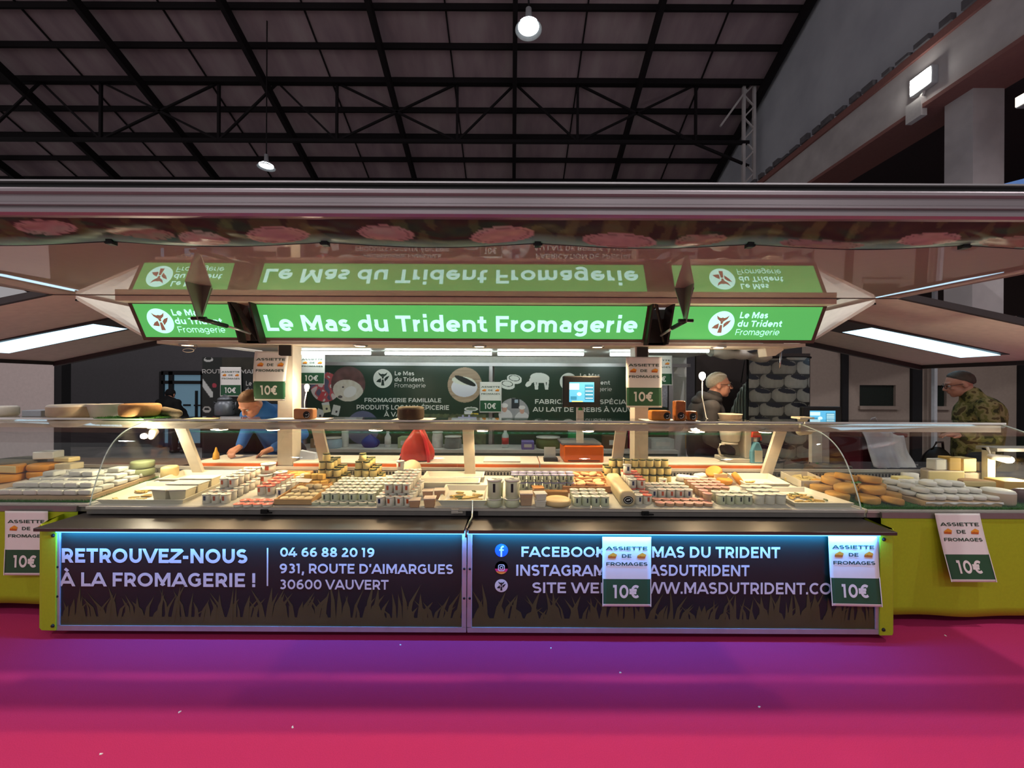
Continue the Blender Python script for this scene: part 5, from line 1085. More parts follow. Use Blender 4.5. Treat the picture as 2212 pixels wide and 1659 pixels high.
    if glasses:
        g = MB()
        for s in (-1, 1):
            g.tube([H(s * .034 + .024 * math.cos(R(a)), -.104 + .012 * abs(math.cos(R(a))) * 0, .004 + .019 * math.sin(R(a))) for a in range(0, 361, 24)], .0022, 6)
            g.tube([H(s * .058, -.103, .008), H(s * .076, -.05, .008), H(s * .084, .012, .004)], .0024, 6)
        g.tube([H(-.01, -.104, .008), H(.01, -.104, .008)], .0022, 6); g.build('glasses', glasses, t)
    return t
def joints(head, sw=.18, hip=.95, f=(0, -1), cf=.68):
    hc, hf, hu = [Vector(q) for q in head]; hf.normalize(); hu = (hu - hf * hu.dot(hf)).normalized()
    fx, fy = Vector(f).normalized(); sd = Vector((-fy, fx, 0)); fw = Vector((fx, fy, 0)); J = {}
    J['pelvis'] = Vector((0, 0, hip)); J['neck'] = hc - hu * .125 - hf * .045; J['chest'] = J['pelvis'].lerp(J['neck'], cf) - fw * .04
    for s, k in (('l', 1), ('r', -1)):
        J['sh' + s] = J['chest'].lerp(J['neck'], .45) + sd * k * sw - fw * .01; J['hip' + s] = J['pelvis'] + sd * k * .095 + Vector((0, 0, -.06))
        J['kn' + s] = Vector((0, 0, .5)) + sd * k * .1 + fw * .02; J['an' + s] = Vector((0, 0, .085)) + sd * k * .11
        J['el' + s] = J['sh' + s] + Vector((0, 0, -.28)) + sd * k * .05 - fw * .03; J['wr' + s] = J['el' + s] + fw * .2 + Vector((0, 0, -.12))
    return J
smooth01 = lambda t: max(0, min(1, t)) ** 2 * (3 - 2 * max(0, min(1, t)))
short_hair = lambda top, back: (lambda x, y, z: smooth01((z * .9 + y * .75 - top) / .34 + .5) * smooth01((z + .55 + y * back) / .2 + .5))
# 1. man in blue bending over the board
hp = P(542, 872, 3.55); O = Vector((hp.x + .05, 4.0, 0)); HD = (hp - O, (-.26, -.64, -.72), (-.14, -.70, .70)); J = joints(HD, .19, .93, (0, -1), .66)
fist = P(499, 981, 3.44); flat = P(540, 988, 3.46)
J['wrr'] = Vector((fist.x + .02, 3.53, 1.0)) - O; J['elr'] = Vector((fist.x - .06, 3.74, 1.12)) - O; J['handr'] = ((-.15, -1, -.45), (0, -.45, 1)); J['curlr'] = 1.25
J['wrl'] = Vector((flat.x + .17, 3.51, .985)) - O; J['ell'] = Vector((flat.x + .30, 3.76, 1.08)) - O; J['handl'] = ((-1, -.15, -.42), (-.2, 0, 1)); J['curll'] = .45
m_hair1 = mat('brown_hair', '#5a3d26', .6, var=.35, scale=60, stretch=(1, 1, .3)); m_blue = mat('blue_fleece', '#1f5fae', .8, var=.15, scale=20, bump=.3); m_navy = mat('navy_trousers', '#20242f', .8)
person('man in a blue jacket bending over the cutting board, short brown hair, face lowered', tuple(O), (0, -1, 0), J, m_skin, (m_hair1, short_hair(.02, .5)), (m_blue, 1), m_navy, HD)
# 2. grey-haired man in a dark hooded jacket, profile to the right
hp = P(1553, 832, 3.78); O = Vector((hp.x - .07, 3.92, 0)); HD = (hp - O, (.95, -.28, -.04), (0, 0, 1)); J = joints(HD, .19, .95, (.95, -.28), .68)
m_hair2 = mat('grey_hair', '#a39c8d', .6, var=.3, scale=60); m_hoodie = mat('charcoal_jacket', '#2b2a2e', .85, var=.15, bump=.2)
person('grey-haired man with thin glasses in a charcoal hooded jacket, seen in profile', tuple(O), (.96, -.28, 0), J, m_skin_r, (m_hair2, short_hair(-.04, .5)), (m_hoodie, 1), m_navy, HD, glasses=m_black, hood=m_hoodie)
# 3. man in camouflage, profile to the left, leaning a little
hp = P(2072, 830, 3.72); O = Vector((hp.x + .16, 3.72, 0)); HD = (hp - O, (-.82, .50, -.30), (-.25, .12, 1)); J = joints(HD, .19, .95, (-.80, .55), .68)
for s in 'lr': J['wr' + s] = J['el' + s] + Vector((-.22, .06, .02))
m_hair3 = mat('dark_grey_hair', '#4a443d', .7, var=.45, scale=50); m_camo = ramp_mat('camouflage_cloth', [(.36, '#3a3a22'), (.44, '#6d6a3c'), (.52, '#8a8158'), (.62, '#574a30')], 11, .9, 2, bump=.2)
m_camo.node_tree.nodes['Color Ramp'].color_ramp.interpolation = 'CONSTANT'
person('man in a camouflage jacket and glasses looking down, seen in profile by the white rounds', tuple(O), (-.82, .56, 0), J, m_skin_r, (m_hair3, short_hair(.06, .5)), (m_camo, 1), m_navy, HD, glasses=m_black)
# 4. far figure in black seen from behind
hp = P(368, 852, 8.6); O = Vector((hp.x + .1, 8.7, 0)); HD = (hp - O, (-.2, .9, -.3), (0, .2, 1)); J = joints(HD, .19, .82, (0, 1)); m_bc = mat('black_coat', '#08080a', .9)
person('distant person in a black coat stooping in front of the glazed door', tuple(O), (0, 1, 0), J, m_skin, (m_bc, lambda x, y, z: 1.0), (m_bc, 1), m_bc, HD)

# ================================================================ ON THE GLASS SHELVES
ST_ = SZ + .0045
def wheel(nm, cx, cy, r, h, z, m, lab, cat='cheese', top=None, rough=.02, group=None, bulge=.0):
    mb = MB(); rnd_ = random.Random(int(cx * 1000) % 997); n = 40; ed = min(h * .22, .016)
    prof = [(0, 0), (r - ed, 0), (r - ed * .3, ed * .3), (r + bulge * .4, ed), (r + bulge, h * .5), (r + bulge * .4, h - ed), (r - ed * .3, h - ed * .3), (r - ed, h), (r * .5, h * 1.005), (0, h * 1.0)]
    k = len(prof) - 1
    mb.lathe(prof, n, (cx, cy, z), 0, [0] * 5 + [1] * (k - 5) if top else None)
    for v in mb.v:
        d = noise.noise(Vector((v.x * 14, v.y * 14, v.z * 20))) * rough * r; q = Vector((v.x - cx, v.y - cy, 0))
        if q.length > 1e-4: v += q.normalized() * d
    return tag(mb.build('cheese_round' if nm == 'cheese_wheel' else nm, [m, top] if top else m, origin=(cx, cy, z)), lab, cat, group)
m_wrind = mat('white_rind', '#ded9cc', .7, var=.08, scale=30, bump=.15); m_tanr = mat('tan_rind', '#ad8250', .7, var=.2, scale=30, bump=.25); m_greyr = mat('grey_rind', '#6e6553', .85, var=.35, scale=40, bump=.4); m_darkr = mat('dark_brown_rind', '#4c3b2b', .75, var=.25, scale=30, bump=.3); m_beiger = mat('beige_rind', '#bda98e', .7, var=.12, scale=20, bump=.2)
sh = lambda x, Y: PX(x, Y)
wheel('cheese_wheel', sh(6, 3.2), 3.2, .09, .082, ST_, m_wrind, 'plain white cheese wheel at the far end of the shelf')
mb = MB(); mb.box(sh(60, 3.2), sh(101, 3.2), 3.16, 3.28, ST_, ST_ + .05); tag(mb.build('glass_tray', mat('grey_tray', '#9ea2a8', .3), origin=(sh(80, 3.2), 3.2, ST_), bevel=.004), 'grey tray on the shelf between the two white topped wheels', 'tray')
wheel('cheese_wheel', sh(160, 3.2), 3.2, .152, .098, ST_, m_beiger, 'white topped cheese wheel with beige sides on the shelf', top=m_wrind)
x = sh(227, 3.24); mb = MB(); mb.lathe([(0, ST_), (.085, ST_), (.108, ST_ + .098), (.112, ST_ + .1), (.104, ST_ + .1), (.08, ST_ + .008), (0, ST_ + .008)], 32, (x, 3.24, 0)); tag(mb.build('plastic_tub', mat('white_tub', '#dddddc', .35), origin=(x, 3.24, ST_)), 'white plastic tub between the beige wheel and the tan wheel', 'tub')
x = sh(300, 3.15); mb = MB(); rnd = random.Random(5)
mb.box(x - .225, x + .225, 3.02, 3.26, ST_, ST_ + .004)
for k in range(900):
    a, b = x + rnd.uniform(-.23, .23), 3.01 + rnd.random() * .25; l = rnd.uniform(.008, .018); an = rnd.random() * 6.3; mb.add([(a, b, ST_ + .003), (a + .004, b, ST_ + .003), (a + l * .6 * math.cos(an), b + l * .6 * math.sin(an), ST_ + l)], [(0, 1, 2)])
m_turf = mat('artificial_grass', '#3c7a2c', .8, var=.35, scale=40)
tag(mb.build('grass_mat', m_turf, origin=(x, 3.15, ST_), norm=False), 'small artificial grass mat under the tan cheese wheel', 'grass mat')
wheel('cheese_wheel', sh(304, 3.13), 3.13, .125, .098, ST_ + .013, m_tanr, 'tan orange cheese wheel on the small grass mat', bulge=.006)
x = sh(366, 3.2); mb = MB(); mb.capsule((x - .06, 3.22, ST_ + .042), (x + .08, 3.19, ST_ + .03), .04, .03, 20); tag(mb.build('ash_log', m_greyr, origin=(x, 3.2, ST_)), 'grey ash coated log lying behind the tan wheel', 'cheese')
def paper(x0, x1, Y0, Y1, lab, m=None, dz=0):
    Y0 = max(Y0, 3.0)
    sheet(PX(x0, Y0), PX(x1, Y0), Y0, Y1, ST_ + dz, lab, 'paper_sheet', m or m_paper, .002)
paper(395, 452, 2.99, 3.12, 'pale yellow paper on the glass shelf before the FROMAGERIE plate', mat('yellow_paper', '#e6dcae', .6))
paper(575, 700, 2.98, 3.16, 'white paper on the glass shelf under the wrapped loaf')
paper(845, 932, 2.98, 3.2, 'white paper on the glass shelf under the dark brown wheel')
paper(1398, 1516, 2.985, 3.2, 'white paper on the glass shelf under the three biscuit packets')
wheel('cheese_wheel', sh(888, 3.08), 3.08, .102, .097, ST_ + .0025, m_darkr, 'dark brown cheese wheel standing on white paper on the shelf', top=m_greyr)
m_pack = mat('golden_biscuits', '#a8642c', .35, var=.45, scale=45); m_packl = mat('light_wrapper', '#c78a5c', .4, var=.2, scale=20); m_plabel = mat('round_black_label', '#17120f', .5)
def packet(cx, cy, z, w_, d_, h, m, lab, rz=0, roundl=.5, end=None):
    mb = MB(); mb.box(cx - w_ / 2, cx + w_ / 2, cy - d_ / 2, cy + d_ / 2, z, z + h); o = tag(mb.build('biscuit_packet', m, origin=(cx, cy, z), bevel=.014, seg=3), lab, 'packet'); o.rotation_euler = (0, 0, rz)
    for p in o.data.polygons: p.use_smooth = True
    mb = MB(); f = Flat(mb, (cx + (end or 0), cy - d_ / 2, z + h * roundl)); f.ell(0, 0, .027, .027, 0, .001); f.line(arc(0, 0, .020, .020, -120, 40, 14), .004, 1, .002); f.line([(-.008, -.0), (.008, .002)], .004, 1, .002)
    mb.build('round_label', [m_plabel, m_wprint], o); return o
packet(sh(660, 3.06), 3.06, ST_ + .0025, .15, .08, .082, m_packl, 'wrapped pink loaf packet with round dark label on white paper', 0, .42, .03)
packet(sh(1424, 3.08), 3.08, ST_ + .0025, .15, .09, .078, mat('orange_wrapper', '#d98a3a', .3, var=.3, scale=25), 'long golden biscuit packet lying on its side with the label at one end', .0, .48, .045)
packet(sh(1467, 3.05), 3.05, ST_ + .0025, .08, .075, .155, m_pack, 'tall upright biscuit packet standing between the two lower ones', 0, .27, 0)
packet(sh(1492, 3.07), 3.07, ST_ + .0025, .075, .08, .075, m_pack, 'short brown biscuit packet next to the tall upright one', .05, .45, 0)
x = sh(1734, 3.08); mb = MB(); mb.box(x - .055, x + .055, 3.03, 3.13, ST_ + .02, ST_ + .034); mb.lathe([(.03, ST_), (.035, ST_ + .02)], 20, (x, 3.08, 0)); tag(mb.build('lamp_bracket', mat('pale_bracket', '#efe3c4', .4), origin=(x, 3.08, ST_)), 'pale lamp bracket clamped on the shelf corner by the blue screen', 'bracket')
x = sh(1736, 3.16); t = thing('corner_spot', 'cream tilted spot hanging under the shelf corner by the blue screen', 'spotlight', (x, 3.16, SZ - .03))
mb = MB(); mb.tube([(x, 3.14, SZ - .006), (x - .01, 3.14, SZ - .06)], .01); mb.capsule((x - .04, 3.14, SZ - .085), (x + .02, 3.14, SZ - .065), .03, .042, 20); mb.build('body', mat('cream_spot', '#e8dfc8', .4), t)
for px_, py, Y, lab in ((333, 932, 3.06, 'bright white spot under the shelf end above the two green-rind wheels'), (2180, 993, 3.0, 'bright spot on a bracket over the dark board with the yellow block')):
    p = P(px_, py, Y); t = thing('shelf_spot', lab, 'spotlight', tuple(p)); d = Vector((.12, -.02, -.02)) if px_ > 1000 else Vector((0, .02, .04))
    mb = MB(); mb.capsule(p - d, p - d * .1, .02, .03, 18); mb.tube([p - d, p - d + Vector((0, .02, (SZ - .01 if px_ < 1000 else p.z + .09) - p.z + d.z))], .008); mb.build('body', m_cream, t)
    mb = MB(); mb.ball(p, (.026, .026, .026)); mb.build('bulb', emit('shelf_spot_glow', (1, .93, .72), 18), t)
    light('shelf_spot_light', 'POINT', (p.x, p.y - .05, p.z - .03), 7.0 if px_ > 1000 else 14.0, (1, .86, .62), .03)
t = thing('lamp_stand', 'cream upright post with a short shelf carrying the spot beyond the white rounds', 'stand', (sh(2136, 3.1), 3.1, deck(3.1)))
a = sh(2136, 3.1); mb = MB(); mb.box(a - .03, a + .03, 3.08, 3.12, deck(3.1) - .0, P(2136, 968, 3.1).z); mb.build('post', m_cream, t)
mb = MB(); zt_ = P(2136, 972, 3.1).z; mb.box(a - .03, a + .45, 3.02, 3.16, zt_, zt_ + .025); mb.build('shelf', m_lip, t)
x = sh(280, 2.99)
# ================================================================ THE CHEESE ON DISPLAY
m_pot = mat('pot_white', '#e0d8c4', .4, var=.04); m_potg = mat('pot_pale_green', '#cfd2ae', .35, var=.05); m_lidw = mat('lid_white', '#e4dfd2', .4, var=.05); m_lidk = mat('lid_print_dark', '#4a4f46', .5); m_lo = mat('label_orange', '#c4572c', .5); m_lb = mat('label_navy', '#283058', .5); m_lk = mat('label_black', '#26292a', .5)
m_lidr = mat('lid_red', '#d8604e', .45, var=.1); m_lidp = mat('lid_pink', '#dba79a', .45, var=.12); m_lidv = mat('lid_lilac', '#a8a0c4', .4); m_pottan = mat('pot_tan', '#c99f74', .4, var=.1); m_cream2 = mat('cream_contents', '#d6c07c', .3, var=.12, scale=9); m_lidj = mat('jar_lid_dark_green', '#27371f', .3, .3); m_gold = mat('jar_lid_gold', '#a4924f', .3, .6)
m_pred = mat('lid_print_red', '#c2303a', .5)
PROTO = {}
def place(key, make, x, y, z, label, cat, group, rz=0, scale=None):
    if key not in PROTO:
        o = make(label, cat, group); PROTO[key] = o; o.location = (x, y, z); o.rotation_euler = (0, 0, rz); o['label'] = label
        if group: o['group'] = group
        if scale: o.scale = scale
        return o
    o = dup(PROTO[key], (x, y, z), rz, label, group, scale or (1, 1, 1)); o['category'] = cat
    if not group and 'group' in o: del o['group']
    return o
def pot_maker(r, h, body, lab, lid, mark, taper=.86, name='yogurt_pot', lidparts=False):
    def make(label, cat, group):
        mb = MB(); n = 18
        mb.lathe([(0, 0), (r * taper, 0), (r * (taper + .06), .003), (r, h * .93)], n, (0, 0, 0), 0)
        if lab is not None:
            a0, a1 = (-105, -75) if lab is not m_lk else (-100, -80)
            k = 4; vs = []
            for i in range(k + 1):
                a = R(a0 + (a1 - a0) * i / k)
                for zz_ in (.36, .82): rr = r * (taper + .06 + (.94 - taper) * zz_) + .0012; vs.append((rr * math.cos(a), rr * math.sin(a), h * zz_))
            mb.add(vs, [(2 * i, 2 * i + 2, 2 * i + 3, 2 * i + 1) for i in range(k)], 1)
        lb = mb if not lidparts else MB(); m0 = 2 if not lidparts else 0
        lb.lathe([(r * 1.07, h * .92), (r * 1.09, h * .94), (r * 1.09, h * .985), (r * 1.0, h), (0, h * 1.0)], n, (0, 0, 0), m0)
        f = Flat(lb, (0, 0, h * 1.0 + .0006), (1, 0, 0), (0, 1, 0), (0, 0, 1)); f.poly([(-r * .5, r * .1), (r * .2, -r * .2), (r * .35, r * .1), (-r * .3, r * .4)], m0 + 1, 0); f.poly([(-r * .1, -r * .6), (r * .5, -r * .55), (r * .45, -r * .35), (-r * .05, -r * .4)], m0 + 1, 0)
        if not lidparts: return tag(mb.build(name, [body, lab or body, lid, mark]), label, cat, group)
        o = tag(mb.build(name, [body, lab or body]), label, cat, group); lb.build('lid', [lid, mark], o); return o
    return make
KIND = {'wo': pot_maker(.029, .064, m_pot, m_lo, m_lidw, m_lo), 'wb': pot_maker(.029, .064, m_pot, m_lb, m_lidw, m_lb), 'wk': pot_maker(.029, .064, m_potg, m_lk, m_lidw, m_lidk, .92), 'ro': pot_maker(.029, .064, m_pot, m_lo, m_lidr, m_lidw), 'pk': pot_maker(.029, .062, m_pottan, None, m_lidp, m_pred, .8),
        'lv': pot_maker(.028, .058, m_potg, m_lk, m_lidv, m_lidw, .72), 'flr': pot_maker(.03, .02, m_pot, None, m_lidr, m_lidw, .95), 'flk': pot_maker(.03, .018, m_potg, None, m_lidw, m_lidk, .95), 'flp': pot_maker(.03, .022, m_pottan, None, m_lidp, m_pred, .95), 'wh': pot_maker(.036, .07, m_pot, None, m_lidw, m_pot, .85, 'curd_pot'),
        'tall': pot_maker(.047, .125, m_potg, m_lk, m_lidw, m_lidk, .86, 'tall_tub', True), 'small': pot_maker(.05, .055, m_potg, None, m_lidw, m_lidk, .9, 'low_tub', True), 'big': pot_maker(.05, .072, m_pot, m_lo, m_lidw, m_lo, .92, 'large_pot', True)}
def make_jar(label, cat, group):
    r, h = .0275, .060; mb = MB(); mb.lathe([(0, 0), (r * .85, 0), (r, .006), (r, h * .74), (r * .86, h * .86), (r * .86, h * .9)], 18); o = tag(mb.build('glass_jar', m_cream2), label, cat, group)
    mb = MB(); mb.lathe([(r * .97, h * .86), (r * .99, h * .88), (r * .99, h * .97), (r * .9, h), (0, h)], 18, (0, 0, 0), 0, [0, 0, 0, 1]); mb.build('lid', [m_lidj, m_gold], o); return o
HGT = {'wo': .064, 'wb': .064, 'wk': .064, 'ro': .064, 'pk': .062, 'lv': .058, 'jar': .060}
rp = random.Random(21)
def field(kinds, x0, y0, pitch, levels, label, group, cat='pot', jit=.0015):
    n = 0
    for L, (i0, nx, j0, ny) in enumerate(levels):
        for j in range(ny):
            for i in range(nx):
                k = kinds(i, j, L) if callable(kinds) else kinds
                x, y = x0 + (i + i0 + .5) * pitch + rp.uniform(-jit, jit), y0 + (j + j0 + .5) * pitch + rp.uniform(-jit, jit)
                z = deck(y0 + .03 if L else y) + L * HGT.get(k, .03) + (.004 if L else 0)
                if L: z = deck(y) + L * HGT.get(k, .03) + .001
                place(k, make_jar if k == 'jar' else KIND[k], x, y, z, label, cat, group, rp.uniform(-.15, .15) if L else rp.uniform(-.2, .2)); n += 1
    return n
W2 = lambda i, j, L: 'wb' if (i + j + L) % 4 == 0 else 'wo'
def sp(x, y): q = D(x, y); return q.x, q.y
# pots, from the corner tray onwards
x, y = sp(430, 1090); field(W2, x, y, .0625, [(0, 3, 0, 7), (0.4, 2, 2, 5)], 'white pot with orange or navy label in the stack beside the lidded white tubs', 'labelled pots next to the white tubs')
x, y = sp(498, 1098); field('flr', x, y, .064, [(0, 4, 0, 2)], 'shallow red lidded pot in the low front rows before the red label pots', 'shallow red lidded pots')
x, y = sp(550, 1071); field('ro', x, y, .0625, [(0, 2, 0, 5)], 'red lidded pot with orange label standing behind the shallow red lids', 'red lidded pots behind the shallow ones')
x, y = sp(592, 1077); field('wb', x, y, .0625, [(0, 1, 0, 6)], 'white pot with navy label in the single file beside the crate of small goat cheeses', 'navy label pots in single file')
x, y = sp(690, 1087); field('wk', x, y, .0625, [(0, 6, 0, 6)], 'pale green pot with black label in the wide block before the two jar pyramids', 'black label pots before the jar pyramids')
x, y = sp(664, 1100); field('flk', x - .02, 2.622, .064, [(0, 7, 0, 1)], 'shallow pale pot with dark printed lid in the front row under the pale green block', 'shallow pots with dark printed lids')
x, y = sp(809, 1096); field(W2, x, y, .0625, [(0, 4, 0, 6), (.5, 3, 1, 6)], 'white pot with orange or navy label in the double stack by the small square tubs', 'labelled pots by the square tubs')
q = D(857, 1060); place('wo', KIND['wo'], q.x - .0, 3.0, deck(3.0) + .132, 'single orange label pot alone on top of the stack by the square tubs', 'pot', None)
x, y = sp(1103, 1061); field('lv', x, y, .0595, [(0, 8, 0, 2), (0, 8, 0, 2)], 'tapered pot with lilac lid in the two tier block behind the tall tubs', 'lilac lidded pots')
x, y = sp(1238, 1095); field('wk', x, y, .0625, [(0, 4, 0, 3)], 'pale pot with black label in the small block before the wooden box of soft rounds', 'black label pots before the wooden box')
x, y = sp(1371, 1092); field(lambda i, j, L: 'wb' if i == 0 and j < 2 else 'ro', x, y, .0625, [(0, 2, 0, 6), (0, 2, 2, 4)], 'red lidded pot in the double stack beside the long white cheese log', 'red lidded pots beside the white log')
place('wb', KIND['wb'], x + .03, y + .28, deck(y + .28) + .131, 'white pot with navy label alone on the red lidded double stack', 'pot', None)
field(W2, x + .14, 2.76, .0625, [(0, 5, 0, 3)], 'white pot with orange or navy label in the low block behind the shallow pink lids', 'labelled pots behind the pink lids')
place('wo', KIND['wo'], x + .33, 3.02, deck(3.02), 'single white pot with orange label standing alone before the two-jar-deep row of jars', 'pot', None)
field('flp', x + .14, 2.625, .064, [(0, 6, 0, 2)], 'shallow pink lidded pot in the low rows before the labelled white pots', 'shallow pink lidded pots')
field('pk', 1.325, 2.69, .062, [(0, 1, 0, 2)], 'tan pot with pink lid in the long file near the curd pots', 'tan pots with pink lids')
field('pk', 1.325, 2.814, .062, [(0, 4, 0, 4)], 'tan pot with pink lid in the long file near the curd pots', 'tan pots with pink lids')
field('wk', 1.40, 2.66, .0615, [(0, 4, 0, 2)], 'pale pot with black label in the front block next to the white curd pots', 'black label pots by the curd pots')
x, y = sp(1634, 1098); field('wh', 1.655, 2.66, .074, [(0, 3, 0, 3)], 'plain white curd pot without label beside the corner tray of slices', 'plain white curd pots', 'pot')
# jars in pyramids and rows
for px_, lab in ((679, 'beside the yellow cubes'), (757, 'behind the pale green pots')):
    x, y = sp(px_, 1046); field('jar', x, y - .03, .059, [(0, 4, 0, 3), (.5, 3, 0, 3), (.6, 2, 0, 3), (1.1, 1, 0, 1)], 'small cream jar with dark lid in the pyramid ' + lab, 'jars in the pyramid ' + lab, 'jar', .0005)
x, y = .735, 3.10; field('jar', x, y, .0595, [(0, 9, 0, 2), (0, 9, 0, 2), (.6, 8, 0, 1)], 'small cream jar with dark lid in the long row behind the red lidded pots', 'jars in the long stacked row', 'jar', .0005)
# large tubs
for i, px_ in enumerate((1067, 1106)):
    q = D(px_, 1100); lab = 'pale tub with black mark near the %s' % ('tray of slices with green herbs' if i == 0 else 'tan square tub')
    place('small', KIND['small'], q.x, q.y + .055, deck(q.y + .055), 'low ' + lab, 'tub', 'low tubs under the tall tubs'); place('tall', KIND['tall'], q.x, q.y + .055, deck(q.y + .055) + .057, 'tall ' + lab, 'tub', 'tall tubs')
    place('tall', KIND['tall'], q.x + .01, q.y + .18, deck(q.y + .18), 'tall pale tub hidden behind the front one, near the lilac lids' if i else 'tall pale tub hidden behind the front one, near the long tray', 'tub', 'tall tubs')
for k, (px_, Y, dz, lab) in enumerate(((556, 3.12, 0, 'large white pot behind the double stack, lower one nearest the grille'), (574, 3.06, 0, 'large white pot behind the double stack, lower one nearest the case front'), (606, 3.12, 0, 'large white pot by the wooden tray near the cream post foot'), (581, 3.09, .0735, 'large white pot standing on top of two others near the cream post foot'))):
    place('big', KIND['big'], PX(px_, Y), Y, deck(Y) + dz, lab, 'pot', 'large white pots', .1 * k)
m_sq = mat('tan_tub_contents', '#c59a76', .4, var=.15); m_sqlid = mat('clear_tub_lid', '#e3cdb6', .3, var=.05)
def square_tub(cx, Y, z, w_, h, lab, m=None, lidm=None, grp='small square tubs'):
    key = ('sq', round(w_, 3), round(h, 3), (m or m_sq).name)
    def mk(label, cat, group):
        mb = MB(); a, b = w_ * .42, w_ * .5; mb.hexa([(-a, -a, 0), (a, -a, 0), (a, a, 0), (-a, a, 0)], [(-b, -b, h * .9), (b, -b, h * .9), (b, b, h * .9), (-b, b, h * .9)]); o = tag(mb.build('square_tub', m or m_sq, bevel=.005), label, cat, group)
        mb = MB(); mb.box(-b * 1.08, b * 1.08, -b * 1.08, b * 1.08, h * .9, h); mb.build('lid', lidm or m_sqlid, o, bevel=.003); return o
    return place(key, mk, cx, Y, z, lab, 'tub', grp, rp.uniform(-.15, .15))
for px_, py, w_, h, lab in ((893, 1099, .07, .05, 'small square tub of tan spread nearest the double stack of labelled pots'), (926, 1099, .075, .062, 'small square tub beside the tray of slices, front one'), (922, 1078, .07, .05, 'small square tub behind the front two, on the low side'), (948, 1080, .075, .062, 'small square tub against the back corner of the slices tray')):
    q = D(px_, py); square_tub(q.x, q.y + .04, deck(q.y + .04), w_, h, lab)
q = D(1137, 1096); square_tub(q.x, q.y + .05, deck(q.y + .05), .085, .085, 'tan square tub with pale lid next to the low tall tubs')
q = D(1163, 1078); square_tub(q.x, q.y + .05, deck(q.y + .05), .075, .07, 'square tub with orange lid before the lilac lidded pots', lidm=mat('orange_lid', '#e0994a', .4))
q = D(1168, 1099); o = square_tub(q.x, q.y + .045, deck(q.y + .045), .075, .045, 'white square tub under another beside the brie on a card', m_pot, m_lidw, 'white square tubs'); square_tub(q.x, q.y + .045, deck(q.y + .045) + .046, .075, .045, 'white square tub on top of another beside the brie on a card', m_pot, m_lidw, 'white square tubs')
for k in range(2):
    for j in range(3):
        X_ = -2.37 + k * .115; Y_ = 2.70 + j * .115
        square_tub(X_, Y_, deck(Y_) + .012, .108, .078, 'white lidded tub standing on the corner tray beside the double pot stack', mat('tub_ivory', '#ddd2ae', .4), m_lidw, 'white lidded tubs on the corner tray')
# ---------------- trays with slices
m_tray = mat('tray_plastic', '#e4dcc6', .4, var=.03); m_slice = mat('yellow_slice', '#d9b568', .5, var=.18, scale=30); m_herb = mat('herb_green', '#5f6b3c', .6)
def tray(x0, x1, y0, y1, h, lab, slices=0, region=(0, 1, 0, 1), slant=0, slab='yellow cheese slice', herb=0):
    z = deck(y0); sl = lambda x, y: (x - (SLANT * 1.2 * (y - y0) if slant and x > (x0 + x1) / 2 else 0))
    zf = lambda y: deck(y) + .001
    q = lambda ix, iy, dz: [(sl(x, y), y, zf(y) + dz) for x, y in ((x0 + ix, y0 + iy), (x1 - ix, y0 + iy), (x1 - ix, y1 - iy), (x0 + ix, y1 - iy))]
    o_b, o_t, i_t, i_b = q(.02, .02, 0), q(0, 0, h), q(.012, .012, h), q(.03, .03, .006)
    mb = MB(); vs = o_b + o_t + i_t + i_b; fs = [(3, 2, 1, 0)]
    for A, B in ((0, 4), (4, 8), (8, 12)): fs += [(A + i, A + (i + 1) % 4, B + (i + 1) % 4, B + i) for i in range(4)]
    fs.append((12, 13, 14, 15)); mb.add(vs, fs); o = tag(mb.build('serving_tray', m_tray, origin=((x0 + x1) / 2, (y0 + y1) / 2, z)), lab, 'tray', 'white serving trays')
    for k in range(slices):
        a = x0 + .05 + (region[0] + (region[1] - region[0]) * rp.random()) * (x1 - x0 - .1); b = y0 + .05 + (region[2] + (region[3] - region[2]) * rp.random()) * (y1 - y0 - .1)
        def mk(label, cat, group):
            m2 = MB(); m2.hexa([(-.03, -.012, 0), (.03, -.010, 0), (.026, .012, 0), (-.022, .014, 0)], [(-.03, -.012, .007), (.03, -.010, .009), (.026, .012, .006), (-.022, .014, .008)]); return tag(m2.build('cheese_slice', m_slice, bevel=.002), label, cat, group)
        place('slice', mk, sl(a, b), b, zf(b) + .007 + .003 * (k % 3), '%s in the %s' % (slab, lab.replace('white ', '', 1)), 'cheese', 'slices in the ' + lab, rp.uniform(-.7, .7), (rp.uniform(.7, 1.15), rp.uniform(.7, 1.1), 1))
    for k in range(herb):
        a = x0 + .08 + rp.random() * (x1 - x0 - .16); b = y0 + .06 + rp.random() * (y1 - y0 - .12)
        def mk(label, cat, group):
            m2 = MB(); m2.ball((0, 0, .005), (.02, .008, .006)); m2.ball((.015, .006, .005), (.012, .006, .005)); return tag(m2.build('herb_sprig', m_herb), label, cat, group)
        place('herb', mk, sl(a, b), b, zf(b) + .014, 'green herb sprig in the ' + lab.replace('white ', '', 1), 'herb', 'herb sprigs on slices', rp.uniform(0, 3))
    return o
tray(-2.775, -2.19, 2.625, 2.99, .032, 'white corner tray by the lidded white tubs', 16, (0, .42, .05, .8))
tray(-2.70, -2.16, 3.0, 3.24, .045, 'white deep tray behind the lidded white tubs', 8, (.2, .95, .1, .5))
tray(-.72, -.24, 2.96, 3.08, .042, 'white long tray behind the square tubs', 6, (.1, .9, .2, .8)); tray(-.70, -.22, 3.09, 3.24, .042, 'white long tray against the grille behind the square tubs', 7, (.1, .9, .1, .7))
tray(-.49, -.165, 2.62, 2.93, .04, 'white tray of slices between the square tubs and the tall tubs', 24, (.1, .95, .05, .9), herb=3)
tray(1.76, 2.10, 2.96, 3.22, .045, 'white tray behind the plain curd pots', 6, (.1, .9, .1, .6))
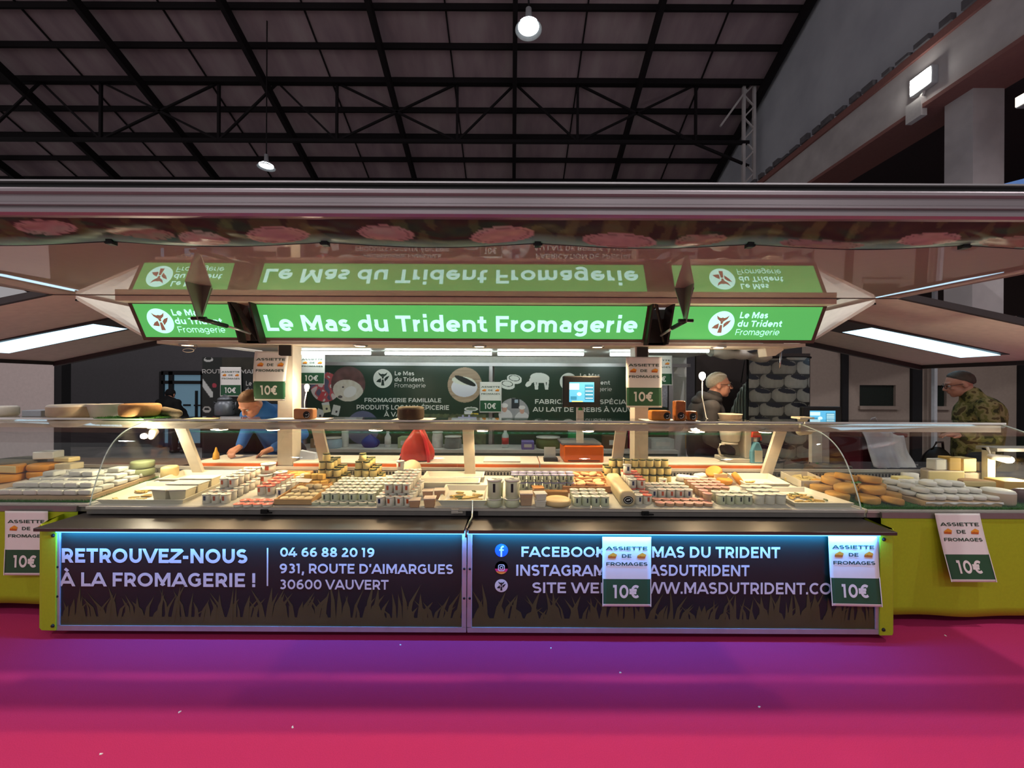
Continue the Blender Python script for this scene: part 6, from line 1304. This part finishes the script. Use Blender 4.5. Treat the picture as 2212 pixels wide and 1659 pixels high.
tray(1.885, 2.285, 2.62, 2.93, .034, 'white corner tray of slices by the orange rounds', 22, (.1, .75, .1, .8), 1, herb=5)
# ---------------- wooden crates with soft cheese
m_wood = mat('poplar_wood', '#c99a5e', .6, var=.15, scale=6, stretch=(1, 8, 8)); m_soft = mat('soft_cheese', '#e0cba0', .7, var=.1, scale=25, bump=.2); m_peach = mat('peach_rind', '#dfa878', .7, var=.12, scale=25, bump=.2); m_yel = mat('yellow_paste', '#dfb45c', .55, var=.08); m_amber = mat('amber_rind', '#cf8a2e', .5, var=.15); m_paste = mat('pale_yellow_paste', '#dcc487', .55, var=.07)
def crate(x0, x1, y0, y1, h, lab, m=None):
    z = deck(y0) - .002; t = .008; mm = m or m_wood
    o = thing('wooden_crate', lab, 'crate', ((x0 + x1) / 2, (y0 + y1) / 2, z))
    mb = MB(); mb.hexa([(x0, y0, z), (x1, y0, z), (x1, y1, deck(y1) - .002), (x0, y1, deck(y1) - .002)], [(x0, y0, z + .008), (x1, y0, z + .008), (x1, y1, deck(y1) + .006), (x0, y1, deck(y1) + .006)]); mb.build('bottom_board', mm, o)
    for a, b, c, d in ((x0, x1, y0, y0 + t), (x0, x1, y1 - t, y1), (x0, x0 + t, y0 + t, y1 - t), (x1 - t, x1, y0 + t, y1 - t)):
        mb = MB(); mb.hexa([(a, c, deck(c)), (b, c, deck(c)), (b, d, deck(d)), (a, d, deck(d))], [(a, c, deck(c) + h), (b, c, deck(c) + h), (b, d, deck(d) + h), (a, d, deck(d) + h)]); mb.build('side_board', mm, o, bevel=.0015, seg=1)
    return o
def disc_maker(r, h, m, name='soft_cheese', top=None):
    def mk(label, cat, group):
        mb = MB(); e = min(h * .35, .012); mb.lathe([(0, 0), (r - e, 0), (r - e * .25, e * .3), (r, e), (r, h - e), (r - e * .25, h - e * .3), (r - e, h), (0, h)], 22)
        for v in mb.v: v += Vector((v.x, v.y, 0)) * noise.noise(v * 40) * .05
        return tag(mb.build(name, m), label, cat, group)
    return mk
def brick_maker(w_, d_, h, m, name='cheese_block', bev=.006):
    def mk(label, cat, group):
        mb = MB(); mb.box(-w_ / 2, w_ / 2, -d_ / 2, d_ / 2, 0, h)
        return tag(mb.build(name, m, bevel=bev, seg=2), label, cat, group)
    return mk
def scatter(key, mk, x0, x1, y0, y1, nx, ny, z, lab, grp, levels=1, lh=.03, jit=.006, cat='cheese', tilt=0, keep=1.0):
    for L in range(levels):
        for j in range(ny - L):
            for i in range(nx - L):
                if L and rp.random() > keep: continue
                a, b = x0 + (i + .5 + L * .5) * (x1 - x0) / nx + rp.uniform(-jit, jit), y0 + (j + .5 + L * .5) * (y1 - y0) / ny + rp.uniform(-jit, jit)
                o = place(key, mk, a, b, deck(b) + z + L * lh, lab, cat, grp, rp.uniform(-3, 3) if tilt >= 0 else rp.uniform(-.12, .12))
                if tilt > 0: o.rotation_euler = (rp.uniform(-tilt, tilt), rp.uniform(-tilt, tilt), o.rotation_euler[2])
crate(-1.585, -1.335, 2.625, 2.93, .042, 'low wooden crate of small pale goat cheeses before the yellow cubes')
scatter('goat', disc_maker(.029, .03, m_soft), -1.575, -1.345, 2.64, 2.92, 4, 4, .009, 'small pale goat cheese in the low crate before the yellow cubes', 'goat cheeses in the low crate', 2, .028, .005, keep=.55, tilt=.12)
crate(-1.63, -1.37, 2.945, 3.05, .03, 'small wooden crate of yellow cubes before the first jar pyramid')
scatter('cube', brick_maker(.046, .046, .042, m_yel, 'cheese_cube', .005), -1.61, -1.39, 2.955, 3.045, 4, 2, .008, 'yellow cheese cube in the small crate before the first jar pyramid', 'yellow cheese cubes', 2, .043, .003, keep=.7)
crate(-1.93, -1.635, 3.06, 3.25, .04, 'wooden crate of yellow pieces against the grille by the cream post foot')
scatter('piece', brick_maker(.06, .04, .03, m_yel, 'cheese_piece', .008), -1.80, -1.64, 3.07, 3.24, 3, 3, .009, 'yellow cheese piece in the crate against the grille', 'yellow pieces in the crate', 1, .03, .006, tilt=.15)
mb = MB(); q = D(652, 1068); mb.hexa([(q.x - .05, q.y, .86), (q.x + .05, q.y, .855), (q.x + .055, q.y + .04, .87), (q.x - .045, q.y + .04, .875)], [(q.x - .05, q.y, .862), (q.x + .05, q.y, .857), (q.x + .055, q.y + .04, .872), (q.x - .045, q.y + .04, .877)]); tag(mb.build('price_card', m_paper, origin=q), 'small white price card lying on the goat cheeses', 'card')
m_woodp = mat('peach_lit_wood', '#c58a56', .6, var=.15, scale=6, stretch=(1, 8, 8))  # the crate wood again, with peach light put into its colour
crate(.375, .735, 2.875, 3.085, .05, 'wooden box of soft peach coloured rounds behind the small block of pots', m_woodp)
scatter('peach', disc_maker(.036, .024, m_peach, 'soft_round'), .385, .725, 2.885, 3.08, 5, 3, .009, 'peach coloured round in the wooden box behind the small pot block', 'soft rounds in the front wooden box', 2, .022, .006, tilt=.25, keep=.7)
crate(.43, .74, 3.10, 3.25, .045, 'wooden box of soft peach coloured rounds against the grille', m_woodp)
scatter('peach', disc_maker(.036, .024, m_peach, 'soft_round'), .44, .73, 3.11, 3.245, 4, 2, .009, 'soft peach coloured round in the wooden box against the grille', 'soft rounds in the rear wooden box', 2, .024, .005, tilt=.25, keep=.8)
# long log, brie, boxes
q = D(1358, 1098); t = thing('cheese_log', 'long white wrapped cheese log with an oval black label on its end', 'cheese', (q.x, q.y, deck(q.y)))
mb = MB(); y0, y1 = q.y + .01, q.y + .43; mb.hexa([(q.x - .052, y0, deck(y0)), (q.x + .052, y0, deck(y0)), (q.x + .052, y1, deck(y1)), (q.x - .052, y1, deck(y1))], [(q.x - .052, y0, deck(y0) + .105), (q.x + .052, y0, deck(y0) + .105), (q.x + .052, y1, deck(y1) + .105), (q.x - .052, y1, deck(y1) + .105)]); o = mb.build('body', mat('cream_wrapper', '#dcc79a', .4, var=.08), t, bevel=.03, seg=5)
for p in o.data.polygons: p.use_smooth = True
mb = MB(); f = Flat(mb, (q.x, y0, deck(y0) + .052)); f.ell(0, -.002, .033, .027, 0, .001); f.ell(0, -.002, .026, .02, 1, .0018); f.ell(0, -.002, .023, .017, 0, .0024); f.line([(-.012, -.002), (.012, .002)], .007, 1, .003); mb.build('oval_label', [m_plabel, m_wprint], t)
q = D(1208, 1101); mb = MB(); mb.lathe([(0, 0), (.085, 0), (.09, .012), (.09, .03), (.08, .036), (0, .036)], 30, (q.x, q.y + .1, deck(q.y + .1))); tag(mb.build('brie_round', mat('brie', '#e3c48e', .55, var=.06), origin=(q.x, q.y + .1, deck(q.y))), 'flat pale brie on a card before the brown carton and wooden box', 'cheese')
q = D(1197, 1076); mb = MB(); mb.box(q.x - .1, q.x + .1, q.y, q.y + .06, deck(q.y), deck(q.y) + .045); tag(mb.build('carton', mat('brown_carton', '#a8793f', .6), origin=q, bevel=.004), 'low brown carton behind the pale brie', 'box')
q = D(895, 1035); mb = MB(); mb.lathe([(0, 0), (.075, 0), (.075, .012), (0, .012)], 30, (0, 0, 0)); o = tag(mb.build('round_board', m_soft), 'pale round board leaning against the grille behind the double stack', 'board'); o.location = (PX(890, 3.16), 3.17, deck(3.17) + .08); o.rotation_euler = (R(72), 0, 0)
for k, (px_, Y, lab) in enumerate(((1478, 3.15, 'white paper wrapped cheese nearest the jar row'), (1498, 3.12, 'white paper wrapped cheese in the middle of three'), (1516, 3.19, 'white paper wrapped cheese nearest the amber rounds'))):
    mb = MB(); mb.box(-.055, .055, -.04, .04, 0, .05); o = tag(mb.build('wrapped_cheese', mat('wrap_paper', '#e2ddd2', .5, var=.06), bevel=.018, seg=3), lab, 'cheese'); o.location = (PX(px_, Y), Y, deck(Y) + (.0 if k != 1 else .0)); o.rotation_euler = (.0, 0, (k - 1) * .4)
mb = MB(); mb.box(-.05, .05, -.04, .04, 0, .075); o = tag(mb.build('carton', mat('cream_carton', '#d8b88a', .55), bevel=.004), 'cream carton before the white wrapped cheeses and behind the tan pots', 'box'); o.location = (PX(1514, 3.14) + .14, 3.13, deck(3.13))
mkA = disc_maker(.062, .042, m_amber, 'amber_round')
for px_, Y, dz, rx_, ry_, lab in ((1548, 3.18, 0, .0, .0, 'amber cheese round lying flat under the tilted ones'), (1545, 3.16, .055, .3, -.5, 'dark amber cheese round tilted on the stack by the wrapped cheeses'), (1563, 3.10, .005, .15, .1, 'amber cheese round in front of the tilted ones'), (1590, 3.10, .02, .2, 1.0, 'bright amber cheese round standing on edge by the rear tray')):
    o = place('amber', mkA, PX(px_, Y), Y, deck(Y) + dz, lab, 'cheese', 'amber cheese rounds'); o.rotation_euler = (rx_, ry_, 0)
# ---------------- grass mats on the side decks
def grass(x0, x1, y0, y1, lab, slant=0):
    mb = MB(); r_2 = random.Random(9); sh_ = lambda x, y: x - (SLANT * (y - 2.6) * (1 if x < x0 + .4 and slant else 0))
    mb.add([(sh_(x0, y0), y0, deck(y0) + .002), (x1, y0, deck(y0) + .002), (x1, y1, deck(y1) + .002), (sh_(x0, y1), y1, deck(y1) + .002)], [(0, 1, 2, 3)])
    for k in range(9000):
        y = y0 + (y1 - y0) * r_2.random() ** 2.2; x = r_2.uniform(x0, x1); x = sh_(x, y); l = r_2.uniform(.008, .018); an = r_2.random() * 6.28; z = deck(y) + .002
        mb.add([(x - .002, y, z), (x + .002, y, z), (x + .5 * l * math.cos(an), y - .004 + .5 * l * math.sin(an), z + l)], [(0, 1, 2)])
    tag(mb.build('grass_mat', m_turf, norm=False, origin=((x0 + x1) / 2, y0, deck(y0))), lab, 'grass mat', None, 'stuff')
grass(2.36, 3.74, 2.608, 3.2, 'green artificial grass mat under the orange rounds and white rounds', 1)
grass(-5.0, -2.86, 2.66, 3.2, 'green artificial grass mat under the square white cheeses')
# ---------------- orange rounds and white rounds on the side deck
m_orr = mat('orange_rind', '#cf9a4c', .6, var=.22, scale=14, bump=.15); mkO = disc_maker(.072, .046, m_orr, 'orange_round')
OR = [(2.30, 2.78, 0, 0), (2.46, 2.72, 0, 0), (2.60, 2.70, 0, .1), (2.68, 2.80, 0, 0), (2.31, 2.93, 0, 0), (2.50, 2.88, 0, 0), (2.38, 2.80, .047, .08), (2.55, 2.78, .047, .05), (2.66, 2.92, .0, 0), (2.40, 2.95, .047, .1), (2.62, 2.85, .050, .0), (2.46, 2.90, .094, .12), (2.58, 2.84, .097, .02), (2.42, 3.06, .0, 0), (2.55, 3.05, .0, 0), (2.50, 3.04, .048, 0)]
for k, (x, y, dz, tl) in enumerate(OR):
    o = place('orange', mkO, x, y, deck(y) + .004 + dz, 'orange rind cheese round in the heap on the grass mat beside the white rounds', 'cheese', 'orange rind rounds', k * .7, (1, .92, 1)); o.rotation_euler = (R(4) + tl, tl, k * .7)
crate(2.20, 2.42, 2.99, 3.22, .06, 'cream crate of yellow wedges by the slanted case end', m_cream)
def mk_wedge(label, cat, group):
    mb = MB(); mb.prism([(-.03, -.045), (.03, -.04), (.0, .06)], 'z', 0, .035); return tag(mb.build('cheese_wedge', m_paste, bevel=.004), label, cat, group)
for k in range(9):
    y = 3.03 + (k // 3) * .06; o = place('wedge', mk_wedge, 2.25 + (k % 3) * .06, y, deck(y) + .008 + .006 * (k % 2), 'pale yellow wedge in the cream crate by the slanted case end', 'cheese', 'yellow wedges in the cream crate', k * 1.3); o.rotation_euler = (.2 * (k % 3 - 1), .15, k * 1.3)
t = thing('cardboard_tray', 'low cardboard tray full of white rind rounds beside the heap of orange rounds', 'tray', (3.02, 2.88, deck(2.66)))
mb = MB(); x0, x1, y0, y1 = 2.78, 3.30, 2.645, 3.02; sl_ = .14
mb.hexa([(x0, y0, deck(y0) + .004), (x1, y0, deck(y0) + .004), (x1, y1, deck(y1) + .004), (x0 - sl_, y1, deck(y1) + .004)], [(x0, y0, deck(y0) + .036), (x1, y0, deck(y0) + .036), (x1, y1, deck(y1) + .036), (x0 - sl_, y1, deck(y1) + .036)]); mb.build('base', mat('cardboard', '#bb9a72', .8), t)
mb = MB(); mb.grid(30, 4, lambda a, b: (x0 + a * (x1 - x0), y0 - .006 - .004 * math.sin(a * 40) * b, deck(y0) + .037 - .012 * b + .004 * math.sin(a * 29) * b)); o = mb.build('paper_lining', m_paper, t, norm=False); o.modifiers.new('t', 'SOLIDIFY').thickness = .001
mkW = disc_maker(.047, .029, m_wrind, 'white_round')
for L, (nx, ny, ox, oy) in enumerate(((6, 4, 0, 0), (5, 3, .045, .05), (3, 1, .16, .10))):
    for j in range(ny):
        for i in range(nx):
            y = 2.70 + oy + j * .082; x = 2.835 + ox + i * .088 - .34 * (y - 2.7) * (1 if i == 0 else .6)
            place('whiteround', mkW, x + rp.uniform(-.008, .008), y, deck(y) + .037 + L * .030, 'white rind cheese round stacked on the cardboard tray beside the orange heap', 'cheese', 'white rind rounds on the cardboard tray', rp.random() * 6, (1, 1, rp.uniform(.9, 1.15) if L == 2 else 1))
def block(nm, lab, x0, x1, y0, y1, z, h, m, rz=0, bev=.008, cat='cheese'):
    mb = MB(); mb.box(-(x1 - x0) / 2, (x1 - x0) / 2, -(y1 - y0) / 2, (y1 - y0) / 2, 0, h); o = tag(mb.build(nm, m, bevel=bev, seg=3), lab, cat); o.location = ((x0 + x1) / 2, (y0 + y1) / 2, z); o.rotation_euler = (0, 0, rz); return o
Yb = 3.08; zb_ = deck(3.0) + .012
def half_wheel(nm, lab, cx, cy, r, h, z, m, face, rz=0):
    mb = MB(); poly = [(r * math.cos(R(a)), r * math.sin(R(a))) for a in range(0, 181, 10)]; mb.prism(poly, 'z', 0, h, 0); o = tag(mb.build(nm, [m, face], bevel=.01, seg=2), lab, 'cheese')
    for p in o.data.polygons:
        if p.normal.y < -.8: p.material_index = 1
    o.location = (cx, cy, z); o.rotation_euler = (0, 0, rz); return o
half_wheel('half_wheel', 'big half wheel with a long pale yellow cut face behind the white rounds', PX(2046, Yb), Yb, .145, .108, zb_, m_beiger, m_paste)
half_wheel('half_wheel', 'beige half wheel beside the big cut one, by the cream upright post', PX(2110, 3.12), 3.12, .11, .085, deck(3.12) + .002, m_beiger, m_beiger, .1)
zt2 = zb_ + .109
block('cheese_block', 'white block standing on the big half wheel', PX(2014, 3.12), PX(2043, 3.12), 3.1, 3.17, zt2, .085, m_wrind, .1)
block('cheese_block', 'upright yellow block on the big half wheel next to the white block', PX(2046, 3.12), PX(2068, 3.12), 3.09, 3.19, zt2, .1, m_yel, -.12, .004)
block('cheese_block', 'pale yellow squarish block leaning on top, largest of those on the half wheels', PX(2074, 3.11), PX(2109, 3.11), 3.1, 3.2, zt2 - .012, .105, m_paste, .15, .006)
block('cheese_block', 'small tan block on top nearest the cream upright post', PX(2111, 3.15), PX(2126, 3.15), 3.14, 3.2, zt2 - .014, .07, m_beiger, .1, .005)
mb = MB(); x = PX(1964, 3.1); mb.lathe([(0, 0), (.05, 0), (.052, .07), (.0, .07)], 26); o = tag(mb.build('white_cylinder_cheese', m_wrind), 'tall white cylinder cheese beside the big half wheel', 'cheese'); o.location = (PX(1966, 3.1), 3.1, deck(3.1) + .02); 
block('cheese_block', 'white block with yellow label behind the white rounds, near the orange heap', PX(1940, 2.99), PX(1974, 2.99), 2.98, 3.05, deck(3.0) + .036, .055, mat('white_yellow_block', '#e6d48a', .5, var=.2, scale=12))
half_wheel('tan_half_wheel', 'tan half wheel on top of another behind the pale cylinder', PX(2118, 2.86), 2.86, .11, .045, deck(2.9) + .058, m_tanr, m_paste, -.1)
half_wheel('tan_half_wheel', 'tan half wheel lying under another behind the pale cylinder', PX(2122, 2.87), 2.87, .11, .05, deck(2.87) + .004, m_tanr, m_yel, -.1)
wheel('pale_cylinder', PX(2156, 2.72), 2.72, .083, .098, deck(2.72) + .001, m_beiger, 'pale rind cylinder at the front edge next to the dark meat', top=m_wrind)
m_meat = mat('dark_meat', '#4a2420', .5, var=.35, scale=25, bump=.3)
mb = MB(); mb.capsule((0, 0, 0), (.2, .02, .0), .05, .045, 18); o = tag(mb.build('dry_ham', m_meat), 'piece of dark dried meat at the front edge past the pale cylinder', 'meat'); o.location = (PX(2212, 2.73) - .03, 2.73, deck(2.73) + .052)
block('cheese_block', 'yellow block with dark rind on a dark board behind the dried meat', PX(2168, 2.86), PX(2168, 2.86) + .2, 2.84, 2.98, deck(2.9) + .03, .075, m_yel, -.08, .006)
block('dark_board', 'dark board under the yellow block behind the dried meat', PX(2160, 2.86), PX(2160, 2.86) + .26, 2.83, 3.02, deck(2.9) + .002, .026, m_dark, -.05, .003, 'board')
# ---------------- square white cheeses and wheels on the other side deck
t = tag(MB().prism([(2.685, deck(2.685) + .003), (3.17, deck(3.17) + .003), (3.17, deck(3.17) + .03), (2.685, deck(2.685) + .03)], 'x', -4.4, -2.87).build('cardboard_sheet', mat('cardboard', '#bb9a72', .8), origin=(-3.6, 2.9, deck(2.7))), 'grey brown cardboard sheet under the square white cheeses', 'board')
mkS = brick_maker(.088, .084, .034, m_wrind, 'square_cheese', .009)
for L in range(3):
    for j in range(5 - L):
        for i in range(7 - L):
            if L == 2 and rp.random() > .35: continue
            y = 2.735 + (j + L * .5) * .092; x = -2.93 - (i + L * .45) * .094
            place('square', mkS, x + rp.uniform(-.005, .005), y + rp.uniform(-.005, .005), deck(y) + .032 + L * .034, 'square white cheese in the stacked rows on the cardboard sheet', 'cheese', 'square white cheeses in rows', rp.uniform(-.1, .1))
zz2 = lambda y: deck(y) + .034
half_wheel('half_wheel', 'pale cut half wheel nearest the frame edge in the side case', -3.86, 2.98, .12, .06, zz2(3.0) + .055, m_amber, m_paste, -.1)
wheel('orange_cheese', -3.88, 3.0, .13, .052, zz2(2.95), m_amber, 'orange wheel under the pale cut half wheel in the side case')
wheel('orange_cheese', -3.68, 3.11, .10, .05, zz2(3.05), m_amber, 'orange wheel lying under another beside the cream blocks'); wheel('orange_cheese', -3.69, 3.12, .10, .05, zz2(3.05) + .052, m_amber, 'orange wheel on top of another beside the cream blocks', bulge=.004)
wheel('grey_cheese', -3.95, 3.14, .16, .05, zz2(3.1) + .075, m_greyr, 'grey rind wheel at the back behind the pale cut half wheel')
block('cheese_block', 'cream block lying on another behind the square white cheeses', -3.56, -3.43, 3.06, 3.16, zz2(3.1) + .053, .05, m_soft); block('cheese_block', 'cream block lying under another behind the square white cheeses', -3.57, -3.42, 3.05, 3.16, zz2(3.1), .052, m_beiger)
block('cheese_block', 'whitish block at the very top behind the orange wheels', -3.80, -3.66, 3.12, 3.22, zz2(3.1) + .126, .06, m_wrind, .2); block('cheese_block', 'pale yellow slab at the very top between white block and cream block', -3.64, -3.5, 3.12, 3.2, zz2(3.1) + .105, .035, m_paste, -.1)
m_ggreen = mat('green_grey_rind', '#8f9468', .7, var=.2, scale=25, bump=.2)
wheel('green_rind_wheel', -2.935, 3.13, .075, .056, deck(3.15) + .034 + .058, m_ggreen, 'pale green rind wheel on top of its twin beyond the case end'); wheel('green_rind_wheel', -2.935, 3.13, .075, .056, deck(3.15) + .034, m_ggreen, 'pale green rind wheel under its twin beyond the case end')
wheel('yellow_drum_cheese', -2.735, 3.15, .058, .105, deck(3.12) + .0, m_paste, 'yellow drum shaped cheese in the corner beside the green rind wheels')

# ---------------- paper scraps on the carpet
for k, (x, y) in enumerate(((1340, 1453), (388, 1538), (632, 1571), (218, 1629), (1190, 1400), (865, 1393), (1640, 1527), (2042, 1373))):
    q = atZ(x, y, .001)
    def mk(label, cat, group):
        m2 = MB(); m2.hexa([(-.006, -.004, 0), (.006, -.003, 0), (.004, .004, 0), (-.005, .003, 0)], [(-.005, -.003, .002), (.006, -.002, .004), (.003, .004, .002), (-.004, .003, .003)]); return tag(m2.build('paper_scrap', m_paper), label, cat, group)
    place('scrap', mk, q.x, q.y, .0005, 'tiny white paper scrap lying on the red carpet', 'scrap', 'paper scraps on the carpet', k * 1.1)
